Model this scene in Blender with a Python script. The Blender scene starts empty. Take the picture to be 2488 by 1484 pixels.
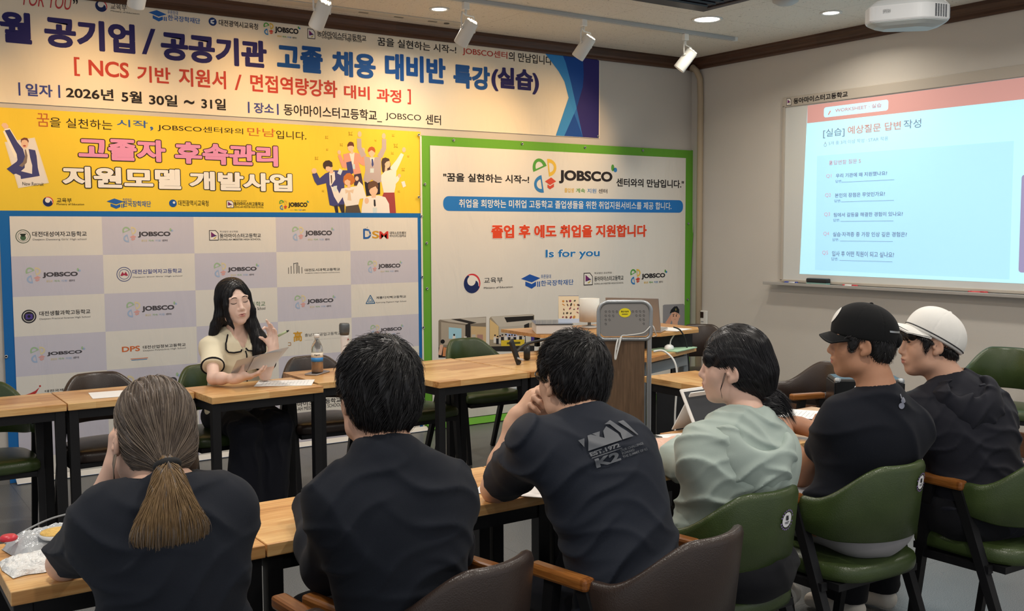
import bpy, bmesh, math, random
import numpy as np
from mathutils import Vector, Matrix, Quaternion

C = bpy.context.scene.collection
SC = bpy.context.scene

# ------------------------------------------------------------------ camera, world, lights, exposure
H = 1.55                       # eye height of the photographer
FRONT = 6.833                  # y of the banner wall
RIGHT = 6.66                   # x of the whiteboard wall
CEIL = 3.09
YAW, PITCH, ROLL, FPX = 0.598257, 0.0747355, -0.00412028, 2459.358

fw = Vector((math.sin(YAW)*math.cos(PITCH), math.cos(YAW)*math.cos(PITCH), -math.sin(PITCH)))
rt = Vector((math.cos(YAW), -math.sin(YAW), 0.0))
up = rt.cross(fw)
r2 = rt*math.cos(ROLL) + up*math.sin(ROLL)
u2 = -rt*math.sin(ROLL) + up*math.cos(ROLL)
cam = bpy.data.cameras.new('camera')
cam.sensor_fit = 'HORIZONTAL'; cam.sensor_width = 36.0; cam.lens = FPX/2488*36.0
cam.clip_start = 0.05; cam.clip_end = 60
camo = bpy.data.objects.new('camera', cam); C.objects.link(camo)
m = Matrix((r2, u2, -fw)).transposed().to_4x4(); m.translation = (0, 0, H)
camo.matrix_world = m
SC.camera = camo

SC.view_settings.view_transform = 'Standard'
SC.view_settings.look = 'None'
SC.view_settings.exposure = 0.0
SC.view_settings.gamma = 1.0
SC.view_settings.use_curve_mapping = False
try:
    SC.cycles.use_denoising = True
    SC.cycles.max_bounces = 6
    SC.cycles.diffuse_bounces = 3
    SC.cycles.sample_clamp_indirect = 4.0
except Exception:
    pass

def lin(h):
    h = h.lstrip('#')
    o = []
    for i in (0, 2, 4):
        c = int(h[i:i+2], 16)/255
        o.append(c/12.92 if c <= 0.04045 else ((c+0.055)/1.055)**2.4)
    return o

world = bpy.data.worlds.new('open_side_fill'); SC.world = world  # even fill light added through the open back and left of the room
world.use_nodes = True
bg = world.node_tree.nodes['Background']
bg.inputs[0].default_value = (*lin('#eef0f2'), 1); bg.inputs[1].default_value = 0.62

def area(name, loc, size, energy, col, shape='DISK', rot=(0, 0, 0), spread=math.pi, sy=None):
    l = bpy.data.lights.new(name, 'AREA'); l.shape = shape; l.size = size
    if sy: l.size_y = sy
    l.energy = energy; l.color = lin(col); l.spread = spread
    o = bpy.data.objects.new(name, l); C.objects.link(o); o.location = loc; o.rotation_euler = rot
    return o
DOWN = [(3.646, 6.237), (5.469, 5.458), (6.051, 4.808)]          # the downlights in view
DOWN_OFF = [(1.9, 5.2), (3.7, 4.3), (5.5, 3.4), (0.2, 4.2), (2.0, 3.3), (3.8, 2.4), (5.6, 1.5),
            (0.3, 2.3), (2.1, 1.4), (3.9, .5), (0.4, 0.4), (2.2, -0.5)]
for i, (x, y) in enumerate(DOWN + DOWN_OFF):
    if i < 3: area('downlight_lamp', (x, y, CEIL-.03), .11, 9 if i else 6, '#fff3e0', spread=2.6)
    else: area('downlight_lamp', (x, y, CEIL-.03), .16, 14, '#fdf6ec', spread=2.7)
SPOTS = [(0.46, 5.85), (1.508, 5.85), (2.581, 5.85), (3.624, 5.85), (4.623, 5.85), (5.63, 5.85)]
SPOT_DIR = [Vector((-.10, .62, -.78)).normalized(), Vector((-.06, .60, -.80)).normalized(), Vector((-.12, .62, -.78)).normalized(),
            Vector((-.22, .55, -.80)).normalized(), Vector((-.30, .52, -.80)).normalized(), Vector((-.42, .45, -.79)).normalized()]
for (x, y), d in zip(SPOTS, SPOT_DIR):
    l = bpy.data.lights.new('track_spot_lamp', 'SPOT'); l.energy = 46; l.color = lin('#ffcd8c')
    l.spot_size = math.radians(84); l.spot_blend = 1.0; l.shadow_soft_size = .04
    o = bpy.data.objects.new('track_spot_lamp', l); C.objects.link(o)
    o.location = Vector((x, y, 2.86)) + d*.085
    o.rotation_euler = (d+Vector((0, .25, .28))).to_track_quat('-Z', 'Y').to_euler()

# ------------------------------------------------------------------ materials
MATS = {}
def mat(name, col, rough=.6, metal=0.0, noise=None, bump=None, spec=.5, emit=None, trans=0.0, coat=0.0, sheen=0.0, alpha=None):
    if name in MATS: return MATS[name]
    m = bpy.data.materials.new(name); m.use_nodes = True
    nt = m.node_tree; b = nt.nodes['Principled BSDF']
    c = (*lin(col), 1)
    b.inputs['Base Color'].default_value = c
    b.inputs['Roughness'].default_value = rough
    b.inputs['Metallic'].default_value = metal
    b.inputs['Specular IOR Level'].default_value = spec
    if trans: b.inputs['Transmission Weight'].default_value = trans
    if coat: b.inputs['Coat Weight'].default_value = coat; b.inputs['Coat Roughness'].default_value = .15
    if sheen: b.inputs['Sheen Weight'].default_value = sheen
    if alpha is not None: b.inputs['Alpha'].default_value = alpha
    if emit:
        b.inputs['Emission Color'].default_value = (*lin(emit[0]), 1); b.inputs['Emission Strength'].default_value = emit[1]
    if noise or bump:
        tc = nt.nodes.new('ShaderNodeTexCoord')
    if noise:
        sc, amt = noise[0], noise[1]
        n = nt.nodes.new('ShaderNodeTexNoise'); n.inputs['Scale'].default_value = sc; n.inputs['Detail'].default_value = 4
        nt.links.new(tc.outputs['Object'], n.inputs['Vector'])
        mx = nt.nodes.new('ShaderNodeMix'); mx.data_type = 'RGBA'
        mx.inputs[6].default_value = tuple(v*(1-amt) for v in c[:3])+(1,)
        mx.inputs[7].default_value = tuple(min(1, v*(1+amt)) for v in c[:3])+(1,)
        nt.links.new(n.outputs['Fac'], mx.inputs[0]); nt.links.new(mx.outputs[2], b.inputs['Base Color'])
    if bump:
        n2 = nt.nodes.new('ShaderNodeTexNoise'); n2.inputs['Scale'].default_value = bump[0]; n2.inputs['Detail'].default_value = 5
        nt.links.new(tc.outputs['Object'], n2.inputs['Vector'])
        bp = nt.nodes.new('ShaderNodeBump'); bp.inputs['Strength'].default_value = bump[1]; bp.inputs['Distance'].default_value = bump[2] if len(bump) > 2 else .01
        nt.links.new(n2.outputs['Fac'], bp.inputs['Height']); nt.links.new(bp.outputs['Normal'], b.inputs['Normal'])
    MATS[name] = m
    return m

def N(nt, t, **kw):
    n = nt.nodes.new(t)
    for k, v in kw.items(): n.inputs[k].default_value = v
    return n

def wood_mat(name, c1, c2, c3, rough=.32, brick=(0.42, 0.065), axis='X', grain=26):
    m = bpy.data.materials.new(name); m.use_nodes = True; nt = m.node_tree; b = nt.nodes['Principled BSDF']
    tc = nt.nodes.new('ShaderNodeTexCoord'); mp = nt.nodes.new('ShaderNodeMapping')
    if axis == 'Y': mp.inputs['Rotation'].default_value = (0, 0, math.pi/2)
    if axis == 'Z': mp.inputs['Rotation'].default_value = (0, math.pi/2, 0)
    nt.links.new(tc.outputs['Object'], mp.inputs['Vector'])
    br = nt.nodes.new('ShaderNodeTexBrick')
    br.inputs['Scale'].default_value = 1; br.inputs['Mortar Size'].default_value = 0.0008
    br.inputs['Brick Width'].default_value = brick[0]; br.inputs['Row Height'].default_value = brick[1]
    br.inputs['Color1'].default_value = (0, 0, 0, 1); br.inputs['Color2'].default_value = (1, 1, 1, 1); br.inputs['Mortar'].default_value = (.5, .5, .5, 1)
    br.offset = .37
    nt.links.new(mp.outputs[0], br.inputs['Vector'])
    ms = nt.nodes.new('ShaderNodeMapping'); ms.inputs['Scale'].default_value = (1.0, 14, 14)
    nt.links.new(mp.outputs[0], ms.inputs['Vector'])
    n = nt.nodes.new('ShaderNodeTexNoise'); n.inputs['Scale'].default_value = grain/5; n.inputs['Detail'].default_value = 6; n.inputs['Distortion'].default_value = .6
    nt.links.new(ms.outputs[0], n.inputs['Vector'])
    ma = nt.nodes.new('ShaderNodeMath'); ma.operation = 'MULTIPLY_ADD'; ma.inputs[1].default_value = .68
    nt.links.new(br.outputs['Color'], ma.inputs[0])
    mb = nt.nodes.new('ShaderNodeMath'); mb.operation = 'MULTIPLY_ADD'; mb.inputs[1].default_value = 1.5; mb.inputs[2].default_value = -.5
    nt.links.new(n.outputs['Fac'], mb.inputs[0]); nt.links.new(mb.outputs[0], ma.inputs[2])
    cr = nt.nodes.new('ShaderNodeValToRGB')
    cr.color_ramp.elements[0].color = (*lin(c1), 1); cr.color_ramp.elements[1].color = (*lin(c3), 1)
    e = cr.color_ramp.elements.new(.5); e.color = (*lin(c2), 1)
    nt.links.new(ma.outputs[0], cr.inputs[0]); nt.links.new(cr.outputs[0], b.inputs['Base Color'])
    b.inputs['Roughness'].default_value = rough
    MATS[name] = m
    return m

# ------------------------------------------------------------------ mesh helpers
def link(name, me, parent=None, mats=None, smooth=False):
    o = bpy.data.objects.new(name, me); C.objects.link(o)
    if parent is not None: o.parent = parent
    for mm in (mats if isinstance(mats, (list, tuple)) else [mats] if mats else []): me.materials.append(mm)
    if smooth:
        me.polygons.foreach_set('use_smooth', [True]*len(me.polygons))
    return o
def mesh(name, V, F, mats=None, parent=None, smooth=False, fm=None):
    me = bpy.data.meshes.new(name)
    me.from_pydata([tuple(map(float, v)) for v in V], [], [tuple(map(int, f)) for f in F])
    o = link(name, me, parent, mats, smooth)
    if fm is not None: me.polygons.foreach_set('material_index', list(map(int, fm)))
    me.update()
    return o
class MB:
    """collects shapes, then builds ONE mesh object"""
    def __init__(s): s.V = []; s.F = []; s.M = []; s.sm = []
    def add(s, V, F, m=0, smooth=False):
        n = len(s.V); s.V += [tuple(v) for v in V]
        for f in F: s.F.append(tuple(i+n for i in f)); s.M.append(m); s.sm.append(smooth)
        return s
    def box(s, c, d, m=0, R=None, bev=0.0):
        if bev > 0:
            bm = bmesh.new(); bmesh.ops.create_cube(bm, size=1)
            bmesh.ops.scale(bm, vec=d, verts=bm.verts)
            bmesh.ops.bevel(bm, geom=list(bm.edges), offset=min(bev, min(d)*.49), segments=2, affect='EDGES', profile=.5)
            V = [v.co.copy() for v in bm.verts]; bm.verts.index_update(); F = [[v.index for v in f.verts] for f in bm.faces]; bm.free()
        else:
            V = [Vector((x*d[0]/2, y*d[1]/2, z*d[2]/2)) for x in (-1, 1) for y in (-1, 1) for z in (-1, 1)]
            F = [(0, 1, 3, 2), (4, 6, 7, 5), (0, 4, 5, 1), (2, 3, 7, 6), (0, 2, 6, 4), (1, 5, 7, 3)]
        if R is not None: V = [R @ v for v in V]
        c = Vector(c)
        return s.add([v+c for v in V], F, m)
    def bar(s, a, b, w, w2=None, m=0, t=None, upv=(0, 0, 1)):
        """square bar from a to b, width w (at a) to w2 (at b)"""
        a = Vector(a); b = Vector(b); d = (b-a).normalized(); u = Vector(upv)
        if abs(d.dot(u)) > .95: u = Vector((0, 1, 0))
        x = d.cross(u).normalized(); y = x.cross(d)
        w2 = w if w2 is None else w2; t = t or 1.0
        V = []
        for p, ww in ((a, w), (b, w2)):
            for sx, sy in ((-1, -1), (1, -1), (1, 1), (-1, 1)): V.append(p + x*sx*ww/2 + y*sy*ww/2*t)
        return s.add(V, [(0, 3, 2, 1), (4, 5, 6, 7), (0, 1, 5, 4), (1, 2, 6, 5), (2, 3, 7, 6), (3, 0, 4, 7)], m)
    def tube(s, P, r, n=8, m=0, cap=True, closed=False):
        P = [Vector(p) for p in P]; L = len(P); rr = r if hasattr(r, '__len__') else [r]*L
        V = []; prev = None
        for i, p in enumerate(P):
            if closed: d = P[(i+1) % L]-P[i-1]
            else: d = P[min(i+1, L-1)]-P[max(i-1, 0)]
            d.normalize()
            if prev is None:
                u = Vector((0, 0, 1)) if abs(d.z) < .9 else Vector((1, 0, 0)); x = d.cross(u).normalized()
            else: x = (prev - d*prev.dot(d)).normalized()
            prev = x; y = d.cross(x)
            for k in range(n):
                a = 2*math.pi*k/n; V.append(p + (x*math.cos(a)+y*math.sin(a))*rr[i])
        F = []
        for i in range(L if closed else L-1):
            j = (i+1) % L
            for k in range(n): F.append((i*n+k, i*n+(k+1) % n, j*n+(k+1) % n, j*n+k))
        if cap and not closed: F += [tuple(range(n))[::-1], tuple((L-1)*n+k for k in range(n))]
        return s.add(V, F, m, True)
    def cord(s, P, r, n=8, m=0, k=8):
        P = [Vector(p) for p in P]; Q = []
        for i in range(len(P)-1):
            a, b, c, d = P[max(i-1, 0)], P[i], P[i+1], P[min(i+2, len(P)-1)]
            for j in range(k):
                t = j/k; Q.append(.5*((2*b)+(c-a)*t+(2*a-5*b+4*c-d)*t*t+(3*b-a-3*c+d)*t**3))
        return s.tube(Q+[P[-1]], r, n, m)
    def lathe(s, prof, c=(0, 0, 0), n=24, m=0, R=None, smooth=True):
        V = []; F = []; c = Vector(c)
        for r, z in prof:
            for k in range(n):
                v = Vector((r*math.cos(2*math.pi*k/n), r*math.sin(2*math.pi*k/n), z))
                V.append((R @ v if R is not None else v)+c)
        for i in range(len(prof)-1):
            for k in range(n): F.append((i*n+k, i*n+(k+1) % n, (i+1)*n+(k+1) % n, (i+1)*n+k))
        if prof[0][0] > 1e-6: F.append(tuple(range(n))[::-1])
        if prof[-1][0] > 1e-6: F.append(tuple((len(prof)-1)*n+k for k in range(n)))
        return s.add(V, F, m, smooth)
    def build(s, name, mats, parent=None, smooth=None):
        o = mesh(name, s.V, s.F, mats, parent, False, s.M)
        sm = s.sm if smooth is None else [smooth]*len(s.F)
        o.data.polygons.foreach_set('use_smooth', sm)
        return o

def tag(o, label, cat, group=None):
    o['label'] = label; o['category'] = cat
    if group: o['group'] = group
    return o
def thing(name, label, cat, loc=(0, 0, 0), rz=0.0, group=None):
    o = bpy.data.objects.new(name, None); C.objects.link(o); o.empty_display_size = .1
    o.location = loc; o.rotation_euler = (0, 0, rz)
    return tag(o, label, cat, group)
def struct(o):
    o['kind'] = 'structure'; return o
def copy_tree(o, parent=None):
    c = o.copy(); C.objects.link(c)
    if parent is not None: c.parent = parent
    for ch in list(o.children): copy_tree(ch, c)
    return c
def sstep(a, b, x):
    t = min(1, max(0, (x-a)/(b-a))); return t*t*(3-2*t)
TOPTXT=[
('FOR YOU','hred',0,1.079,2.918,1.345,3.003),
('”','black',1,1.363,2.958,1.391,2.99),
('교육부','black',0,1.585,2.952,1.683,2.994),
('Ministry of Education','black',0,1.586,2.935,1.761,2.947),
('푸른등대','sblue',0,1.94,2.963,2.006,2.987),
('한국장학재단','sblue',1,1.941,2.922,2.152,2.958),
('대전광역시교육청','black',1,2.278,2.925,2.55,2.967),
('동아마이스터고등학교','black',1,2.984,2.927,3.369,2.971),
('Dongah Meister High School','black',0,3.021,2.911,3.332,2.937),
('꿈을 실현하는 시작~!','black',1,3.461,2.909,4.138,2.971),
('JOBSCO센터','red',1,4.196,2.906,4.616,2.97),
('의 만남입니다','black',1,4.629,2.902,5.061,2.975),
('월','navy',3,0.945,2.686,1.121,2.872),
('공기업','navy',3,1.192,2.683,1.729,2.871),
('/','navy',1,1.769,2.69,1.859,2.857),
('공공기관','navy',3,1.891,2.666,2.608,2.853),
('고졸','hblue',3,2.681,2.665,3.024,2.85),
('채용','hblue',3,3.095,2.66,3.443,2.841),
('대비반','hblue',3,3.52,2.665,4.041,2.864),
('특강','hblue',3,4.111,2.651,4.449,2.835),
('(실습)','navy',3,4.463,2.652,4.928,2.848),
('[','red',1,1.356,2.518,1.389,2.634),
('NCS','red',2,1.441,2.527,1.685,2.626),
('기반','red',2,1.735,2.511,1.947,2.617),
('지원서','red',2,2.001,2.505,2.317,2.626),
('/','red',1,2.376,2.505,2.426,2.611),
('면접역량강화','red',2,2.486,2.503,3.133,2.624),
('대비','red',2,3.186,2.506,3.391,2.604),
('과정','red',2,3.448,2.5,3.652,2.598),
(']','red',1,3.706,2.497,3.735,2.609),
('|','ind',0,1.035,2.374,1.045,2.453),
('일자','ind',2,1.075,2.375,1.226,2.451),
('|','ind',0,1.259,2.376,1.27,2.454),
('2026년','black',2,1.303,2.379,1.586,2.451),
('5월','black',2,1.634,2.373,1.761,2.449),
('30일','black',2,1.805,2.367,1.987,2.442),
('~','black',1,2.031,2.389,2.099,2.416),
('31일','black',2,2.146,2.364,2.312,2.44),
('|','ind',0,2.465,2.356,2.477,2.432),
('장소','ind',2,2.507,2.359,2.651,2.431),
('|','ind',0,2.674,2.356,2.686,2.432),
('동아마이스터고등학교','black',1,2.723,2.357,3.447,2.436),
('_','black',1,3.448,2.35,3.489,2.356),
('JOBSCO','black',0,3.519,2.366,3.82,2.423),
('센터','black',1,3.86,2.355,3.996,2.431),
]
YELTXT=[
('꿈','brick',0,1.13,2.194,1.2,2.274),
('을 실천하는','black',0,1.203,2.194,1.571,2.254),
('시작','script',1,1.598,2.218,1.791,2.264),
(',','script',1,1.805,2.202,1.825,2.228),
('JOBSCO센터와의','black',0,1.853,2.202,2.426,2.248),
('만남','brick',0,2.456,2.202,2.657,2.258),
('입니다.','black',0,2.663,2.191,2.886,2.248),
('교육부','black',0,1.226,1.73,1.313,1.759),
('Ministry of Education','black',0,1.225,1.711,1.385,1.727),
('푸른등대','sblue',0,1.62,1.746,1.674,1.762),
('한국장학재단','sblue',1,1.621,1.708,1.796,1.747),
('대전광역시교육청','black',0,1.973,1.717,2.175,1.755),
('학교법인 공산학원','black',0,2.35,1.75,2.44,1.76),
('동아마이스터고등학교','black',1,2.35,1.722,2.561,1.748),
('DONG-AH MEISTER HIGH SCHOOL','black',0,2.349,1.707,2.56,1.72),
]
YELBIG=[
('고졸자','pink',3,1.363,2.001,1.9,2.142),
('후속관리','pink',3,1.959,1.996,2.672,2.138),
('지원모델','white',3,1.262,1.825,1.996,1.957),
('개발사업','white',3,2.048,1.824,2.773,1.948),
]
GRNTXT=[
('"꿈을 실현하는 시작~!','black',2,4.003,1.925,4.816,1.992),
('센터와의 만남입니다."','black',2,5.745,1.921,6.549,1.994),
('취업을 희망하는 미취업 고등학교 졸업생들을 위한 취업지원서비스를 제공 합니다.','white',1,4.143,1.725,6.397,1.791),
('졸업 후 에도 취업을 지원합니다','orange',3,4.443,1.48,6.1,1.59),
('Is for you','iblue',2,4.981,1.299,5.56,1.383),
('졸업생','gold',1,5.268,1.882,5.361,1.91),
('계속','lgreen',1,5.369,1.883,5.429,1.911),
('지원','iblue',1,5.441,1.882,5.502,1.91),
('센터','black',1,5.514,1.882,5.577,1.911),
('교육부','black',0,4.371,1.122,4.551,1.168),
('Ministry of Education','black',0,4.37,1.073,4.649,1.094),
('푸른등대','sblue',0,4.933,1.144,5.036,1.176),
('한국장학재단','sblue',1,4.933,1.081,5.275,1.128),
('학교법인 공산학원','black',0,5.502,1.165,5.696,1.181),
('동아마이스터고등학교','black',1,5.502,1.103,5.831,1.145),
('DONG-AH MEISTER HIGH SCHOOL','black',0,5.502,1.074,5.832,1.087),
]
CHKTXT=[
('대전대성여자고등학교','black',1,1.078,1.519,1.393,1.551),
("Daejeon Daeseong Girls' High school",'grey',0,1.08,1.493,1.39,1.508),
('학교법인 공산학원','grey',0,2.244,1.539,2.37,1.551),
('동아마이스터고등학교','black',1,2.243,1.503,2.533,1.532),
('DONG-AH MEISTER HIGH SCHOOL','black',1,2.243,1.485,2.532,1.497),
('대덕소프트웨어','black',1,3.535,1.518,3.673,1.54),
('마이스터고등학교','black',1,3.535,1.497,3.673,1.517),
('D','sblue',2,3.316,1.486,3.382,1.561),
('S','dgold',2,3.389,1.489,3.447,1.545),
('M','crim',2,3.449,1.486,3.524,1.542),
('대전신일여자고등학교','ind',1,1.664,1.272,1.982,1.302),
("Daejeon Shinil Girls' High school",'grey',0,1.665,1.246,1.983,1.257),
('대전도시과학고등학교','black',1,2.852,1.258,3.125,1.278),
('DAEJEON URBAN SCIENCE HIGHSCHOOL','grey',1,2.854,1.241,3.125,1.248),
('대전생활과학고등학교','black',1,1.1,1.029,1.398,1.058),
('Daejeon Practical Science High School','grey',0,1.101,1.002,1.397,1.015),
('대전여자상업고등학교','dgreen',0,2.199,1.024,2.554,1.058),
("Daejeon Girls' Commercial High School",'black',0,2.199,0.993,2.553,1.02),
('계룡디지텍고등학교','black',1,3.414,1.037,3.667,1.056),
('Kyeryong Digitech High School','grey',0,3.413,1.003,3.668,1.016),
('DPS','multi',2,1.583,0.769,1.696,0.804),
('대전산업정보고등학교','black',1,1.715,0.78,1.993,0.802),
('Daejeon Polytechnic High School','grey',0,1.716,0.761,1.993,0.774),
('충남기계공업고등학교','black',0,2.843,0.789,3.125,0.812),
('CHUNGNAM MECHANICAL TECHNICAL HIGHSCHOOL','grey',0,2.842,0.765,3.124,0.763),
('高','dgold',2,2.756,0.759,2.822,0.833),
('대전국제통상고등학교','black',1,1.115,0.549,1.394,0.565),
('동아마이스터고등학교','black',1,2.689,0.289,3.117,0.325),
('DONG-AH MEISTER HIGH SCHOOL','black',0,2.688,0.259,3.116,0.285),
]
JOBCHK=[
(1.706,1.509,1.914,1.547),
(2.859,1.506,3.067,1.549),
(1.127,1.263,1.332,1.298),
(2.292,1.267,2.497,1.301),
(3.435,1.26,3.622,1.298),
(1.716,1.022,1.925,1.061),
(2.865,1.022,3.069,1.058),
(1.135,0.775,1.341,0.801),
(3.447,0.785,3.627,0.816),
(1.667,0.517,1.93,0.579),
]
BRDTXT=[
('동아마이스터고등학교','black',2,5.623,2.565,5.093,2.611),
]
SLDTXT=[
('WORKSHEET · 실습','sred',1,5.216,2.458,4.794,2.49),
('[실습]','sgrey',0,5.327,2.265,5.124,2.336),
('예상질문 답변','sred',1,5.094,2.278,4.624,2.34),
('작성','sgrey',0,4.602,2.279,4.458,2.342),
('5개 중 3개 이상 작성 · STAR 적용','slight',0,5.272,2.207,4.731,2.237),
('답변할 질문 5','sred',0,5.219,2.051,4.968,2.085),
('Q1','spink',0,5.29,1.948,5.238,1.979),
('우리 기관에 왜 지원했나요?','sgrey',1,5.197,1.947,4.732,1.979),
('답변:','sgrey',0,5.199,1.909,5.137,1.93),
('Q2','spink',0,5.296,1.796,5.241,1.829),
('본인의 장점은 무엇인가요?','sgrey',1,5.202,1.792,4.746,1.826),
('답변:','sgrey',0,5.206,1.756,5.143,1.777),
('Q3','spink',0,5.302,1.644,5.246,1.677),
('팀에서 갈등을 해결한 경험이 있나요?','sgrey',1,5.209,1.64,4.59,1.673),
('답변:','sgrey',0,5.213,1.604,5.15,1.626),
('Q4','spink',0,5.307,1.49,5.251,1.523),
('실습·자격증 중 가장 인상 깊은 경험은?','sgrey',1,5.215,1.486,4.552,1.522),
('답변:','sgrey',0,5.217,1.45,5.155,1.473),
('Q5','spink',0,5.314,1.337,5.257,1.373),
('입사 후 어떤 직원이 되고 싶나요?','sgrey',1,5.219,1.33,4.656,1.372),
('답변:','sgrey',0,5.224,1.296,5.159,1.321),
]
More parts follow.
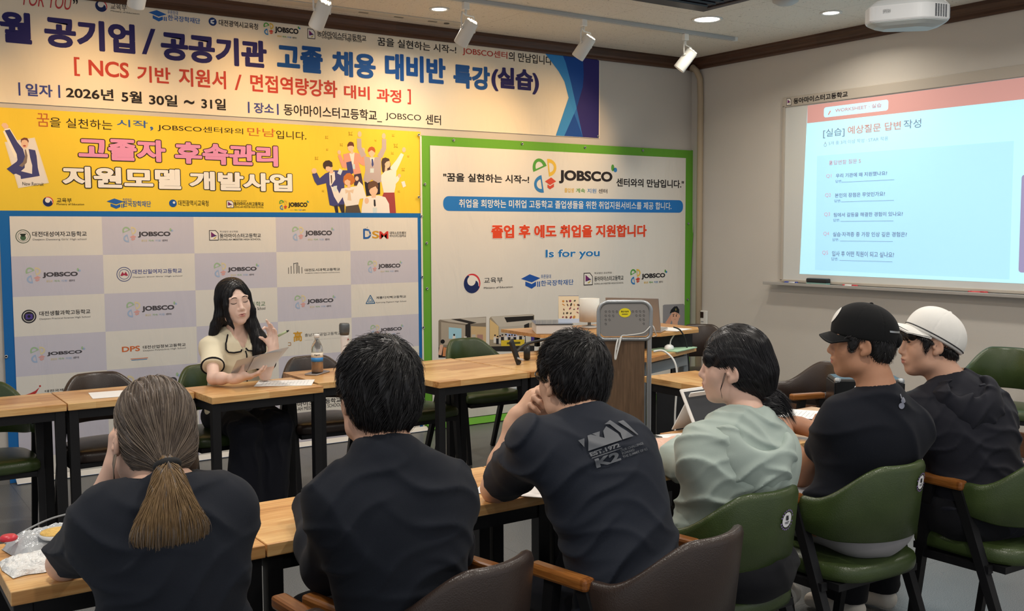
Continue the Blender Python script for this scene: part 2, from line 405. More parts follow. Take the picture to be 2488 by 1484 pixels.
ILLUS=[('#f0c9ab',[(3151,2115),(3150,2110),(3148,2105),(3144,2102),(3140,2100),(3135,2100),(3131,2101),(3127,2105),(3125,2109),(3124,2114),(3125,2120),(3127,2124),(3131,2128),(3135,2130),(3140,2130),(3144,2129),(3148,2125),(3150,2121)]),('#e8a590',[(3126,2091),(3144,2042),(3161,2002),(3192,2015),(3172,2053),(3148,2100)]),('#e8a590',[(3169,2101),(3217,2114),(3261,2118),(3305,2110),(3346,2036),(3333,2022),(3304,2035),(3289,2052),(3310,1970),(3254,1957),(3206,2014),(3181,1995)]),('#f4ece2',[(3218,2109),(3260,2118),(3250,2033),(3238,2032)]),('#f0c9ab',[(3228,2130),(3228,2107),(3250,2108),(3250,2130)]),('#f0c9ab',[(3255,2155),(3254,2145),(3249,2135),(3242,2128),(3234,2124),(3225,2124),(3217,2127),(3210,2134),(3206,2143),(3205,2153),(3206,2163),(3211,2172),(3218,2179),(3226,2183),(3235,2184),(3243,2181),(3250,2174),(3254,2165)]),('#6e3f34',[(3203,2157),(3204,2173),(3216,2191),(3231,2195),(3250,2190),(3256,2171),(3255,2158),(3242,2166),(3223,2165)]),('#e8a590',[(3320,2109),(3326,2072),(3312,2035),(3345,2027),(3357,2071),(3350,2114)]),('#f0c9ab',[(3345,2139),(3344,2133),(3342,2128),(3338,2124),(3333,2121),(3328,2121),(3323,2123),(3319,2127),(3316,2132),(3316,2137),(3317,2143),(3319,2149),(3323,2152),(3328,2155),(3333,2155),(3338,2153),(3342,2149),(3344,2144)]),('#4a3d52',[(3254,1957),(3310,1968),(3326,1879),(3252,1877)]),('#cfe0e6',[(3240,2033),(3260,2033),(3262,1998),(3242,1997)]),('#c2b3b3',[(3280,2220),(3281,2149),(3315,2083),(3354,2104),(3317,2160),(3315,2222)]),('#c2b3b3',[(3484,2225),(3483,2162),(3444,2102),(3485,2086),(3519,2155),(3520,2227)]),('#f0c9ab',[(3318,2253),(3317,2246),(3315,2239),(3310,2234),(3305,2232),(3300,2231),(3295,2234),(3290,2238),(3288,2244),(3287,2252),(3288,2259),(3291,2266),(3295,2271),(3300,2273),(3306,2274),(3311,2271),(3315,2267),(3318,2260)]),('#f0c9ab',[(3516,2249),(3515,2242),(3512,2235),(3508,2230),(3502,2227),(3497,2227),(3491,2229),(3487,2234),(3484,2240),(3484,2248),(3485,2255),(3488,2262),(3492,2267),(3497,2270),(3503,2270),(3508,2268),(3512,2263),(3515,2257)]),('#2f2b38',[(3336,1906),(3464,1909),(3463,1818),(3350,1803)]),('#c2b3b3',[(3335,2094),(3384,2087),(3424,2088),(3475,2099),(3473,1968),(3474,1909),(3441,1899),(3397,1925),(3361,1898),(3327,1919),(3345,1991)]),('#f4ece2',[(3382,2086),(3422,2088),(3403,2015)]),('#44508f',[(3396,2076),(3408,2076),(3413,2034),(3403,2015),(3396,2033)]),('#f0c9ab',[(3388,2109),(3388,2084),(3412,2086),(3412,2110)]),('#f0c9ab',[(3426,2128),(3425,2117),(3420,2107),(3412,2100),(3403,2096),(3394,2095),(3385,2099),(3377,2106),(3373,2115),(3371,2126),(3373,2137),(3378,2147),(3386,2155),(3395,2159),(3404,2159),(3413,2156),(3420,2149),(3425,2139)]),('#c2643a',[(3369,2126),(3369,2144),(3380,2160),(3400,2167),(3420,2160),(3429,2142),(3426,2122),(3410,2135),(3395,2141),(3377,2127)]),('#d8e6ea',[(3384,2006),(3415,2007),(3413,1975),(3383,1974)]),('#f6f0e8',[(3642,2129),(3600,2072),(3544,2012),(3596,1984),(3635,2054),(3667,2118)]),('#f0c9ab',[(3683,2155),(3682,2148),(3680,2142),(3675,2138),(3670,2135),(3665,2135),(3660,2137),(3656,2141),(3653,2147),(3652,2153),(3653,2160),(3656,2166),(3660,2170),(3665,2173),(3671,2173),(3676,2171),(3680,2167),(3683,2161)]),('#54423f',[(3477,2058),(3486,2083),(3510,2091),(3541,2083),(3553,2047),(3550,1997),(3539,1979),(3508,1962),(3483,1986)]),('#f0c9ab',[(3550,2045),(3549,2034),(3545,2024),(3538,2017),(3531,2013),(3523,2013),(3515,2016),(3509,2023),(3506,2033),(3504,2043),(3506,2054),(3510,2064),(3516,2071),(3524,2075),(3532,2076),(3539,2072),(3545,2065),(3549,2056)]),('#54423f',[(3486,2083),(3515,2090),(3541,2079),(3543,2067),(3520,2060),(3497,2036),(3485,2041)]),('#f0c9ab',[(3507,2024),(3503,1983),(3524,1982),(3527,2023)]),('#f6f0e8',[(3503,1987),(3555,2002),(3601,1990),(3594,1880),(3580,1825),(3493,1828),(3472,1923),(3475,1959)]),('#f6f0e8',[(3570,1873),(3618,1919),(3631,1949),(3611,1959),(3592,1941),(3536,1912)]),('#f0c9ab',[(3640,1959),(3639,1954),(3636,1949),(3633,1946),(3628,1944),(3624,1944),(3619,1945),(3616,1949),(3613,1953),(3613,1958),(3614,1963),(3616,1967),(3620,1971),(3624,1973),(3629,1973),(3633,1971),(3637,1968),(3639,1964)]),('#a84a4c',[(3493,1830),(3583,1832),(3594,1674),(3524,1673),(3480,1800)]),('#e9eef0',[(3641,1913),(3670,1920),(3682,1882),(3656,1870)]),('#4a4c85',[(2924,1953),(2961,1963),(2982,1924),(3027,1960),(3094,1984),(3200,1987),(3192,2044),(3233,2054),(3249,1971),(3175,1915),(3171,1725),(3089,1724),(3056,1733),(3031,1890),(2964,1873),(2942,1901)]),('#f0c9ab',[(2960,1976),(2959,1969),(2955,1963),(2950,1958),(2944,1956),(2937,1956),(2931,1958),(2925,1962),(2922,1968),(2921,1974),(2922,1981),(2926,1987),(2931,1992),(2938,1994),(2944,1994),(2951,1992),(2956,1988),(2959,1982)]),('#f0e9e4',[(3056,1965),(3099,1975),(3103,1918),(3068,1869),(3059,1878)]),('#5a4438',[(3067,1948),(3077,1948),(3078,1896),(3071,1882)]),('#f0c9ab',[(3059,1986),(3061,1960),(3089,1963),(3087,1989)]),('#f0c9ab',[(3081,2010),(3079,1998),(3074,1987),(3066,1979),(3056,1975),(3046,1974),(3037,1978),(3029,1986),(3024,1996),(3023,2008),(3025,2020),(3030,2031),(3038,2039),(3047,2043),(3058,2044),(3067,2040),(3075,2032),(3080,2022)]),('#4b3b36',[(3009,2016),(3011,2034),(3029,2050),(3058,2055),(3081,2040),(3085,2010),(3071,2005),(3052,2011),(3033,2008),(3028,1988),(3014,1999)]),('#393540',[(3090,1728),(3118,1733),(3125,1671),(3103,1671)]),('#393540',[(3126,1738),(3172,1738),(3173,1672),(3151,1671)]),('#dfe9ec',[(3138,1998),(3162,1986),(3146,1950),(3120,1963)]),('#f6f0ea',[(3066,1869),(3091,1795),(3123,1744),(3163,1796),(3150,1853),(3134,1817),(3116,1852)]),('#f8f4ee',[(3150,1853),(3203,1863),(3272,1873),(3292,1909),(3321,1883),(3349,1790),(3295,1780),(3284,1739),(3181,1725),(3163,1774)]),('#f0c9ab',[(3290,1929),(3289,1924),(3286,1918),(3282,1915),(3277,1912),(3272,1912),(3267,1914),(3264,1918),(3261,1923),(3260,1929),(3261,1934),(3264,1940),(3268,1944),(3273,1946),(3278,1946),(3283,1944),(3287,1940),(3289,1935)]),('#cf7a3e',[(3165,1906),(3170,1942),(3195,1965),(3219,1968),(3248,1948),(3262,1909),(3243,1888),(3203,1872),(3174,1885)]),('#f0c9ab',[(3222,1903),(3221,1895),(3217,1887),(3210,1882),(3203,1879),(3194,1879),(3187,1881),(3181,1887),(3177,1894),(3176,1902),(3177,1911),(3181,1918),(3188,1924),(3195,1927),(3203,1927),(3211,1924),(3217,1919),(3221,1912)]),('#cf7a3e',[(3175,1920),(3204,1943),(3233,1921),(3218,1910),(3199,1921),(3180,1911)]),('#f0c9ab',[(3199,1885),(3198,1858),(3222,1859),(3223,1886)]),('#ecd3b8',[(3179,1849),(3210,1841),(3249,1850),(3241,1819),(3220,1830),(3228,1766),(3197,1770),(3202,1827),(3183,1816)]),('#5d544e',[(3184,1725),(3284,1739),(3305,1672),(3175,1672)]),('#dfe9ec',[(3087,1869),(3116,1874),(3113,1830),(3084,1832)]),('#f5f1ec',[(3308,1704),(3325,1789),(3380,1803),(3450,1809),(3506,1796),(3536,1747),(3542,1671),(3308,1670)]),('#2d2b33',[(3409,1777),(3422,1777),(3426,1732),(3416,1723),(3409,1736)]),('#f0c9ab',[(3390,1821),(3392,1789),(3427,1792),(3425,1823)]),('#f0c9ab',[(3444,1850),(3442,1835),(3435,1822),(3425,1812),(3413,1807),(3401,1807),(3389,1812),(3380,1821),(3374,1834),(3372,1848),(3374,1863),(3381,1876),(3390,1886),(3402,1891),(3415,1891),(3427,1886),(3436,1877),(3442,1864)]),('#6f5140',[(3365,1857),(3364,1889),(3381,1909),(3411,1917),(3439,1906),(3449,1877),(3441,1854),(3426,1876),(3406,1867),(3385,1858),(3375,1844)]),('#f0c9ab',[(3370,1767),(3368,1760),(3365,1753),(3360,1748),(3354,1745),(3348,1745),(3342,1747),(3338,1752),(3335,1759),(3334,1767),(3335,1775),(3338,1781),(3343,1786),(3349,1789),(3355,1789),(3361,1787),(3366,1782),(3369,1775)]),('#dbe7ea',[(3401,1718),(3436,1718),(3433,1675),(3400,1675)]),('#a8872e',[(3030,2229),(3042,2224),(3054,2230),(3048,2218),(3054,2207),(3042,2212),(3029,2206),(3035,2218)]),('#f4cd3a',[(3033,2226),(3042,2222),(3051,2226),(3047,2218),(3050,2210),(3042,2214),(3033,2209),(3037,2218)]),('#a8872e',[(3213,2267),(3230,2261),(3246,2269),(3238,2254),(3246,2239),(3229,2245),(3213,2237),(3220,2253)]),('#f4cd3a',[(3218,2263),(3229,2259),(3241,2265),(3236,2254),(3241,2243),(3229,2247),(3217,2242),(3223,2253)]),('#a8872e',[(3144,2180),(3155,2175),(3167,2181),(3162,2170),(3167,2160),(3155,2164),(3144,2159),(3149,2169)]),('#f4cd3a',[(3147,2177),(3155,2174),(3164,2178),(3160,2170),(3164,2162),(3155,2166),(3147,2162),(3151,2170)]),('#a8872e',[(3037,2138),(3045,2135),(3053,2139),(3049,2131),(3053,2124),(3045,2127),(3037,2123),(3040,2131)]),('#f4cd3a',[(3039,2136),(3045,2134),(3051,2137),(3048,2131),(3050,2126),(3045,2128),(3039,2125),(3042,2131)]),('#a8872e',[(2948,2077),(2961,2072),(2975,2078),(2968,2066),(2974,2054),(2961,2059),(2948,2053),(2954,2065)]),('#f4cd3a',[(2952,2074),(2961,2070),(2971,2075),(2966,2066),(2970,2057),(2961,2061),(2952,2056),(2956,2065)]),('#a8872e',[(3423,2219),(3431,2216),(3439,2220),(3436,2213),(3439,2206),(3431,2209),(3423,2205),(3427,2212)]),('#f4cd3a',[(3426,2217),(3431,2215),(3437,2218),(3434,2213),(3437,2208),(3431,2210),(3425,2207),(3428,2212)]),('#a8872e',[(3566,2266),(3577,2262),(3589,2267),(3583,2257),(3589,2247),(3577,2251),(3566,2246),(3571,2257)]),('#f4cd3a',[(3569,2264),(3577,2261),(3586,2264),(3582,2257),(3585,2250),(3577,2253),(3569,2249),(3573,2257)]),('#a8872e',[(3581,2196),(3599,2190),(3616,2198),(3608,2182),(3616,2167),(3598,2173),(3581,2165),(3589,2181)]),('#f4cd3a',[(3586,2192),(3598,2188),(3611,2193),(3605,2182),(3611,2171),(3598,2176),(3586,2170),(3592,2181)]),('#a8872e',[(3558,2135),(3569,2130),(3580,2135),(3575,2125),(3580,2115),(3569,2120),(3557,2115),(3563,2125)]),('#f4cd3a',[(3561,2132),(3569,2129),(3577,2133),(3573,2125),(3577,2118),(3569,2121),(3561,2118),(3564,2125)]),('#a8872e',[(3695,2113),(3703,2110),(3712,2114),(3708,2107),(3711,2099),(3703,2102),(3695,2099),(3699,2106)]),('#f4cd3a',[(3697,2111),(3703,2109),(3709,2112),(3706,2106),(3709,2101),(3703,2104),(3697,2101),(3700,2106)]),('#a8872e',[(3646,2018),(3660,2013),(3674,2019),(3667,2006),(3673,1994),(3659,1999),(3645,1993),(3652,2006)]),('#f4cd3a',[(3650,2015),(3660,2011),(3670,2015),(3665,2006),(3670,1997),(3659,2001),(3649,1997),(3654,2006)]),('#a8872e',[(3611,1848),(3620,1845),(3630,1849),(3625,1840),(3630,1832),(3620,1836),(3611,1832),(3615,1840)]),('#f4cd3a',[(3614,1846),(3620,1843),(3627,1846),(3624,1840),(3627,1834),(3620,1837),(3614,1834),(3617,1840)]),('#a8872e',[(2998,1842),(3006,1838),(3015,1842),(3011,1834),(3014,1826),(3006,1830),(2997,1826),(3001,1834)]),('#f4cd3a',[(3000,1840),(3006,1837),(3012,1840),(3009,1834),(3012,1829),(3006,1831),(3000,1828),(3003,1834)]),('#efe5cf',[(946,2090),(1114,2125),(1185,1850),(1011,1814)]),('#efe9e2',[(954,2087),(1111,2120),(1176,1853),(1017,1822)]),('#fbf3e2',[(940,2154),(969,2075),(1000,1997),(1055,2031),(1016,2103),(977,2176)]),('#474a80',[(949,2161),(976,2169),(1016,2093),(1046,2053),(1056,2009),(1046,1970),(1079,1907),(1135,1892),(1028,1870),(1026,1890),(1001,1902),(988,1897),(951,1929),(1008,1975),(1013,1985),(1010,2020),(980,2089)]),('#474a80',[(1077,2054),(1114,2048),(1121,2011),(1125,1941),(1134,1892),(1091,1899),(1094,1956),(1083,2003)]),('#f2ebe4',[(1046,2053),(1077,2054),(1084,2003),(1094,1952),(1091,1903),(1030,1918),(1051,1938),(1056,2009)]),('#8a7a72',[(1055,2050),(1062,2051),(1070,2013),(1064,1971),(1039,1943),(1020,1950),(1043,1973),(1056,2009)]),('#f0c9ab',[(946,2171),(932,2190),(940,2203),(959,2204),(971,2189),(969,2172)]),('#fbf6ee',[(947,2168),(972,2174),(975,2166),(949,2160)]),('#f0c9ab',[(1077,2085),(1075,2075),(1071,2066),(1066,2059),(1059,2056),(1052,2055),(1046,2059),(1041,2065),(1038,2073),(1037,2083),(1038,2093),(1042,2102),(1048,2108),(1054,2112),(1061,2112),(1068,2109),(1073,2103),(1076,2095)]),('#7b4a3c',[(1035,2097),(1037,2112),(1055,2122),(1072,2120),(1080,2103),(1077,2090),(1070,2105),(1057,2109),(1042,2104),(1037,2088)]),('#b5544e',[(1063,2072),(1063,2070),(1061,2069),(1059,2067),(1056,2067),(1053,2067),(1051,2067),(1049,2068),(1047,2070),(1047,2071),(1047,2073),(1049,2075),(1051,2076),(1054,2077),(1057,2077),(1059,2076),(1062,2075),(1063,2074)])]
PHOTOS=[('#8d8274',[(3948,845),(3960,854),(4389,854),(4386,524),(3945,557)]),('#c9c1b5',[(3954,855),(4386,850),(4385,806),(4216,805),(4040,833)]),('#35302e',[(4058,852),(4146,850),(4300,811),(4246,803)]),('#b5aa9a',[(3971,834),(4193,796),(4191,641),(3969,656)]),('#a9d8ec',[(4040,790),(4157,773),(4156,689),(4039,699)]),('#d7b98c',[(4246,786),(4388,772),(4387,648),(4245,668)]),('#2c2827',[(4193,799),(4240,816),(4239,638),(4191,641)]),('#e8e3dc',[(4074,720),(4074,644),(4100,642),(4101,718)]),('#1d1b1c',[(4097,726),(4096,723),(4095,720),(4093,718),(4090,717),(4087,717),(4085,719),(4082,721),(4081,724),(4081,727),(4081,730),(4082,733),(4085,734),(4087,735),(4090,735),(4093,734),(4095,732),(4096,729)]),('#222021',[(3946,637),(4384,628),(4383,524),(3945,557)]),('#d88f5f',[(3989,636),(3982,566),(4023,560),(4029,630)]),('#e6b9a0',[(3960,659),(3942,580),(3971,573),(3989,652)]),('#17161a',[(4003,679),(4002,673),(3998,668),(3993,665),(3987,663),(3980,663),(3974,666),(3968,670),(3965,675),(3964,681),(3965,687),(3969,692),(3974,695),(3980,697),(3987,697),(3994,694),(3999,690),(4002,685)]),('#17161a',[(4171,627),(4170,621),(4167,616),(4162,613),(4156,611),(4149,611),(4143,614),(4138,618),(4135,624),(4134,630),(4135,635),(4138,640),(4143,644),(4149,646),(4156,645),(4162,643),(4167,638),(4170,633)]),('#efe9e2',[(4179,708),(4179,662),(4204,660),(4204,706)]),('#c9c0b2',[(4252,719),(4251,657),(4287,655),(4288,717)]),('#b48a80',[(4303,716),(4302,669),(4357,666),(4357,712)]),('#b99f7c',[(4073,624),(4215,619),(4215,598),(4085,597)]),('#a99b86',[(4422,838),(4435,852),(4845,852),(4864,843),(4863,542),(4420,574)]),('#cfc7ba',[(4435,850),(4851,849),(4851,788),(4774,761),(4514,765)]),('#2a2726',[(4565,840),(4858,838),(4858,804),(4589,798)]),('#e5c58c',[(4425,832),(4508,771),(4507,661),(4424,667)]),('#c3bbb0',[(4514,765),(4761,759),(4760,645),(4514,661)]),('#b9c3e6',[(4577,741),(4703,733),(4703,670),(4576,678)]),('#2b2928',[(4761,767),(4812,782),(4812,599),(4760,603)]),('#d8d4cc',[(4773,697),(4825,699),(4831,608),(4779,612)]),('#4a3f8f',[(4831,672),(4864,673),(4864,617),(4831,619)]),('#e9e4dc',[(4459,685),(4459,638),(4487,637),(4488,683)]),('#e3bfa5',[(4482,694),(4481,691),(4480,689),(4478,687),(4475,686),(4472,686),(4470,687),(4467,689),(4466,692),(4466,695),(4466,698),(4467,701),(4470,703),(4472,703),(4475,703),(4478,702),(4480,700),(4481,697)]),('#1b191b',[(4482,699),(4482,697),(4480,695),(4478,694),(4475,693),(4472,693),(4469,694),(4467,696),(4465,698),(4465,700),(4466,702),(4467,704),(4469,705),(4472,706),(4475,705),(4478,704),(4480,703),(4482,701)]),('#2b2a30',[(4484,673),(4484,626),(4512,624),(4513,671)]),('#e3bfa5',[(4506,682),(4506,679),(4504,677),(4502,675),(4500,674),(4497,674),(4494,675),(4492,677),(4491,680),(4490,683),(4491,686),(4492,689),(4494,691),(4497,692),(4500,691),(4502,690),(4505,688),(4506,685)]),('#1b191b',[(4507,687),(4506,685),(4505,683),(4503,682),(4500,681),(4497,681),(4494,682),(4492,684),(4490,686),(4490,688),(4490,690),(4492,692),(4494,693),(4497,694),(4500,693),(4503,693),(4505,691),(4507,689)]),('#d7d2ca',[(4509,677),(4509,630),(4537,628),(4537,675)]),('#e3bfa5',[(4531,686),(4531,683),(4529,680),(4527,678),(4525,678),(4522,678),(4519,679),(4517,681),(4516,684),(4515,687),(4516,690),(4517,692),(4519,694),(4522,695),(4525,695),(4527,694),(4529,692),(4531,689)]),('#1b191b',[(4532,690),(4531,688),(4530,687),(4528,685),(4525,685),(4522,685),(4519,686),(4517,687),(4515,689),(4514,692),(4515,694),(4517,695),(4519,697),(4522,697),(4525,697),(4528,696),(4530,695),(4531,693)]),('#26252b',[(4531,683),(4530,636),(4559,634),(4559,681)]),('#e3bfa5',[(4553,692),(4553,689),(4551,687),(4549,685),(4546,684),(4544,684),(4541,685),(4539,687),(4537,690),(4537,693),(4537,696),(4539,699),(4541,701),(4544,702),(4546,701),(4549,700),(4551,698),(4553,695)]),('#1b191b',[(4554,697),(4553,695),(4552,693),(4549,692),(4547,691),(4544,691),(4541,692),(4538,694),(4537,696),(4536,698),(4537,700),(4538,702),(4541,703),(4544,704),(4547,704),(4549,703),(4552,701),(4553,699)]),('#e9e4dc',[(4565,684),(4565,637),(4594,635),(4594,682)]),('#e3bfa5',[(4588,693),(4587,690),(4586,687),(4583,685),(4581,684),(4578,685),(4575,686),(4573,688),(4572,691),(4571,694),(4572,697),(4573,699),(4575,701),(4578,702),(4581,702),(4584,701),(4586,699),(4587,696)]),('#1b191b',[(4588,697),(4588,695),(4586,694),(4584,692),(4581,692),(4578,692),(4575,693),(4573,694),(4571,696),(4571,699),(4571,701),(4573,702),(4575,704),(4578,704),(4581,704),(4584,703),(4586,702),(4588,700)]),('#2b2a30',[(4599,676),(4599,629),(4628,627),(4628,674)]),('#e3bfa5',[(4622,685),(4622,682),(4620,680),(4618,678),(4615,677),(4613,677),(4610,678),(4608,681),(4606,683),(4606,686),(4606,689),(4608,692),(4610,694),(4613,695),(4615,695),(4618,693),(4620,691),(4622,688)]),('#1b191b',[(4623,690),(4622,688),(4621,686),(4618,685),(4616,684),(4612,685),(4610,685),(4607,687),(4606,689),(4605,691),(4606,693),(4607,695),(4610,696),(4613,697),(4616,697),(4618,696),(4621,694),(4622,692)]),('#d7d2ca',[(4625,677),(4624,630),(4654,628),(4654,676)]),('#e3bfa5',[(4647,686),(4647,683),(4646,681),(4643,679),(4641,678),(4638,678),(4635,679),(4633,682),(4632,684),(4631,687),(4632,690),(4633,693),(4635,695),(4638,696),(4641,696),(4643,694),(4646,692),(4647,690)]),('#1b191b',[(4648,691),(4648,689),(4646,687),(4644,686),(4641,685),(4638,686),(4635,686),(4632,688),(4631,690),(4630,692),(4631,694),(4633,696),(4635,697),(4638,698),(4641,698),(4644,697),(4646,695),(4648,693)]),('#26252b',[(4653,673),(4653,626),(4682,624),(4682,671)]),('#e3bfa5',[(4676,682),(4675,679),(4674,676),(4672,675),(4669,674),(4666,674),(4664,675),(4661,677),(4660,680),(4659,683),(4660,686),(4661,689),(4664,691),(4666,691),(4669,691),(4672,690),(4674,688),(4675,685)]),('#1b191b',[(4677,687),(4676,685),(4675,683),(4672,682),(4669,681),(4666,681),(4663,682),(4661,684),(4659,686),(4659,688),(4659,690),(4661,692),(4663,693),(4666,694),(4669,693),(4672,692),(4675,691),(4676,689)]),('#e9e4dc',[(4682,679),(4681,632),(4711,630),(4711,677)]),('#e3bfa5',[(4705,688),(4704,685),(4703,683),(4700,681),(4698,680),(4695,680),(4692,681),(4690,683),(4689,686),(4688,689),(4689,692),(4690,695),(4692,697),(4695,698),(4698,697),(4701,696),(4703,694),(4704,691)]),('#1b191b',[(4705,693),(4705,691),(4703,689),(4701,688),(4698,687),(4695,687),(4692,688),(4690,690),(4688,692),(4687,694),(4688,696),(4690,698),(4692,699),(4695,700),(4698,700),(4701,699),(4703,697),(4705,695)]),('#2b2a30',[(4710,677),(4710,630),(4740,628),(4740,675)]),('#e3bfa5',[(4733,686),(4733,683),(4731,681),(4729,679),(4727,678),(4724,678),(4721,679),(4719,682),(4717,684),(4717,687),(4717,690),(4719,693),(4721,695),(4724,696),(4727,696),(4729,694),(4731,692),(4733,689)]),('#1b191b',[(4734,691),(4734,689),(4732,687),(4730,686),(4727,685),(4724,685),(4721,686),(4718,688),(4717,690),(4716,692),(4717,694),(4718,696),(4721,697),(4724,698),(4727,698),(4730,697),(4732,695),(4734,693)]),('#d7d2ca',[(4739,670),(4739,622),(4768,621),(4769,668)]),('#e3bfa5',[(4762,679),(4762,676),(4760,674),(4758,672),(4755,671),(4752,671),(4750,672),(4747,674),(4746,677),(4746,680),(4746,683),(4748,686),(4750,688),(4752,689),(4755,689),(4758,687),(4760,685),(4762,682)]),('#1b191b',[(4763,684),(4762,682),(4761,680),(4758,679),(4755,678),(4752,678),(4749,679),(4747,681),(4745,683),(4745,685),(4745,687),(4747,689),(4749,690),(4752,691),(4756,691),(4758,690),(4761,688),(4762,686)]),('#e8c93a',[(4532,654),(4763,647),(4763,597),(4532,607)]),('#5b5a2a',[(4589,635),(4722,631),(4722,613),(4588,617)]),('#2d2b2c',[(4424,612),(4864,588),(4863,542),(4423,573)]),('#7fb6dc',[(4494,294),(4695,289),(4694,161),(4493,181)]),('#e9eaec',[(4561,293),(4695,289),(4694,167),(4561,180)]),('#d4505a',[(4593,295),(4695,292),(4694,276),(4593,280)]),('#9fb7c4',[(4574,252),(4688,247),(4688,199),(4574,205)]),('#d9dadd',[(4493,213),(4694,193),(4694,161),(4493,181)]),('#c9c4b4',[(3956,294),(4093,292),(4104,176),(3955,191)]),('#d07a4a',[(4009,289),(4028,181),(4063,183),(4043,291)]),('#e8dcb8',[(4260,287),(4296,286),(4301,174),(4265,178)]),('#95959a',[(6301,858),(6318,864),(6558,861),(6571,849),(6574,654),(6320,658),(6303,689)]),('#e3a98e',[(6387,674),(6428,755),(6396,768),(6332,697)]),('#e8b398',[(6419,702),(6419,662),(6486,659),(6486,698)]),('#ecb79c',[(6504,743),(6501,722),(6492,704),(6478,690),(6461,684),(6443,685),(6427,693),(6413,708),(6404,727),(6400,749),(6403,770),(6412,788),(6425,801),(6442,808),(6460,807),(6477,799),(6491,784),(6500,765)]),('#ecb79c',[(6516,749),(6515,744),(6514,739),(6512,736),(6509,734),(6506,734),(6503,736),(6500,740),(6499,745),(6498,750),(6499,756),(6500,760),(6502,764),(6505,765),(6508,765),(6511,763),(6514,760),(6515,755)]),('#23262b',[(6385,779),(6402,814),(6442,842),(6477,843),(6505,809),(6503,773),(6451,792),(6416,787)]),('#8f8a55',[(6470,812),(6469,808),(6468,805),(6466,802),(6463,801),(6460,801),(6458,802),(6456,805),(6454,809),(6454,813),(6454,817),(6456,820),(6458,823),(6460,824),(6463,824),(6466,823),(6468,820),(6469,816)]),('#2c2624',[(6421,766),(6445,767),(6444,773),(6420,771)]),('#2c2624',[(6463,768),(6484,768),(6483,773),(6462,773)]),('#2c2624',[(6438,755),(6438,752),(6437,750),(6435,748),(6433,748),(6431,748),(6429,749),(6427,750),(6426,753),(6426,755),(6426,758),(6427,760),(6429,761),(6431,762),(6433,762),(6435,761),(6437,759),(6438,757)]),('#2c2624',[(6474,754),(6474,752),(6473,749),(6471,748),(6469,747),(6467,747),(6465,748),(6463,750),(6462,752),(6461,755),(6462,757),(6463,759),(6465,761),(6467,762),(6469,761),(6471,760),(6472,759),(6474,757)]),('#c98a72',[(6438,724),(6452,719),(6464,724),(6461,727),(6452,723),(6439,727)])]
# ------------------------------------------------------------------ room
def floor_mat():
    m = mat('floor_vinyl', '#6f7072', .34, spec=.45); nt = m.node_tree; b = nt.nodes['Principled BSDF']
    tc = nt.nodes.new('ShaderNodeTexCoord')
    n1 = N(nt, 'ShaderNodeTexNoise', Scale=260.0, Detail=2.0); n2 = N(nt, 'ShaderNodeTexNoise', Scale=1.3, Detail=3.0)
    for n in (n1, n2): nt.links.new(tc.outputs['Object'], n.inputs['Vector'])
    cr = nt.nodes.new('ShaderNodeValToRGB'); cr.color_ramp.elements[0].position = .38; cr.color_ramp.elements[1].position = .66
    cr.color_ramp.elements[0].color = (*lin('#525456'), 1); cr.color_ramp.elements[1].color = (*lin('#7f807f'), 1)
    nt.links.new(n1.outputs['Fac'], cr.inputs[0])
    br = N(nt, 'ShaderNodeTexBrick', Scale=1.0); br.inputs['Mortar Size'].default_value = .0015; br.inputs['Brick Width'].default_value = .9; br.inputs['Row Height'].default_value = .9; br.offset = 0
    br.inputs['Color1'].default_value = br.inputs['Color2'].default_value = (1, 1, 1, 1); br.inputs['Mortar'].default_value = (.45, .45, .45, 1)
    nt.links.new(tc.outputs['Object'], br.inputs['Vector'])
    mx = nt.nodes.new('ShaderNodeMix'); mx.data_type = 'RGBA'; mx.blend_type = 'MULTIPLY'; mx.inputs[0].default_value = 1
    nt.links.new(cr.outputs[0], mx.inputs[6]); nt.links.new(br.outputs['Color'], mx.inputs[7])
    nt.links.new(mx.outputs[2], b.inputs['Base Color'])
    rr = nt.nodes.new('ShaderNodeMapRange'); rr.inputs[3].default_value = .22; rr.inputs[4].default_value = .42
    nt.links.new(n2.outputs['Fac'], rr.inputs[0]); nt.links.new(rr.outputs[0], b.inputs['Roughness'])
    return m
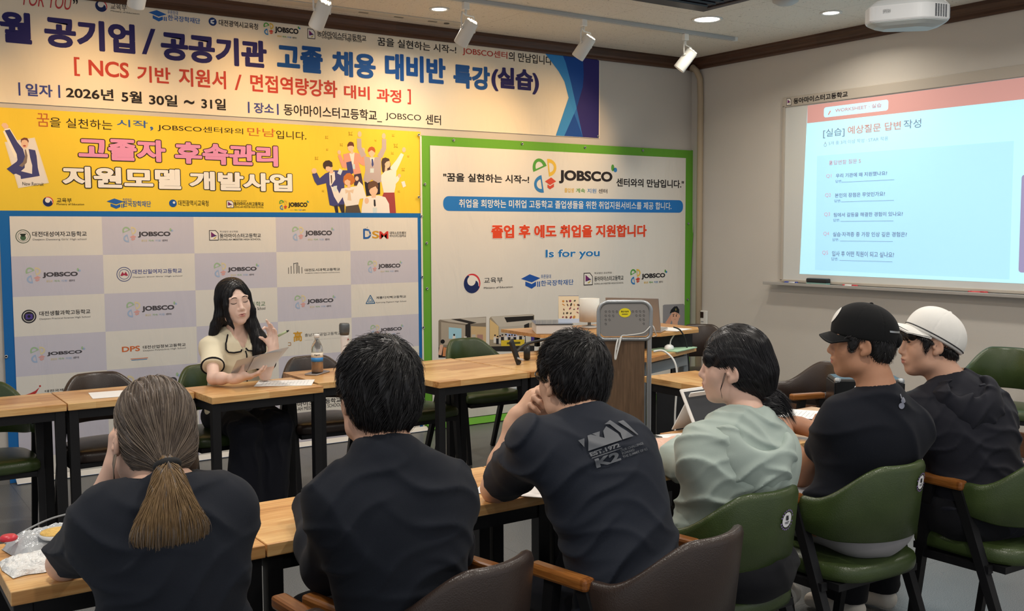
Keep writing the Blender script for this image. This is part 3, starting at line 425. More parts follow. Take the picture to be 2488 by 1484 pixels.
def ceil_mat():
    m = mat('ceiling_tile', '#ddd6c9', .9, spec=.2); nt = m.node_tree; b = nt.nodes['Principled BSDF']
    tc = nt.nodes.new('ShaderNodeTexCoord')
    v = N(nt, 'ShaderNodeTexNoise', Scale=55.0, Detail=3.0, Distortion=1.5); nt.links.new(tc.outputs['Object'], v.inputs['Vector'])
    cr = nt.nodes.new('ShaderNodeValToRGB'); cr.color_ramp.elements[0].position = .30; cr.color_ramp.elements[1].position = .37
    cr.color_ramp.elements[0].color = (*lin('#a39b8e'), 1); cr.color_ramp.elements[1].color = (*lin('#e4ddd1'), 1)
    nt.links.new(v.outputs['Fac'], cr.inputs[0])
    br = N(nt, 'ShaderNodeTexBrick', Scale=1.0); br.inputs['Mortar Size'].default_value = .0015; br.inputs['Brick Width'].default_value = 1.2; br.inputs['Row Height'].default_value = .6; br.offset = .5
    br.inputs['Color1'].default_value = br.inputs['Color2'].default_value = (1, 1, 1, 1); br.inputs['Mortar'].default_value = (.6, .58, .55, 1)
    nt.links.new(tc.outputs['Object'], br.inputs['Vector'])
    mx = nt.nodes.new('ShaderNodeMix'); mx.data_type = 'RGBA'; mx.blend_type = 'MULTIPLY'; mx.inputs[0].default_value = 1
    nt.links.new(cr.outputs[0], mx.inputs[6]); nt.links.new(br.outputs['Color'], mx.inputs[7]); nt.links.new(mx.outputs[2], b.inputs['Base Color'])
    bp = N(nt, 'ShaderNodeBump', Strength=.5, Distance=.006); nt.links.new(v.outputs['Fac'], bp.inputs['Height']); nt.links.new(bp.outputs['Normal'], b.inputs['Normal'])
    return m
X0, Y0 = -1.6, -1.4
struct(MB().box(((X0+RIGHT)/2, (Y0+FRONT)/2, -.05), (RIGHT-X0+.4, FRONT-Y0+.4, .1)).build('floor', floor_mat()))
struct(MB().box(((X0+RIGHT)/2, (Y0+FRONT)/2, CEIL+.05), (RIGHT-X0+.4, FRONT-Y0+.4, .1)).build('ceiling', ceil_mat()))
wallm = mat('wall_paint', '#cfcac3', .85, noise=(3, .03), bump=(90, .12, .004), spec=.2)
struct(MB().box(((X0+RIGHT)/2, FRONT+.06, CEIL/2), (RIGHT-X0+.4, .12, CEIL)).build('wall_front', wallm))
struct(MB().box((RIGHT+.06, (Y0+FRONT)/2, CEIL/2), (.12, FRONT-Y0+.3, CEIL)).build('wall_right', wallm))
dwood = wood_mat('dark_trim_wood', '#3a2418', '#4a2f20', '#5b3b28', .45, (1.8, .2))
dwoody = wood_mat('dark_trim_wood_side', '#3a2418', '#4a2f20', '#5b3b28', .45, (1.8, .2), 'Y')
bwood = wood_mat('baseboard_wood', '#4d3020', '#60402c', '#714d36', .45, (1.8, .3), 'Y')
def molding(name, x):
    m = MB()
    prof = [(0, 0), (.022, 0), (.03, .012), (.026, .03), (.034, .045), (.04, .075), (.05, .085), (.05, .1), (0, .1)]
    if not x:
        a = [(X0, FRONT-p, CEIL-.1+z) for p, z in prof]; b = [(RIGHT-p, FRONT-p, CEIL-.1+z) for p, z in prof]
    else:
        a = [(RIGHT-p, FRONT-p, CEIL-.1+z) for p, z in prof]; b = [(RIGHT-p, Y0, CEIL-.1+z) for p, z in prof]
    n = len(prof)
    m.add(a+b, [(i, (i+1) % n, n+(i+1) % n, n+i) for i in range(n)])
    return struct(m.build(name, dwoody if x else dwood))
molding('trim_1', False); molding('trim_2', True)
struct(MB().box((RIGHT-.009, (Y0+FRONT)/2, .085), (.018, FRONT-Y0, .17), bev=.004).build('baseboard_right', bwood))
struct(MB().box(((X0+RIGHT)/2, FRONT-.006, .05), (RIGHT-X0-.06, .012, .1)).build('baseboard_front', mat('base_grey', '#8d8b88', .6)))

white_metal = mat('white_enamel', '#e4e4e0', .4)
# cable trunking that drops from the corner of the cornice
m = MB()
P = [(RIGHT-.03, 6.80, 3.0), (RIGHT-.06, 6.76, 3.01), (RIGHT-.05, 6.72, 2.97), (RIGHT-.028, 6.70, 2.9), (RIGHT-.022, 6.695, 2.7), (RIGHT-.022, 6.695, 1.6), (RIGHT-.022, 6.695, .12)]
m.tube(P, .028, 8)
tag(m.build('cable_trunking', mat('trunk_cream', '#b9a88f', .6)), 'slim beige cable trunking running down the right wall beside the corner', 'cable trunking')
# intercom
t = thing('wall_thermostat', 'white wall thermostat with a small black display beside the green banner', 'thermostat', (RIGHT, 6.645, .74))
MB().box((-.012, 0, 0), (.024, .10, .13), bev=.006).build('casing', white_metal, t)
MB().box((-.0255, .008, .026), (.003, .045, .055)).build('display', mat('black_gloss', '#0c0d10', .15), t)
MB().box((-.0255, 0, -.035), (.003, .03, .006)).build('button', mat('mid_grey', '#8a8d90', .5), t)

lamp_on = mat('downlight_glow', '#ffffff', .4, emit=('#fff4e2', 9))
for i, (x, y) in enumerate(DOWN):
    r = (.055, .095, .06)[i]
    t = thing('ceiling_downlight', ('small round downlight near the banner wall, left of the others', 'large round downlight in the ceiling left of the projector',
              'small round downlight beside the projector')[i], 'downlight', (x, y, CEIL), group='round ceiling downlights')
    MB().lathe([(r+.018, 0), (r+.016, -.008), (r, -.006), (r-.006, .0)], n=28).build('rim', white_metal, t)
    MB().lathe([(r-.004, -.003), (0, -.0035)], n=28).build('lens', lamp_on, t)
t = thing('smoke_detector', 'pale round detector at the top edge of the ceiling', 'detector', (5.42, 4.68, CEIL))
MB().lathe([(.09, 0), (.085, -.025), (.05, -.045), (0, -.048)], n=28).build('casing', mat('detector_grey', '#b9bcbc', .5), t)
# air conditioner cassette
t = thing('air_conditioner', 'dark ceiling air conditioner grille above the room', 'air conditioner', (5.191-.48, 5.218-.48, CEIL))
MB().box((0, 0, -.012), (.96, .96, .024), bev=.006).build('panel', mat('ac_dark', '#2a2733', .4), t)
m = MB()
for k in range(9): m.box((0, -.3+.075*k, -.028), (.66, .03, .012), R=Matrix.Rotation(.5, 3, 'X'))
m.build('louvre', mat('ac_slat', '#17161c', .5), t)
for s in (-1, 1):
    MB().box((s*.41, 0, -.03), (.05, .7, .012), bev=.004).build('air_flap', mat('ac_flap', '#3a3742', .4), t)
# linear slot in the ceiling
t = thing('ceiling_slot', 'long flush white slot panel in the ceiling above the banner', 'slot panel', (3.3, 6.60, CEIL))
MB().box((0, 0, -.004), (1.5, .11, .008), bev=.002).build('panel', mat('slot_white', '#c8c2b6', .7), t)
for k in range(3): MB().box((.5-.28*k, .0, -.0095), (.07, .02, .003)).build('vent_opening', mat('slot_dark', '#7c766c', .8), t)
MB().lathe([(.022, 0), (.02, -.004), (0, -.005)], (.62, 0, -.008), n=16).build('sensor', mat('slot_sensor', '#4a4742', .5), t)
# track and spotlights
t = thing('lighting_track', 'long pale grey lighting track along the ceiling parallel to the banners', 'lighting track', (3.0, 5.85, CEIL))
MB().box((0, 0, -.014), (6.32, .036, .028), bev=.003).build('rail', mat('track_grey', '#aeb2b4', .45), t)
MB().box((3.175, 0, -.014), (.03, .04, .032), bev=.003).build('end_cap', white_metal, t)
spot_lab = ['white track spotlight cut off by the left top edge of the photo', 'white track spotlight hanging in front of the scholarship logos of the banner',
            'white track spotlight nearest the small left downlight', 'white track spotlight in front of the blue corner of the top banner',
            'white track spotlight at the right end of the track, by the corner']
led = mat('led_clear', '#f4f2ee', .2, emit=('#fff2dd', 1.2))
for i in range(1, 6):
    (x, y), d = SPOTS[i], SPOT_DIR[i]
    t = thing('track_spotlight', spot_lab[i-1], 'spotlight', (x, y, CEIL-.028), group='white spotlights on the ceiling track')
    R = d.to_track_quat('Z', 'Y').to_matrix(); c = Vector((0, 0, -.205))
    MB().box((0, 0, -.025), (.045, .032, .05), bev=.004).build('adapter', white_metal, t)
    MB().tube([(0, 0, -.05), (0, 0, -.085)], .008).build('stem', white_metal, t)
    p = Vector((1, 0, 0)); p = (p - d*p.dot(d)).normalized()
    hub = c - d*.03
    MB().tube([hub+p*.056, hub+p*.058+Vector((0, 0, .06)), hub+p*.05+Vector((0, 0, .09))*1.1, Vector((0, 0, -.085)), hub-p*.05+Vector((0, 0, .09))*1.1, hub-p*.058+Vector((0, 0, .06)), hub-p*.056], .006).build('yoke', white_metal, t)
    m = MB().lathe([(.0, -.092), (.040, -.09), (.046, -.082), (.048, .075), (.046, .082), (.04, .082), (.037, .06), (0, .058)], c, 24, R=R)
    b = m.build('lamp_housing', white_metal, t)
    m = MB()
    for k in range(18):
        a = k*2.399; rr = .0085*math.sqrt(k+.5)
        m.lathe([(.0055, 0), (.0055, -.006), (0, -.009)], c + R @ Vector((rr*math.cos(a), rr*math.sin(a), -.0905)), 8, R=R)
    m.build('vent_cap', led, t)
    MB().lathe([(.038, 0), (0, 0.001)], c + R @ Vector((0, 0, .07)), 20, R=R).build('lens', mat('spot_glow', '#ffffff', .4, emit=('#ffe2bd', 5)), t)
    for s in (-1, 1): MB().lathe([(.010, -.006), (.010, .006)], hub+p*s*.052, 12, R=p.to_track_quat('Z', 'Y').to_matrix()).build('pivot_knob', white_metal, t)
# ------------------------------------------------------------------ banners (all print lies flat on the cloth)
INK = dict(navy='#2c2a6b', hblue='#1f56a0', red='#c2473d', black='#231f22', hred='#c5454a', ind='#3d4a96', sblue='#2a64b0', brick='#c2683c',
           script='#3b68ad', pink='#e79bc6', white='#f7f5f0', orange='#e8502f', iblue='#2b7ec4', gold='#e8b93c', lgreen='#5aa646', grey='#5a575a',
           dgold='#d8a030', crim='#d6403a', dgreen='#4d7a44', multi='#d9703c', sred='#b98f8a', sgrey='#6f7d95', slight='#95a5b6', spink='#c9a4ac')
FONTCACHE = {}
class Glyph(list):
    pass
def glyphs(txt, w):
    """triangulated outline of a line of text, normalised to its own box"""
    key = (txt, w)
    if key in FONTCACHE: return FONTCACHE[key]
    cu = bpy.data.curves.new('t', 'FONT'); cu.body = txt; cu.size = 1; cu.resolution_u = 4
    cu.offset = (0, .012, .010, .018, .018)[w]
    ob = bpy.data.objects.new('t', cu); C.objects.link(ob)
    dg = bpy.context.evaluated_depsgraph_get()
    me = ob.evaluated_get(dg).to_mesh()
    V = np.array([v.co[:2] for v in me.vertices]) if me.vertices else np.zeros((1, 2))
    F = [tuple(p.vertices) for p in me.polygons]
    ob.evaluated_get(dg).to_mesh_clear()
    bpy.data.objects.remove(ob); bpy.data.curves.remove(cu)
    if w >= 2:                                       # heavy weights: shifted copies of the outline
        r, k = ((.014, 5), (.028, 6), (.058, 10))[w-2]; n = len(V)
        F = [tuple(q+n*j for q in f) for j in range(k) for f in F]; Z = np.repeat(np.arange(k)*.25, n)
        V = np.concatenate([V+[r*math.cos(6.2832*j/k), r*math.sin(6.2832*j/k)] for j in range(k)])
    else: Z = np.zeros(len(V))
    lo, hi = V.min(0), V.max(0); V = (V-lo)/np.maximum(hi-lo, 1e-6)
    V = Glyph(V); V.Z = Z
    FONTCACHE[key] = (V, F, (hi-lo))
    return FONTCACHE[key]
class Print:
    """flat printing on a wall plane: front (x, z) or right (y, z)"""
    def __init__(s, base, plane='F', rough=.7, emit=0): s.base = base; s.plane = plane; s.V = []; s.F = []; s.M = []; s.cols = []; s.rough = rough; s.emit = emit
    def ci(s, c):
        if c not in s.cols: s.cols.append(c)
        return s.cols.index(c)
    def pt(s, u, z, lay):
        d = s.base - lay*.00012
        return (u, d, z) if s.plane == 'F' else (d, u, z)
    def poly(s, c, pts, lay=1):
        n = len(s.V); s.V += [s.pt(u, z, lay) for u, z in pts]; s.F.append(tuple(range(n, n+len(pts)))); s.M.append(s.ci(c))
    def rect(s, c, a, b, lay=1): s.poly(c, [(a[0], a[1]), (b[0], a[1]), (b[0], b[1]), (a[0], b[1])], lay)
    def rrect(s, c, a, b, r, lay=1):
        P = []
        sx = 1 if b[0] > a[0] else -1
        for (cx, cz, a0) in ((b[0]-sx*r, b[1]-r, 0), (a[0]+sx*r, b[1]-r, 90), (a[0]+sx*r, a[1]+r, 180), (b[0]-sx*r, a[1]+r, 270)):
            for k in range(7):
                t = math.radians(a0+15*k); P.append((cx+sx*r*math.cos(t), cz+r*math.sin(t)))
        s.poly(c, P, lay)
    def disc(s, c, u, z, r, lay=1, rz=None, n=28, a0=0, a1=360):
        s.poly(c, [(u+r*math.cos(math.radians(a0+(a1-a0)*k/n)), z+(rz or r)*math.sin(math.radians(a0+(a1-a0)*k/n))) for k in range(n+(a1-a0 < 360))], lay)
    def ring(s, c, u, z, r, w, lay=1, n=32):
        o = len(s.V)
        for rr in (r, r-w): s.V += [s.pt(u+rr*math.cos(2*math.pi*k/n), z+rr*math.sin(2*math.pi*k/n), lay) for k in range(n)]
        for k in range(n): s.F.append((o+k, o+(k+1) % n, o+n+(k+1) % n, o+n+k)); s.M.append(s.ci(c))
    def line(s, c, P, w, lay=1):
        for (a, b) in zip(P[:-1], P[1:]):
            d = Vector((b[0]-a[0], b[1]-a[1])); l = d.length or 1; nx, nz = -d.y/l*w/2, d.x/l*w/2
            s.poly(c, [(a[0]+nx, a[1]+nz), (b[0]+nx, b[1]+nz), (b[0]-nx, b[1]-nz), (a[0]-nx, a[1]-nz)], lay)
    def text(s, txt, c, w, u0, z0, u1, z1, lay=2, shear=0.0):
        V, F, sz = glyphs(txt, w); n = len(s.V); c = INK.get(c, c)
        if txt in '|_~[]/-,.·': pass
        s.V += [s.pt(u0+(u1-u0)*x + shear*(z1-z0)*y, z0+(z1-z0)*y, lay+q) for (x, y), q in zip(V, V.Z)]
        i = s.ci(c)
        for f in F: s.F.append(tuple(k+n for k in f)); s.M.append(i)
    def outlined(s, txt, c, oc, w, u0, z0, u1, z1, lay=2, grow=.4):
        h = z1-z0; V, F, sz = glyphs(txt, w); g = .038*h
        V2, F2, _ = glyphs(txt, 4)
        s.text(txt, oc, 4, u0-g, z0-g, u1+g, z1+g, lay); s.text(txt, c, w, u0, z0, u1, z1, lay+4)
    def build(s, name, parent):
        ms = []
        for c in s.cols:
            nm = 'ink_%s_%d' % (c[1:], int(s.emit*100))
            ms.append(mat(nm, c, s.rough, spec=.25, emit=(c, s.emit) if s.emit else None))
        o = mesh(name, s.V, s.F, ms, None, False, s.M)
        o.parent = parent
        return o
def cloth(name, u0, u1, z0, z1, base, m, parent, amp=.004, nx=60, nz=30, seed=1, curl=None):
    rnd = random.Random(seed); ph = [rnd.uniform(0, 6.28) for _ in range(6)]
    V = []; F = []
    for j in range(nz+1):
        for i in range(nx+1):
            u = u0+(u1-u0)*i/nx; z = z0+(z1-z0)*j/nz
            e = min(1, 6*min(i/nx, 1-i/nx), 6*min(j/nz, 1-j/nz))
            d = amp*(.5+.5*math.sin(u*3.1+z*1.7+ph[0])*math.sin(z*5.0-u*2+ph[1]))*e
            if curl and z < curl[0]: d -= 0; 
            V.append((u, base+d, z))
    for j in range(nz):
        for i in range(nx): a = j*(nx+1)+i; F.append((a, a+1, a+nx+2, a+nx+1))
    return mesh(name, V, F, m, parent, True)
def fabric(name, col, rough=.75):
    m = mat(name, col, rough, spec=.25); nt = m.node_tree; b = nt.nodes['Principled BSDF']
    tc = nt.nodes.new('ShaderNodeTexCoord'); mp = nt.nodes.new('ShaderNodeMapping'); mp.inputs['Rotation'].default_value = (0, .75, 0); mp.inputs['Scale'].default_value = (2.2, 1, .6)
    nt.links.new(tc.outputs['Object'], mp.inputs[0])
    n = N(nt, 'ShaderNodeTexNoise', Scale=3.0, Detail=3.0, Distortion=.8); nt.links.new(mp.outputs[0], n.inputs['Vector'])
    n2 = N(nt, 'ShaderNodeTexNoise', Scale=700.0, Detail=1.0); nt.links.new(tc.outputs['Object'], n2.inputs['Vector'])
    ad = nt.nodes.new('ShaderNodeMath'); ad.operation = 'MULTIPLY_ADD'; ad.inputs[1].default_value = .015
    nt.links.new(n2.outputs['Fac'], ad.inputs[0]); nt.links.new(n.outputs['Fac'], ad.inputs[2])
    bp = N(nt, 'ShaderNodeBump', Strength=.30, Distance=.03); nt.links.new(ad.outputs[0], bp.inputs['Height']); nt.links.new(bp.outputs['Normal'], b.inputs['Normal'])
    return m
def grommets(parent, pts, base):
    m = MB()
    for k, (u, z) in enumerate(pts):
        g = MB().lathe([(.011, 0), (.010, -.003), (.006, -.003), (.005, 0)], (u, base, z), 14, R=Matrix.Rotation(-math.pi/2, 3, 'X'))
        g.build('grommet', mat('grommet_metal', '#b9bcc0', .3, .8), parent)
def jobsco(p, x0, z0, x1, z1, faint=False, lay=2):
    w = x1-x0; c = ['#5aa646', '#edc44d', '#3b86c8', '#d9523f', '#2b272b']
    if faint: c = ['#a9c6a2', '#e3d6ae', '#a9bfdf', '#dfa9a6', '#4d4a50']
    p.text('JOBSCO', c[4], 3, x0, z0, x1, z1, lay)
    def D(cx, cz, ang, col):
        r = .125*w; P = []; Q = []
        for k in range(13):
            a = math.radians(-90+180*k/12); P.append((r*math.cos(a)*1.2, r*math.sin(a)))
        ca, sa = math.cos(ang), math.sin(ang)
        f = lambda L, s: [(cx+(x*ca-z*sa)*s, cz+(x*sa+z*ca)*s) for x, z in L]
        o = len(p.V); A = f(P, 1); B = f([(x-.0*r, z) for x, z in P], .55)
        ox = .18*r; B = [(x+ox*ca, z+ox*sa) for x, z in B]
        p.V += [p.pt(u, z, lay) for u, z in A+B]; n = len(A)
        for k in range(n): p.F.append((o+k, o+(k+1) % n, o+n+(k+1) % n, o+n+k)); p.M.append(p.ci(col))
    zc = (z0+z1)/2
    D(x0-.335*w, zc+.10*w, math.radians(112), c[0]); D(x0-.195*w, zc+.12*w, math.radians(8), c[1]); D(x0-.29*w, zc-.11*w, math.radians(-170), c[2])
    cx, cz, s = x0-.15*w, zc-.09*w, .10*w
    p.poly(c[3], [(cx-s, cz+.15*s), (cx+.1*s, cz+.75*s), (cx+s, cz+.2*s), (cx-.1*s, cz-.35*s)], lay)
    p.poly(c[3], [(cx-.55*s, cz-.25*s), (cx-.1*s, cz-.5*s), (cx+.6*s, cz-.12*s), (cx+.6*s, cz-.6*s), (cx-.1*s, cz-.95*s), (cx-.55*s, cz-.7*s)], lay)
    p.disc(c[0], x1+.005*w, z1+.06*w, .03*w, lay, .05*w); p.disc(c[2], x1+.055*w, z1+.03*w, .035*w, lay)
    for k, (t, cc) in enumerate((('졸업생', c[1]), ('계속', c[0]), ('지원', c[2]), ('센터', c[4]))):
        a = x0+w*(.10+.21*k); p.text(t, cc, 1, a, z0-.13*w, a+.17*w, z0-.065*w, lay)
def taegeuk(p, u, z, r, lay=2):
    p.disc('#d8414a', u, z, r, lay); p.disc('#f4efe8', u-.09*r, z-.09*r, r*.93, lay+1); p.disc('#1f2f63', u-.02*r, z-.02*r, r*.98, lay+2, a0=118, a1=338)
    p.disc('#1f2f63', u+.30*r, z-.16*r, r*.46, lay+3); p.disc('#f4efe8', u-.08*r, z+.26*r, r*.50, lay+4); p.disc('#1f2f63', u-.5*r, z+.38*r, r*.30, lay+3, a0=60, a1=250)
def gradcap(p, x0, x1, zc, c='#2a66b8', lay=2):
    w = x1-x0
    p.poly(c, [(x0, zc+.12*w), (x0+.45*w, zc+.30*w), (x1, zc+.12*w), (x0+.55*w, zc-.05*w)], lay)
    p.poly(c, [(x0+.22*w, zc), (x0+.55*w, zc-.12*w), (x0+.78*w, zc-.02*w), (x0+.78*w, zc-.2*w), (x0+.55*w, zc-.32*w), (x0+.22*w, zc-.18*w)], lay)
    for k in range(2): p.rect(c, (x0+(.84+.1*k)*w, zc-.25*w), (x0+(.89+.1*k)*w, zc-.02*w), lay)
def school_d(p, x0, z0, x1, z1, lay=2):
    w = x1-x0; h = z1-z0
    p.poly('#3a3438', [(x0, z0), (x1, z0), (x1, z1-.3*h), (x1-.3*w, z1), (x0, z1)], lay)
    p.poly('#f2eee8', [(x0+.07*w, z0+.07*h), (x1-.07*w, z0+.07*h), (x1-.07*w, z1-.33*h), (x1-.33*w, z1-.07*h), (x0+.07*w, z1-.07*h)], lay+1)
    p.poly('#7a2f6e', [(x0+.2*w, z0+.3*h), (x0+.2*w, z1-.15*h), (x0+.62*w, z0+.55*h)], lay+2)
    p.poly('#3d2a66', [(x0+.2*w, z0+.3*h), (x0+.62*w, z0+.55*h), (x0+.85*w, z0+.45*h)], lay+2)
    p.poly('#c9b23c', [(x0+.4*w, z0+.18*h), (x0+.85*w, z0+.42*h), (x0+.6*w, z0+.15*h)], lay+2)

# ---- top banner
t = thing('event_banner', 'long white event banner with big navy and red lettering under the cornice', 'banner', (0, 0, 0))
B = FRONT-.010
cloth('cloth', -.9, 5.572, 2.327, 3.012, B+.002, fabric('banner_white', '#f0e6d3'), t, .002, 80, 12, 3)
def part(base, name, parent, *fs):
    p = Print(base)
    for f in fs: f(p)
    return p.build(name, parent)
def rows(R, **kw): return lambda p: [p.text(*r, shear=.15 if r[1] == 'hred' else 0, **kw) for r in R]
q = B+.0012
def words(name, R):
    for r in R: part(q, name, t, rows([r]))
part(q, 'opening_phrase', t, rows(TOPTXT[0:2])); words('slogan_lettering', TOPTXT[9:12]); words('headline_lettering', TOPTXT[12:20])
words('course_lettering', TOPTXT[20:29]); words('date_lettering', TOPTXT[29:37]); words('place_lettering', TOPTXT[37:])
part(q, 'ministry_logo', t, rows(TOPTXT[2:4]), lambda p: taegeuk(p, 1.529, 2.965, .036)); part(q, 'foundation_logo', t, rows(TOPTXT[4:6]), lambda p: gradcap(p, 1.819, 1.934, 2.945))
part(q, 'education_office_logo', t, rows(TOPTXT[6:7]), lambda p: (p.disc('#1f3a78', 2.236, 2.946, .027, 2), p.poly('#e9eef4', [(2.222, 2.955), (2.25, 2.962), (2.244, 2.952), (2.226, 2.946), (2.248, 2.94), (2.24, 2.93), (2.222, 2.936)], 3)))
part(q, 'job_centre_logo', t, lambda p: jobsco(p, 2.67, 2.915, 2.844, 2.962)); part(q, 'school_logo', t, rows(TOPTXT[7:9]), lambda p: school_d(p, 2.912, 2.904, 2.969, 2.974))
p = Print(B+.0012)
p.poly('#1a4ea2', [(4.98, 3.004), (5.166, 3.005), (5.385, 3.009), (5.563, 3.009), (5.559, 2.33), (5.386, 2.33), (5.187, 2.33), (5.10, 2.33), (5.234, 2.65), (5.202, 2.78), (5.129, 2.86)], 1)
p.poly('#332e74', [(5.385, 3.009), (5.563, 3.009), (5.559, 2.33), (5.386, 2.33), (5.319, 2.57), (5.385, 2.75), (5.395, 2.85)], 2)
p.poly('#3b8fd6', [(4.98, 3.004), (5.166, 3.005), (5.202, 2.94), (5.26, 2.773), (5.319, 2.57), (5.293, 2.522), (5.234, 2.65), (5.19, 2.78), (5.129, 2.86)], 3)
p.poly('#3f93d8', [(5.234, 2.65), (5.293, 2.522), (5.187, 2.33), (5.10, 2.33)], 3)
p.poly('#2f6fc0', [(5.293, 2.522), (5.319, 2.57), (5.386, 2.33)], 3)
p.build('corner_graphic', t)
grommets(t, [(3.75, 3.0), (5.55, 2.995), (5.55, 2.345)], B-.003)

# ---- yellow banner
t = thing('programme_banner', 'yellow banner with pink and white lettering and cartoon office workers', 'banner', (0, 0, 0))
B = FRONT-.014
cloth('cloth', .83, 3.812, 1.655, 2.296, B+.002, fabric('banner_yellow', '#f7d545'), t, .002, 60, 20, 5)
q = B+.0012
words('slogan_lettering', YELTXT[:7])
big = lambda R: (lambda p: [p.outlined(a, INK[b], '#241d1c', 3, *c) for (a, b, w, *c) in R])
for k in range(4): part(q, 'pink_title_lettering' if k < 2 else 'white_title_lettering', t, big(YELBIG[k:k+1]))
part(q, 'ministry_logo', t, rows(YELTXT[7:9]), lambda p: taegeuk(p, 1.176, 1.735, .030)); part(q, 'foundation_logo', t, rows(YELTXT[9:11]), lambda p: gradcap(p, 1.521, 1.627, 1.728))
part(q, 'education_office_logo', t, rows(YELTXT[11:12]), lambda p: (p.disc('#1f5aa5', 1.938, 1.733, .025, 2), p.disc('#e9eef4', 1.945, 1.738, .008, 3)))
part(q, 'school_logo', t, rows(YELTXT[12:15]), lambda p: school_d(p, 2.298, 1.706, 2.348, 1.757)); part(q, 'job_centre_logo', t, lambda p: jobsco(p, 2.741, 1.71, 2.884, 1.749))
pl = lambda L, s=.08: (lambda p: [p.poly(c, [(a/1000, b/1000) for a, b in pts], 1+k*s) for k, (c, pts) in enumerate(L)])
nL = len(ILLUS)-12
part(q, 'office_worker_illustration', t, pl(ILLUS[:nL])); part(q, 'new_recruit_illustration', t, pl(ILLUS[nL:]), lambda p: p.text('New Recruit', 'grey', 0, 1.035, 1.832, 1.155, 1.853, 14))
grommets(t, [(3.785, 1.80), (3.79, 2.27)], B-.012)

# ---- photo wall banner with the checker of school logos
t = thing('sponsor_backdrop', 'blue-edged backdrop with a checker of school logos behind the seated presenter', 'banner', (0, 0, 0))
B = FRONT-.018
CX = [.955, 1.486, 2.069, 2.643, 3.211, 3.775]; RZ = [1.644, 1.400, 1.152, .908, .660, .405, .150, .012]
cloth('border', .898, 3.832, .004, 1.678, B+.002, fabric('banner_blue', '#1f6fb8'), t, .002, 50, 30, 7)
m = MB()
V = []; F = []; FM = []
for j in range(7):
    for i in range(5):
        n = len(V); V += [(CX[i], B-.001, RZ[j]), (CX[i+1], B-.001, RZ[j]), (CX[i+1], B-.001, RZ[j+1]), (CX[i], B-.001, RZ[j+1])]
        F.append((n, n+1, n+2, n+3)[::-1]); FM.append((i+j) % 2)
mesh('checker', V, F, [fabric('check_white', '#eae6de'), fabric('check_lavender', '#d2cfdc')], t, False, FM)
m = MB()
m.add([(.93, B-.006, .03), (3.83, B-.006, .03), (3.83, B-.06, .006), (.93, B-.06, .006)], [(0, 1, 2, 3)], 0)
m.add([(.93, B-.06, .006), (3.83, B-.06, .006), (3.83, B-.066, .006), (.93, B-.066, .006)], [(0, 1, 2, 3)], 1)
m.build('curled_hem', [MATS['check_white'], MATS['banner_blue']], t)
q = B-.0016
for a, b in ((0, 2), (2, 5), (5, 10), (10, 12), (12, 14), (14, 16), (16, 18), (18, 20), (20, 23), (23, 26), (26, 27), (27, 29)): part(q, 'school_name', t, rows(CHKTXT[a:b]))
for r in JOBCHK: part(q, 'sponsor_logo', t, lambda p: jobsco(p, *r, faint=True))
p = Print(q)
def cut(name='school_emblem'):
    global p
    p.build(name, t); p = Print(q)
p.ring('#4a5a48', 1.026, 1.521, .042, .004); p.ring('#4a5a48', 1.026, 1.521, .03, .002)
p.disc('#4f6f52', 1.026, 1.513, .016, 2); p.poly('#2f3a30', [(1.008, 1.538), (1.044, 1.538), (1.034, 1.52), (1.018, 1.52)], 3); cut()
school_d(p, 2.171, 1.485, 2.235, 1.555); cut()
p.ring('#3f4a86', 1.612, 1.273, .047, .004); p.ring('#3f4a86', 1.612, 1.273, .033, .003); p.poly('#b03a55', [(1.588, 1.265), (1.602, 1.29), (1.612, 1.275), (1.622, 1.29), (1.636, 1.265), (1.626, 1.262), (1.612, 1.268), (1.598, 1.262)], 2); cut()
for k, hh in enumerate((.045, .055, .075, .07, .055, .045)): p.rect('#3c3a3e', (2.728+.02*k, 1.245), (2.732+.02*k, 1.245+hh), 2)
p.line('#3c3a3e', [(2.77, 1.315), (2.80, 1.322), (2.80, 1.25)], .004, 2); cut()
p.disc('#35333a', 1.041, 1.029, .042, 2, n=36); p.disc('#e9e5dc', 1.041, 1.029, .034, 3, n=36); p.disc('#35333a', 1.041, 1.029, .03, 4, n=36); p.rrect('#5b4a9a', (1.022, 1.012), (1.062, 1.044), .006, 5); p.disc('#2b2833', 1.041, 1.029, .009, 6); cut()
p.poly('#c5413d', [(1.0, .545), (1.03, .552), (1.06, .565), (1.085, .585), (1.065, .55), (1.04, .535)], 2); p.disc('#c5413d', 1.088, .592, .006, 2); cut()
p.line('#2f6a9c', [(3.33, 1.006), (3.367, 1.068), (3.404, 1.006), (3.33, 1.006)], .006, 2); p.line('#3f86b8', [(3.346, 1.016), (3.367, 1.05), (3.388, 1.016), (3.346, 1.016)], .004, 2); p.text('2002', '#2f6a9c', 1, 3.357, 1.02, 3.378, 1.028, 3); cut()
p.ring('#e8e2d4', 3.365, 1.53, .017, .003, 4)
p.line('#4b4a48', [(3.347, 1.567), (3.352, 1.575)], .003, 3); p.line('#4b4a48', [(3.336, 1.56), (3.33, 1.565)], .003, 3); cut()
p.line('#d9703c', [(1.635, .72), (1.745, .72)], .004, 3); p.line('#3f7ab0', [(1.64, .712), (1.74, .712)], .004, 3); cut()
p.line('#b5813a', [(2.62, .735), (2.60, .735), (2.60, .755), (2.62, .755)], .004, 3); p.line('#b5813a', [(2.715, .735), (2.735, .735), (2.735, .755), (2.715, .755)], .004, 3)
cut()
grommets(t, [(3.81, 1.19), (3.815, .80), (.905, .79), (3.81, 1.655)], B-.003)

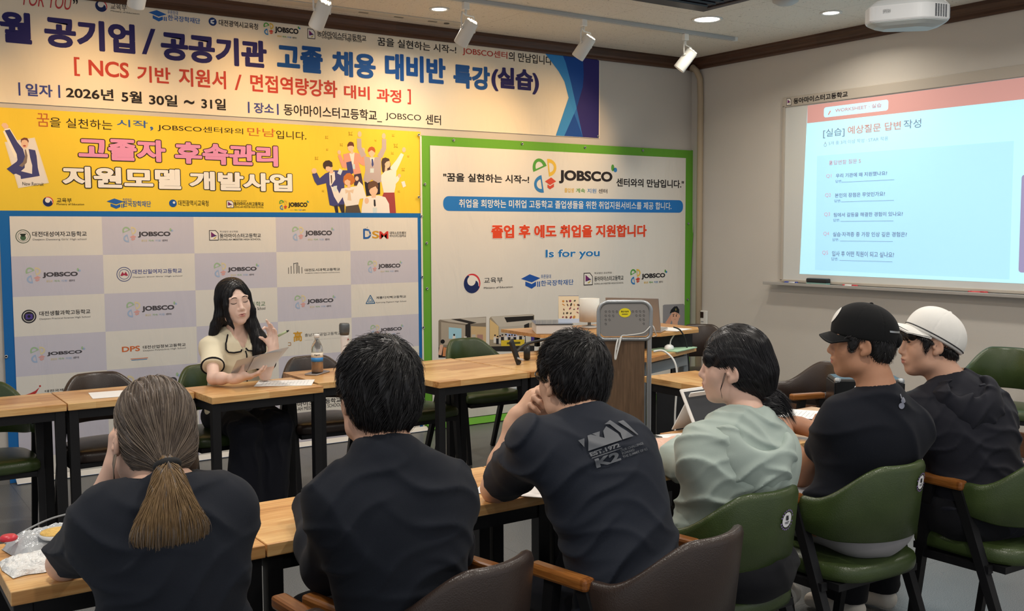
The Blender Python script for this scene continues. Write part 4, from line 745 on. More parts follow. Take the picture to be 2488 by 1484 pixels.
# ---- green banner
t = thing('centre_banner', 'green-bordered white job centre banner at the right end of the front wall', 'banner', (0, 0, 0))
B = FRONT-.020
cloth('border', 3.815, 6.640, .0, 2.268, B+.002, fabric('banner_green', '#6cae3c'), t, .003, 50, 40, 9)
cloth('edge', 3.803, 3.818, .0, 2.262, B+.001, MATS['check_white'], t, .001, 2, 20, 9)
cloth('panel', 3.888, 6.572, .055, 2.196, B-.003, fabric('green_panel', '#eae6df'), t, .0015, 50, 40, 11)
V = []; F = []
for j in range(31):
    for i in range(7):
        a = i/6*2.2; z = 2.27-2.2*j/30
        k = sstep(.9, 2.25, z)*.9+.1
        V.append((6.636+.05*k*math.sin(a), B+.001-.03*k*(1-math.cos(a)), z))
for j in range(30):
    for i in range(6): q = j*7+i; F.append((q, q+1, q+8, q+7))
mesh('curled_edge', V, F, MATS['banner_green'], t, True)
m = MB(); m.add([(3.83, B-.008, .05), (6.6, B-.008, .05), (6.6, B-.06, .008), (3.83, B-.06, .008)], [(0, 1, 2, 3)])
m.build('curled_hem', [MATS['banner_green']], t)
q = B-.0036
out = lambda r: (lambda p: p.outlined(r[0], INK[r[1]], '#fbf9f5', *r[2:], lay=3))
words('slogan_lettering', GRNTXT[0:2]); part(q, 'blue_strip', t, lambda p: p.rrect('#2b7fd0', (4.0, 1.698), (6.541, 1.812), .05, 2)); part(q, 'strip_lettering', t, rows(GRNTXT[2:3], lay=4))
part(q, 'orange_lettering', t, out(GRNTXT[3])); part(q, 'blue_lettering', t, out(GRNTXT[4]))
part(q, 'job_centre_logo', t, lambda p: jobsco(p, 5.121, 1.935, 5.701, 2.046)); part(q, 'job_centre_logo', t, lambda p: jobsco(p, 6.042, 1.101, 6.326, 1.153))
part(q, 'ministry_logo', t, rows(GRNTXT[9:11]), lambda p: taegeuk(p, 4.259, 1.126, .078)); part(q, 'foundation_logo', t, rows(GRNTXT[11:13]), lambda p: gradcap(p, 4.733, 4.926, 1.125, '#2358b0')); part(q, 'school_logo', t, rows(GRNTXT[13:16]), lambda p: school_d(p, 5.385, 1.071, 5.484, 1.179))
for u0, u1, z0, z1 in ((3.9, 4.405, .45, .9), (4.405, 4.9, .45, .9), (3.9, 4.47, -1, .45), (4.47, 4.9, -1, .45), (6.2, 6.7, .4, .9)):
    L = [x for x in PHOTOS if u0 <= sum(v[0] for v in x[1])/len(x[1])/1000 < u1 and z0 <= sum(v[1] for v in x[1])/len(x[1])/1000 < z1]
    part(q, 'printed_photo', t, pl(L, .16))
grommets(t, [(4.1, 2.245), (4.75, 2.245), (5.4, 2.243), (6.05, 2.243), (3.84, 1.9), (3.85, 1.45), (3.85, 1.1), (6.61, 1.6), (6.61, .9)], B-.004)
# ------------------------------------------------------------------ whiteboard, slide, projector
wb = thing('whiteboard', 'wide whiteboard on the right wall with a glowing layer for the projected worksheet slide', 'whiteboard', (0, 0, 0))
frame_m = mat('board_frame', '#b3b1ae', .4, .3)
YL, YR, ZB, ZT = 5.715, 1.9, 1.125, 2.55
MB().box((RIGHT-.012, (YL+YR)/2, (ZB+ZT)/2), (.016, YL-YR, ZT-ZB)).build('writing_surface', mat('board_white', '#d9dcdb', .22), wb)
m = MB()
m.box((RIGHT-.016, (YL+YR)/2, ZT+.038), (.03, YL-YR+.05, .080), bev=.004)
m.box((RIGHT-.016, YL+.012, (ZB+ZT)/2), (.03, .026, ZT-ZB+.02), bev=.004)
m.box((RIGHT-.016, (YL+YR)/2, ZB-.008), (.03, YL-YR+.05, .022), bev=.004)
m.build('frame', mat('board_header', '#b9b1a6', .5), wb)
m = MB(); m.box((RIGHT-.055, (YL+YR)/2+.05, 1.089), (.085, YL-YR+.2, .014), bev=.003); m.box((RIGHT-.096, (YL+YR)/2+.05, 1.094), (.008, YL-YR+.2, .024), bev=.003)
m.build('pen_tray', frame_m, wb)
p = Print(RIGHT-.033, 'R')
for r in BRDTXT: p.text(r[0], r[1], r[2], *r[3:], lay=2)
school_d(p, 5.695, 2.558, 5.646, 2.618, 2)
p.build('school_lettering', wb)
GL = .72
p = Print(RIGHT-.021, 'R', emit=GL)  # projector light put into a glowing layer on the board
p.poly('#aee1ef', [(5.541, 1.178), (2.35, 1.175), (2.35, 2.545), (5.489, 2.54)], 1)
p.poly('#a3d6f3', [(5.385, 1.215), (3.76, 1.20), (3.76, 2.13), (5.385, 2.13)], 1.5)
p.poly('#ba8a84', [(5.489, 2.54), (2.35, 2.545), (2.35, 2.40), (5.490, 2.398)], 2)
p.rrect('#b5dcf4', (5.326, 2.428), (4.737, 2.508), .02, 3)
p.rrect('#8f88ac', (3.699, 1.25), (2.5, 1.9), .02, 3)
p.build('glowing_slide', wb)
p = Print(RIGHT-.0235, 'R', emit=.55)  # slide marks and lettering glow too, in place of projector light
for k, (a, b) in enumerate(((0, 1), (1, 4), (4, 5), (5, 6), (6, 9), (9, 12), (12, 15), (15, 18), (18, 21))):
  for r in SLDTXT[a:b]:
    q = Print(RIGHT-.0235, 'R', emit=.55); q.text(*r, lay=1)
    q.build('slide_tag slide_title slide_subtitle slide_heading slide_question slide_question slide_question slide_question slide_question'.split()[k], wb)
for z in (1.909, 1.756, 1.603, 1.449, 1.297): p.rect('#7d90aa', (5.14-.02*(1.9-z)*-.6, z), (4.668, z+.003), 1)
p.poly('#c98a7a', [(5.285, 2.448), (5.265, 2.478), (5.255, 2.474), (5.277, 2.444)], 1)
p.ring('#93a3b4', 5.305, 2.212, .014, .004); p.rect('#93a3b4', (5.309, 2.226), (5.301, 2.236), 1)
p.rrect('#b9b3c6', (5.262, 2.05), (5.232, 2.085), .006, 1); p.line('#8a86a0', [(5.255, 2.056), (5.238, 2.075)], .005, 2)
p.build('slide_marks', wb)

def marker(lab, y, c1, c2, rot=0, L=.13):
    t = thing('whiteboard_marker', lab, 'marker', (RIGHT-.06, y, 1.096), rot)
    R = Matrix.Rotation(math.pi/2, 3, 'X')
    MB().lathe([(.0085, -L/2), (.0085, L*.12)], (0, 0, .0092), 14, R=R).build('barrel', mat('ink_'+c1[1:], c1, .4), t)
    MB().lathe([(.0095, L*.12), (.0095, L*.42), (.006, L/2)], (0, 0, .0095), 14, R=R).build('cap', mat('ink_'+c2[1:], c2, .35), t)
    MB().lathe([(.009, -L/2-.006), (.009, -L*.38)], (0, 0, .0093), 14, R=R).build('end_plug', mat('ink_'+c2[1:], c2, .35), t)
marker('blue whiteboard marker at the left end of the pen tray', 5.60, '#cfd3dc', '#2b3f9c', math.pi)
marker('white whiteboard marker with red ends right of the eraser', 5.01, '#e4e0de', '#c23a3c', 0)
marker('red whiteboard marker at the right part of the pen tray', 3.955, '#cf4a48', '#b93335', .1)
t = thing('board_eraser', 'black board eraser with a pale green felt base on the pen tray', 'eraser', (RIGHT-.06, 5.32, 1.096))
MB().box((0, 0, .01), (.05, .2, .02), bev=.003).build('felt_pad', mat('felt', '#7fa8a2', .9), t)
MB().box((0, 0, .037), (.056, .205, .036), bev=.01).build('handle', mat('eraser_black', '#1d2024', .4), t)

t = thing('projector', 'white ceiling projector with a rounded front, hung near the top right corner', 'projector', (4.50, 3.10, 2.588), math.radians(-41)); t.scale = (.88, .88, .95)
# outline (x right, y away), front edge faces the viewer
OUT = [(-.235, -.03), (-.22, -.06), (-.10, -.105), (.0, -.145), (.04, -.15), (.08, -.14), (.185, -.085), (.2, -.06), (.2, .06), (.17, .1), (-.2, .1), (-.235, .06)]
def slab(out, zs):
    V = []; F = []; n = len(out)
    for s, z in zs: V += [(x*s, y*s, z) for x, y in out]
    for i in range(len(zs)-1):
        for k in range(n): F.append((i*n+k, i*n+(k+1) % n, (i+1)*n+(k+1) % n, (i+1)*n+k))
    F += [tuple(range(n))[::-1], tuple((len(zs)-1)*n+k for k in range(n))]
    return V, F
def smooth_out(o, it=2):
    for _ in range(it):
        q = []
        for a, b in zip(o, o[1:]+o[:1]): q += [(a[0]*.75+b[0]*.25, a[1]*.75+b[1]*.25), (a[0]*.25+b[0]*.75, a[1]*.25+b[1]*.75)]
        o = q
    return o
so = smooth_out(OUT)
MB().add(*slab(so, [(.97, -.03), (1, -.022), (1, .045), (.985, .05)])).build('body', mat('projector_white', '#e3e6e8', .35), t)
MB().add(*slab(so, [(.6, -.062), (.8, -.05), (.95, -.034), (.95, -.03)])).build('underside', mat('projector_under', '#c3cccb', .5), t)
MB().add(*slab(so, [(.985, .05), (.93, .062), (.8, .082)])).build('top_cover', mat('projector_top', '#cfd4d6', .4), t)
m = MB()
for i in range(5):
    for j in range(10): m.box((.1925-.006*0, -.05+.022*i, -.016+.0065*j), (.018, .014, .004))
R0 = Matrix.Rotation(math.radians(0), 3, 'Z')
m.build('side_vent', mat('vent_dark', '#54585c', .6), t)
m = MB()
for i in range(5):
    for j in range(11): m.box((.105+.0155*i, -.128+.0085*i, -.016+.0058*j), (.010, .004, .0035), R=Matrix.Rotation(math.atan2(.055, .105), 3, 'Z'))
m.build('front_vent', mat('vent_dark', '#54585c', .6), t)
V, F, sz = glyphs('EPSON', 1)
a = Vector((-.17, -.083, .012)); b = Vector((-.10, -.1085, .012)); n = Vector((a.y-b.y, b.x-a.x, 0)).normalized()
mesh('maker_lettering', [a+(b-a)*(.1+.5*x)+Vector((0, 0, .016*y))-n*.004 for x, y in V], F, mat('mid_grey', '#8a8d90', .5), t)
MB().box((0, .02, .1), (.2, .12, .04), bev=.006).build('mount_plate', mat('mount_dark', '#4a4b4c', .5), t)
MB().tube([(0, .03, .11), (0, .03, (CEIL-2.588)/.95)], .02, 12).build('mount_pole', mat('mount_grey', '#9a9c9c', .4, .5), t)
for s in (-1, 1): MB().bar((s*.14, .04, .075), (s*.03, .03, .13), .018).build('mount_arm', mat('mount_dark', '#4a4b4c', .5), t)
MB().lathe([(.034, 0), (.03, .012), (0, .016)], (.02, .102, .01), 20, R=Matrix.Rotation(-math.pi/2, 3, 'X')).build('lens', mat('lens_glass', '#20242c', .05), t)

# ------------------------------------------------------------------ tables
top_x = wood_mat('table_wood', '#a06a38', '#cb965c', '#e4bb80', .3, (.46, .068))
top_y = wood_mat('table_wood_turned', '#a06a38', '#cb965c', '#e4bb80', .3, (.46, .068), 'Y')
blk = mat('frame_black', '#17171a', .5, .3, bump=(60, .1, .002))
def table(lab, x0, x1, y0, y1, rz=0.0, h=.74, grp='wood-topped tables on black frames', m=None, th=.034, apron=True):
    cx, cy = (x0+x1)/2, (y0+y1)/2; w, d = x1-x0-.004, y1-y0
    t = thing('table', lab, 'table', (cx, cy, 0), rz, grp)
    MB().box((0, 0, h-th/2), (w, d, th), bev=.0025).build('tabletop', m or top_x, t)
    L = .042
    for sx in (-1, 1):
        for sy in (-1, 1):
            MB().box((sx*(w/2-L/2-.006), sy*(d/2-L/2-.012), (h-th)/2), (L, L, h-th), bev=.002).build('leg', blk, t)
    mm = MB()
    for sy, rh in ((-1, .044), (1, .026)): mm.box((0, sy*(d/2-L/2-.012), h-th-rh/2), (w-2*L-.012, .03, rh))
    for sx in (-1, 1): mm.box((sx*(w/2-L/2-.006), 0, h-th-.022), (.03, d-2*L-.024, .044))
    mm.build('rail', blk, t)
    return t
G1 = 'wood-topped tables of the front audience row'
G2 = 'wood-topped tables of the back row below the banners'
table('wood table under the ponytailed person, at the left bottom of the photo', .316, .917, 2.478, 2.885, 0, grp=G1)
table('wood table in front of the cropped-hair person in the long-sleeved black top', .917, 1.845, 2.478, 2.888, 0, grp=G1)
table('wood table carrying the elbow of the person with the printed T-shirt', 1.845, 2.73, 2.476, 2.89, 0, grp=G1)
table('wood table with papers in front of the black and white caps', 2.735, 3.72, 2.52, 2.985, math.radians(3.0), grp=G1)
table('leftmost wood table of the back row, cut by the photo edge', .16, .926, 5.085, 5.497, 0, grp=G2)
table('back row wood table with a blank sheet, second from the left', .928, 1.526, 5.085, 5.50, 0, grp=G2)
table('presenter\'s wood table with a sheet of paper on it', 1.53, 2.13, 4.872, 5.275, math.radians(2.5), grp=G2)
table('wood table carrying the tea bottle', 2.155, 2.63, 5.00, 5.50, 0, grp=G2)
table('wide wood table in the middle of the back row, left of the phone holder', 2.665, 3.29, 4.66, 5.46, math.radians(3.5), grp=G2)
table('wide wood table under the phone holder, left of the lectern', 3.295, 3.98, 4.70, 5.47, math.radians(3.5), grp=G2)
table('wood table standing alone at the right of the lectern', 3.72, 4.12, 3.575, 4.175, 0, m=top_y)

# ------------------------------------------------------------------ armchairs
def leather(name, c, c2, rough=.33):
    m = mat(name, c, rough, spec=.5); nt = m.node_tree; b = nt.nodes['Principled BSDF']
    tc = nt.nodes.new('ShaderNodeTexCoord'); n = N(nt, 'ShaderNodeTexNoise', Scale=9.0, Detail=5.0); nt.links.new(tc.outputs['Object'], n.inputs['Vector'])
    mx = nt.nodes.new('ShaderNodeMix'); mx.data_type = 'RGBA'; mx.inputs[6].default_value = (*lin(c), 1); mx.inputs[7].default_value = (*lin(c2), 1)
    nt.links.new(n.outputs['Fac'], mx.inputs[0]); nt.links.new(mx.outputs[2], b.inputs['Base Color'])
    v = N(nt, 'ShaderNodeTexVoronoi', Scale=260.0); nt.links.new(tc.outputs['Object'], v.inputs['Vector'])
    bp = N(nt, 'ShaderNodeBump', Strength=.18, Distance=.002); nt.links.new(v.outputs['Distance'], bp.inputs['Height']); nt.links.new(bp.outputs['Normal'], b.inputs['Normal'])
    return m
GREEN = leather('green_leather', '#2b3a1c', '#43522b'); BROWN = leather('brown_leather', '#2a211f', '#3d3029')
armw = wood_mat('arm_wood', '#6b3d1c', '#8a5426', '#a56c34', .3, (1, .3), 'Y', 60)
def back_shell():
    NS, prof = 41, []
    V = []; F = []
    for i in range(NS):
        s = -1+2*i/(NS-1); a = abs(s)
        ph = s*math.radians(98)
        zt = .668 + .124*(1-sstep(.24, .82, a)); zb = .535 + .02*sstep(.55, 1, a)
        if a > .93: zt -= .01*((a-.93)/.07)
        zt = zt if a < .985 else zt-.008
        def at(h, off):
            lean = .035*(h-.53)/.27*math.cos(ph*.9)
            rx, ry = .216+off, .208+off
            return (rx*math.sin(ph), -.02-ry*math.cos(ph)-lean, h)
        T = .017 if a < .97 else .012
        r = .013
        ring = []
        for (h, off) in [(zb, -T*.4), (zb+.006, -T), ((zb+zt)/2, -T-.004), (zt-.02, -T-.003), (zt-.004, -T*.6), (zt, 0), (zt-.004, T*.6), (zt-.02, T), ((zb+zt)/2, T), (zb+.006, T), (zb, T*.4)]: ring.append(at(h, off))
        V += ring
    n = 11
    for i in range(NS-1):
        for k in range(n): F.append((i*n+k, (i+1)*n+k, (i+1)*n+(k+1) % n, i*n+(k+1) % n))
    F += [tuple(range(n)), tuple((NS-1)*n+k for k in range(n))[::-1]]
    return V, F
def seat_pad():
    o = smooth_out([(-.212, .225), (.212, .225), (.225, .12), (.215, -.12), (.14, -.215), (-.14, -.215), (-.215, -.12), (-.225, .12)], 3)
    V = []; F = []; n = len(o)
    zs = [(.9, .400), (.985, .404), (1.0, .418), (1.0, .435), (.98, .449), (.92, .458), (.7, .463), (.35, .465)]
    for s, z in zs: V += [(x*s, y*s, z) for x, y in o]
    for i in range(len(zs)-1):
        for k in range(n): F.append((i*n+k, i*n+(k+1) % n, (i+1)*n+(k+1) % n, (i+1)*n+k))
    F += [tuple(range(n))[::-1], tuple((len(zs)-1)*n+k for k in range(n))]
    return V, F
def make_chair(lm):
    t = thing('armchair', 'x', 'chair')
    V, F = seat_pad(); mesh('seat', V, F, lm, t, True)
    V, F = back_shell(); b = mesh('backrest', V, F, lm, t, True)
    m = MB(); m.box((0, .02, .388), (.40, .36, .024)); m.build('seat_frame', blk, t)
    for s in (-1, 1):
        MB().bar((s*.224, .115, .645), (s*.215, .20, 0), .034, .026).build('leg', blk, t)
        MB().bar((s*.224, .005, .64), (s*.228, -.24, 0), .036, .026).build('leg', blk, t)
        MB().bar((s*.215, .16, .375), (s*.222, -.12, .385), .026).build('side_rail', blk, t)
        MB().box((s*.228, .085, .655), (.042, .205, .034), bev=.009).build('armrest', armw, t)
    return t
stick_w = mat('sticker_white', '#efeef2', .5); stick_p = mat('sticker_violet', '#8a6fb0', .5); stick_k = mat('sticker_black', '#2b2a30', .5)
def sticker(t, ux, uz):
    # round badge on the outer face of the back, with a dotted ring
    def P(du, dz):
        x = ux+du; h = uz+dz; T = .0185
        rx, ry = .216+T, .208+T; s = max(-1, min(1, x/rx)); ph = math.asin(s)
        return (x, -.02-ry*math.cos(ph)-.035*(h-.53)/.27*math.cos(ph*.9)-.0035, h)
    m = MB()
    r = .023; pts = [P(r*math.cos(2*math.pi*k/24), r*math.sin(2*math.pi*k/24)) for k in range(24)]
    m.add(pts+[P(0, 0)], [(k, (k+1) % 24, 24) for k in range(24)], 0)
    sh = lambda v: (v[0], v[1]-.0012, v[2])
    for a, b in (((-.008, .0), (-.003, .014)), ((-.003, -.002), (.006, .006)), ((-.003, .006), (.004, .013)), ((-.012, -.008), (.012, -.006)), ((-.009, -.012), (.009, -.010))):
        m.add([sh(P(a[0], a[1])), sh(P(b[0], a[1])), sh(P(b[0], b[1])), sh(P(a[0], b[1]))], [(0, 1, 2, 3)], 2)
    for k in range(20):
        if k in (0, 10): continue
        a = 2*math.pi*k/20; c = (.0295*math.cos(a), .0295*math.sin(a)); q = .0024
        m.add([sh(P(c[0]-q, c[1]-q)), sh(P(c[0]+q, c[1]-q)), sh(P(c[0]+q, c[1]+q)), sh(P(c[0]-q, c[1]+q))], [(0, 1, 2, 3)], 1)
    m.build('badge_sticker', [stick_w, stick_p, stick_k], t)
chairG = make_chair(GREEN); chairB = make_chair(BROWN)
used = set()
def chair(col, x, y, rz, lab, grp, stick=None):
    src = chairG if col == 'g' else chairB
    o = src if col not in used else copy_tree(src)
    used.add(col)
    o.location = (x, y, 0); o.rotation_euler = (0, 0, math.radians(rz)); tag(o, lab, 'chair', grp)
    return o
GA = 'armchairs of the audience row'; GB = 'armchairs along the banner wall'
stick_on = []
chair('b', .669, 2.10, 5, 'brown leather armchair of the ponytailed person', GA)
chair('b', 1.206, 2.14, 13, 'brown leather armchair behind the cropped-hair person in the long-sleeved top', GA)
chair('b', 1.785, 2.005, 10, 'brown leather armchair behind the person with the printed T-shirt', GA)
stick_on.append((chair('g', 2.265, 2.22, 0, 'green leather armchair with a round badge, under the person in the mint jacket', GA), .037, .70))
stick_on.append((chair('g', 2.875, 2.20, -2, 'green leather armchair with a round badge, under the person in the black cap', GA), .06, .725))
chair('g', 3.475, 1.985, -2, 'green leather armchair under the person in the white cap', GA)
chair('g', .62, 5.46, 178, 'green leather armchair at the left photo edge, under the banner wall', GB)
chair('b', 1.205, 5.50, 183, 'brown leather armchair behind the table with the blank sheet', GB)
chair('g', 1.80, 5.50, 184, 'green leather armchair of the presenter', GB)
chair('b', 2.40, 5.50, 176, 'brown leather armchair behind the tea bottle', GB)
chair('g', 3.00, 5.50, 184, 'green leather armchair in front of the seam of the blue and green banners', GB)
chair('g', 3.70, 5.80, 178, 'green leather armchair in front of the two printed photos', GB)
chair('b', 4.47, 3.74, 74, 'brown leather armchair by the right wall, behind the bun of dark hair', 'armchairs by the right wall')
chair('g', 5.98, 3.42, 112, 'green leather armchair by the right wall at the right photo edge', 'armchairs by the right wall')
chair('b', 5.62, 5.62, 140, 'brown leather armchair in the corner behind the raised desk', 'armchairs by the right wall')
for o, ux, uz in stick_on: sticker(o, ux, uz)
# ------------------------------------------------------------------ lectern and teacher's desk
alu = mat('alu_tube', '#a9adb0', .3, .7); grey_panel = mat('panel_grey', '#8f8c89', .5, .2)
lw = wood_mat('lectern_wood', '#54402e', '#664f3a', '#7a6049', .5, (2, .5), 'Z', 40)
# local x along the face (left to right for the viewer), y away from the viewer
t = thing('lectern', 'narrow lectern with a grey slotted top panel and a dark wood front', 'lectern', (3.402, 3.962, 0), math.radians(-33))
W2 = .135
def tubeloop(z0, z1, r, n=6):
    P = []
    for (cx, cz, a0) in ((W2-r, z1-r, 0), (-W2+r, z1-r, 90), (-W2+r*.6, z0+r*.6, 180), (W2-r*.6, z0+r*.6, 270)):
        rr = r if cz > (z0+z1)/2 else r*.6
        for k in range(n+1): a = math.radians(a0+90*k/n); P.append((cx+rr*math.cos(a), 0, cz+rr*math.sin(a)))
    return P
MB().tube(tubeloop(.985, 1.178, .05), .0105, 10, closed=True).build('tube_frame', alu, t)
m = MB()
o = [(x*.93, z) for x, _, z in tubeloop(1.0, 1.168, .045)]
n = len(o); m.add([(x, -.004, z) for x, z in o]+[(x, .012, z) for x, z in o], [tuple(range(n)), tuple(range(n, 2*n))[::-1]]+[(k, n+k, n+(k+1) % n, (k+1) % n) for k in range(n)])
m.build('top_panel', grey_panel, t)
m = MB()
def slot(cx, cz):
    for (dx, dz, w, h) in ((0, .0045, .007, .0015), (-.004, .001, .0015, .005), (.004, -.001, .0015, .005), (0, -.0045, .005, .0015)): m.box((cx+dx, -.0045, cz+dz), (w, .002, h))
for r, n_ in enumerate((4, 3, 2, 1)):
    for k in range(n_): slot(-.098+.019*k, 1.128-.021*r)
    for k in range(n_): slot(.098-.019*k, 1.128-.021*r)
m.build('slot_pattern', mat('slot_shadow', '#4e4c4b', .7), t)
p = MB(); p.lathe([(.001, 0), (.001, .001)], (0, 0, 0), 3)
m = MB()
e = [(.031*math.cos(2*math.pi*k/28), -.0055, 1.122+.024*math.sin(2*math.pi*k/28)) for k in range(28)]
m.add(e, [tuple(range(28))], 0)
for (x0, x1, z) in ((-.02, .02, 1.124),): 
    V, F, _ = glyphs('점검 이상무', 2); m.add([(x0+(x1-x0)*a, -.0065, z+.009*b) for a, b in V], F, 1)
m.box((0, -.0062, 1.115), (.03, .0006, .003), 1)
m.build('yellow_sticker', [mat('sticker_yellow', '#ecdc1e', .5), stick_k], t)
MB().box((-.008, .012, .53), (.225, .018, .90), bev=.003).build('front_board', lw, t)
for s in (-1, 1): MB().box((s*(W2-.006), .012, .51), (.022, .03, .98), bev=.004).build('post', alu, t)
MB().box((0, .10, .02), (.30, .36, .03), bev=.008).build('base', grey_panel, t)
t = thing('cable', 'white cable looped over the lectern tube beside the grey panel', 'cable')
a = Vector((3.44, 3.92, 1.0))
MB().cord([(3.36, 3.975, .93), (3.372, 3.955, 1.0), (3.40, 3.935, 1.008), (3.47, 3.895, 1.02), (3.52, 3.885, 1.055), (3.56, 3.90, 1.01), (3.75, 4.1, .97), (3.95, 4.35, .93)], .003, 6).build('cord', white_metal, t)
MB().cord([(3.36, 3.965, .99), (3.345, 3.962, .95), (3.338, 3.962, .90), (3.342, 3.962, .885), (3.352, 3.960, .92), (3.372, 3.952, 1.0)], .004, 6).build('cord_end', white_metal, t)
t = thing('power_cable', 'white cable running down from the desk behind the lone table', 'cable')
MB().cord([(4.20, 4.62, .80), (4.25, 4.57, .80), (4.28, 4.50, .70), (4.27, 4.50, .4), (4.25, 4.47, .2), (4.20, 4.4, .02), (4.1, 4.3, .008), (3.8, 4.0, .006)], .006, 8).build('cord', white_metal, t)

desk_w = wood_mat('desk_wood', '#a36b38', '#bd8750', '#d3a468', .35, (1.6, .3))
t = thing('teacher_desk', 'two-level wood-topped teacher\'s desk with grey legs behind the lectern', 'desk', (0, 0, 0))
def quad_slab(m, P, z, th):
    a = [(x, y, z-th) for x, y in P]; b = [(x, y, z) for x, y in P]; n = len(P)
    m.add(a+b, [tuple(range(n))[::-1], tuple(range(n, 2*n))]+[(k, (k+1) % n, n+(k+1) % n, n+k) for k in range(n)])
m = MB(); quad_slab(m, [(3.86, 5.33), (4.55, 4.93), (4.94, 4.98), (5.05, 5.10), (5.05, 5.62), (3.86, 5.80)], .865, .022); m.build('upper_shelf', desk_w, t)
m = MB(); quad_slab(m, [(4.04, 5.16), (4.25, 4.70), (4.90, 4.96), (4.95, 5.30), (4.04, 5.6)], .745, .026); m.build('lower_top', desk_w, t)
dgrey = mat('desk_grey', '#8f979c', .4, .3)
for (x, y) in ((4.30, 4.82), (4.84, 5.02), (4.10, 5.3), (4.80, 5.5)): MB().box((x, y, .36), (.05, .05, .72), bev=.006).build('leg', dgrey, t)
MB().bar((4.28, 4.80, .66), (4.84, 5.0, .66), .03, t=2.2).build('side_rail', dgrey, t)
for (x, y) in ((4.06, 5.32), (5.0, 5.2), (4.95, 5.55), (4.06, 5.65)): MB().box((x, y, .795), (.03, .03, .10), bev=.003).build('shelf_post', blk, t)
MB().box((4.45, 5.15, .795), (.9, .02, .09), R=Matrix.Rotation(math.radians(-25), 3, 'Z')).build('shelf_panel', blk, t)
t = thing('computer_case', 'black box under the desk behind the lone table', 'computer', (4.62, 4.72, 0), math.radians(20))
MB().box((0, 0, .30), (.52, .24, .60), bev=.01).build('body', mat('pc_black', '#1e1f22', .45), t)
MB().box((0, -.123, .3), (.46, .006, .52), bev=.002).build('front_panel', mat('pc_panel', '#28292d', .4), t)
t = thing('storage_box', 'pale blue box standing on the floor under the corner chair, with something red on it', 'box', (5.25, 5.35, 0), .2)
MB().box((0, 0, .14), (.30, .24, .28), bev=.008).build('body', mat('box_blue', '#9fb4bf', .6), t)
MB().box((-.02, 0, .295), (.2, .18, .04), bev=.012).build('lid_cloth', mat('red_cloth', '#d0403c', .8), t)

# things on the desk
t = thing('laptop', 'open silver laptop seen from behind on the upper shelf of the desk', 'laptop', (4.46, 5.09, .866), math.radians(-54))
MB().box((0, .11, .009), (.355, .23, .016), bev=.004).build('base', mat('laptop_silver', '#b9b3af', .35, .5), t)
MB().box((0, -.055, .127), (.355, .008, .235), R=Matrix.Rotation(math.radians(22), 3, 'X'), bev=.003).build('screen_lid', mat('laptop_silver2', '#a9a3a0', .4, .4), t)
m = MB(); V, F, _ = glyphs('LG', 2)
R = Matrix.Rotation(math.radians(22), 3, 'X')
m.add([R @ Vector((-.14+.03*a, -.0052, .09+.012*b))+Vector((0, -.055, .127)) for a, b in V], F); m.build('maker_lettering', mat('mid_grey', '#8a8d90', .5), t)
t = thing('desk_calendar', 'beige desk calendar printed with small plants, standing on a white box', 'calendar', (4.085, 5.325, .933), math.radians(-36))
R = Matrix.Rotation(math.radians(-13), 3, 'X')
MB().box((0, .018, .088), (.135, .003, .175), R=R).build('picture_sheet', mat('cal_paper', '#ecd8b6', .8), t)
MB().box((0, .075, .088), (.135, .004, .18), R=Matrix.Rotation(math.radians(16), 3, 'X')).build('stand_board', mat('cal_blue', '#3c4a78', .6), t)
MB().box((0, .0, .012), (.14, .004, .028), R=R).build('date_strip', mat('cal_strip', '#c5cfe2', .7), t)
m = MB(); rnd = random.Random(4); cl = ['#4a4030', '#7c4a36', '#8a2f48', '#3e4a33', '#c98a3c', '#5a3a3a']
for i in range(5):
    for j in range(5):
        if rnd.random() < .12: continue
        cx = -.035+.024*i+rnd.uniform(-.004, .004); cz = .035+.027*j+rnd.uniform(-.004, .004); a = rnd.uniform(0, 3); rx, rz_ = rnd.uniform(.006, .012), rnd.uniform(.003, .008)
        pts = []
        for k in range(10):
            q = 2*math.pi*k/10; x = rx*math.cos(q)*math.cos(a)-rz_*math.sin(q)*math.sin(a); z = rx*math.cos(q)*math.sin(a)+rz_*math.sin(q)*math.cos(a)
            pts.append(R @ Vector((cx+x, -.0025, cz+z-.088))+Vector((0, .018, .088)))
        m.add(pts, [tuple(range(10))], rnd.randrange(6))
m.build('plant_print', [mat('cal_'+c[1:], c, .8) for c in cl], t)
t = thing('printer_box', 'flat white box with a dark glass top under the calendar', 'box', (4.03, 5.44, .866), math.radians(-30))
MB().box((0, 0, .03), (.24, .30, .06), bev=.004).build('body', mat('box_white', '#d9d6d2', .5), t)
MB().box((0, 0, .0635), (.25, .31, .006), bev=.002).build('glass_top', mat('dark_glass', '#3d4144', .12), t)
t = thing('table_lamp', 'small lamp with a white fabric drum shade between calendar and lectern', 'lamp', (4.40, 5.50, .866))
MB().lathe([(.055, 0), (.055, .012), (.012, .02), (.010, .06)], n=24).build('base', mat('lamp_base', '#d8d5cf', .5), t)
MB().lathe([(.070, .045), (.070, .205), (.068, .205), (.068, .045)], n=32).build('lamp_shade', mat('shade_cloth', '#e9e5dc', .9, noise=(200, .04)), t)
t = thing('paper_sheet', 'white sheet lying beside the laptop on the desk shelf', 'paper', (4.76, 5.12, .8665), .3)
MB().box((0, 0, .001), (.21, .297, .002)).build('sheet', mat('paper', '#f1f1f0', .7), t)
PAPER = MATS['paper']
t = thing('green_pad', 'pale green pad on the lower level of the desk', 'pad', (4.70, 4.97, .7455), math.radians(20))
MB().box((0, 0, .004), (.30, .2, .008), bev=.002).build('pad', mat('pad_green', '#a9cfae', .7), t)
t = thing('computer_mouse', 'white mouse on the pale green pad', 'mouse', (4.62, 4.93, .7545), math.radians(-50))
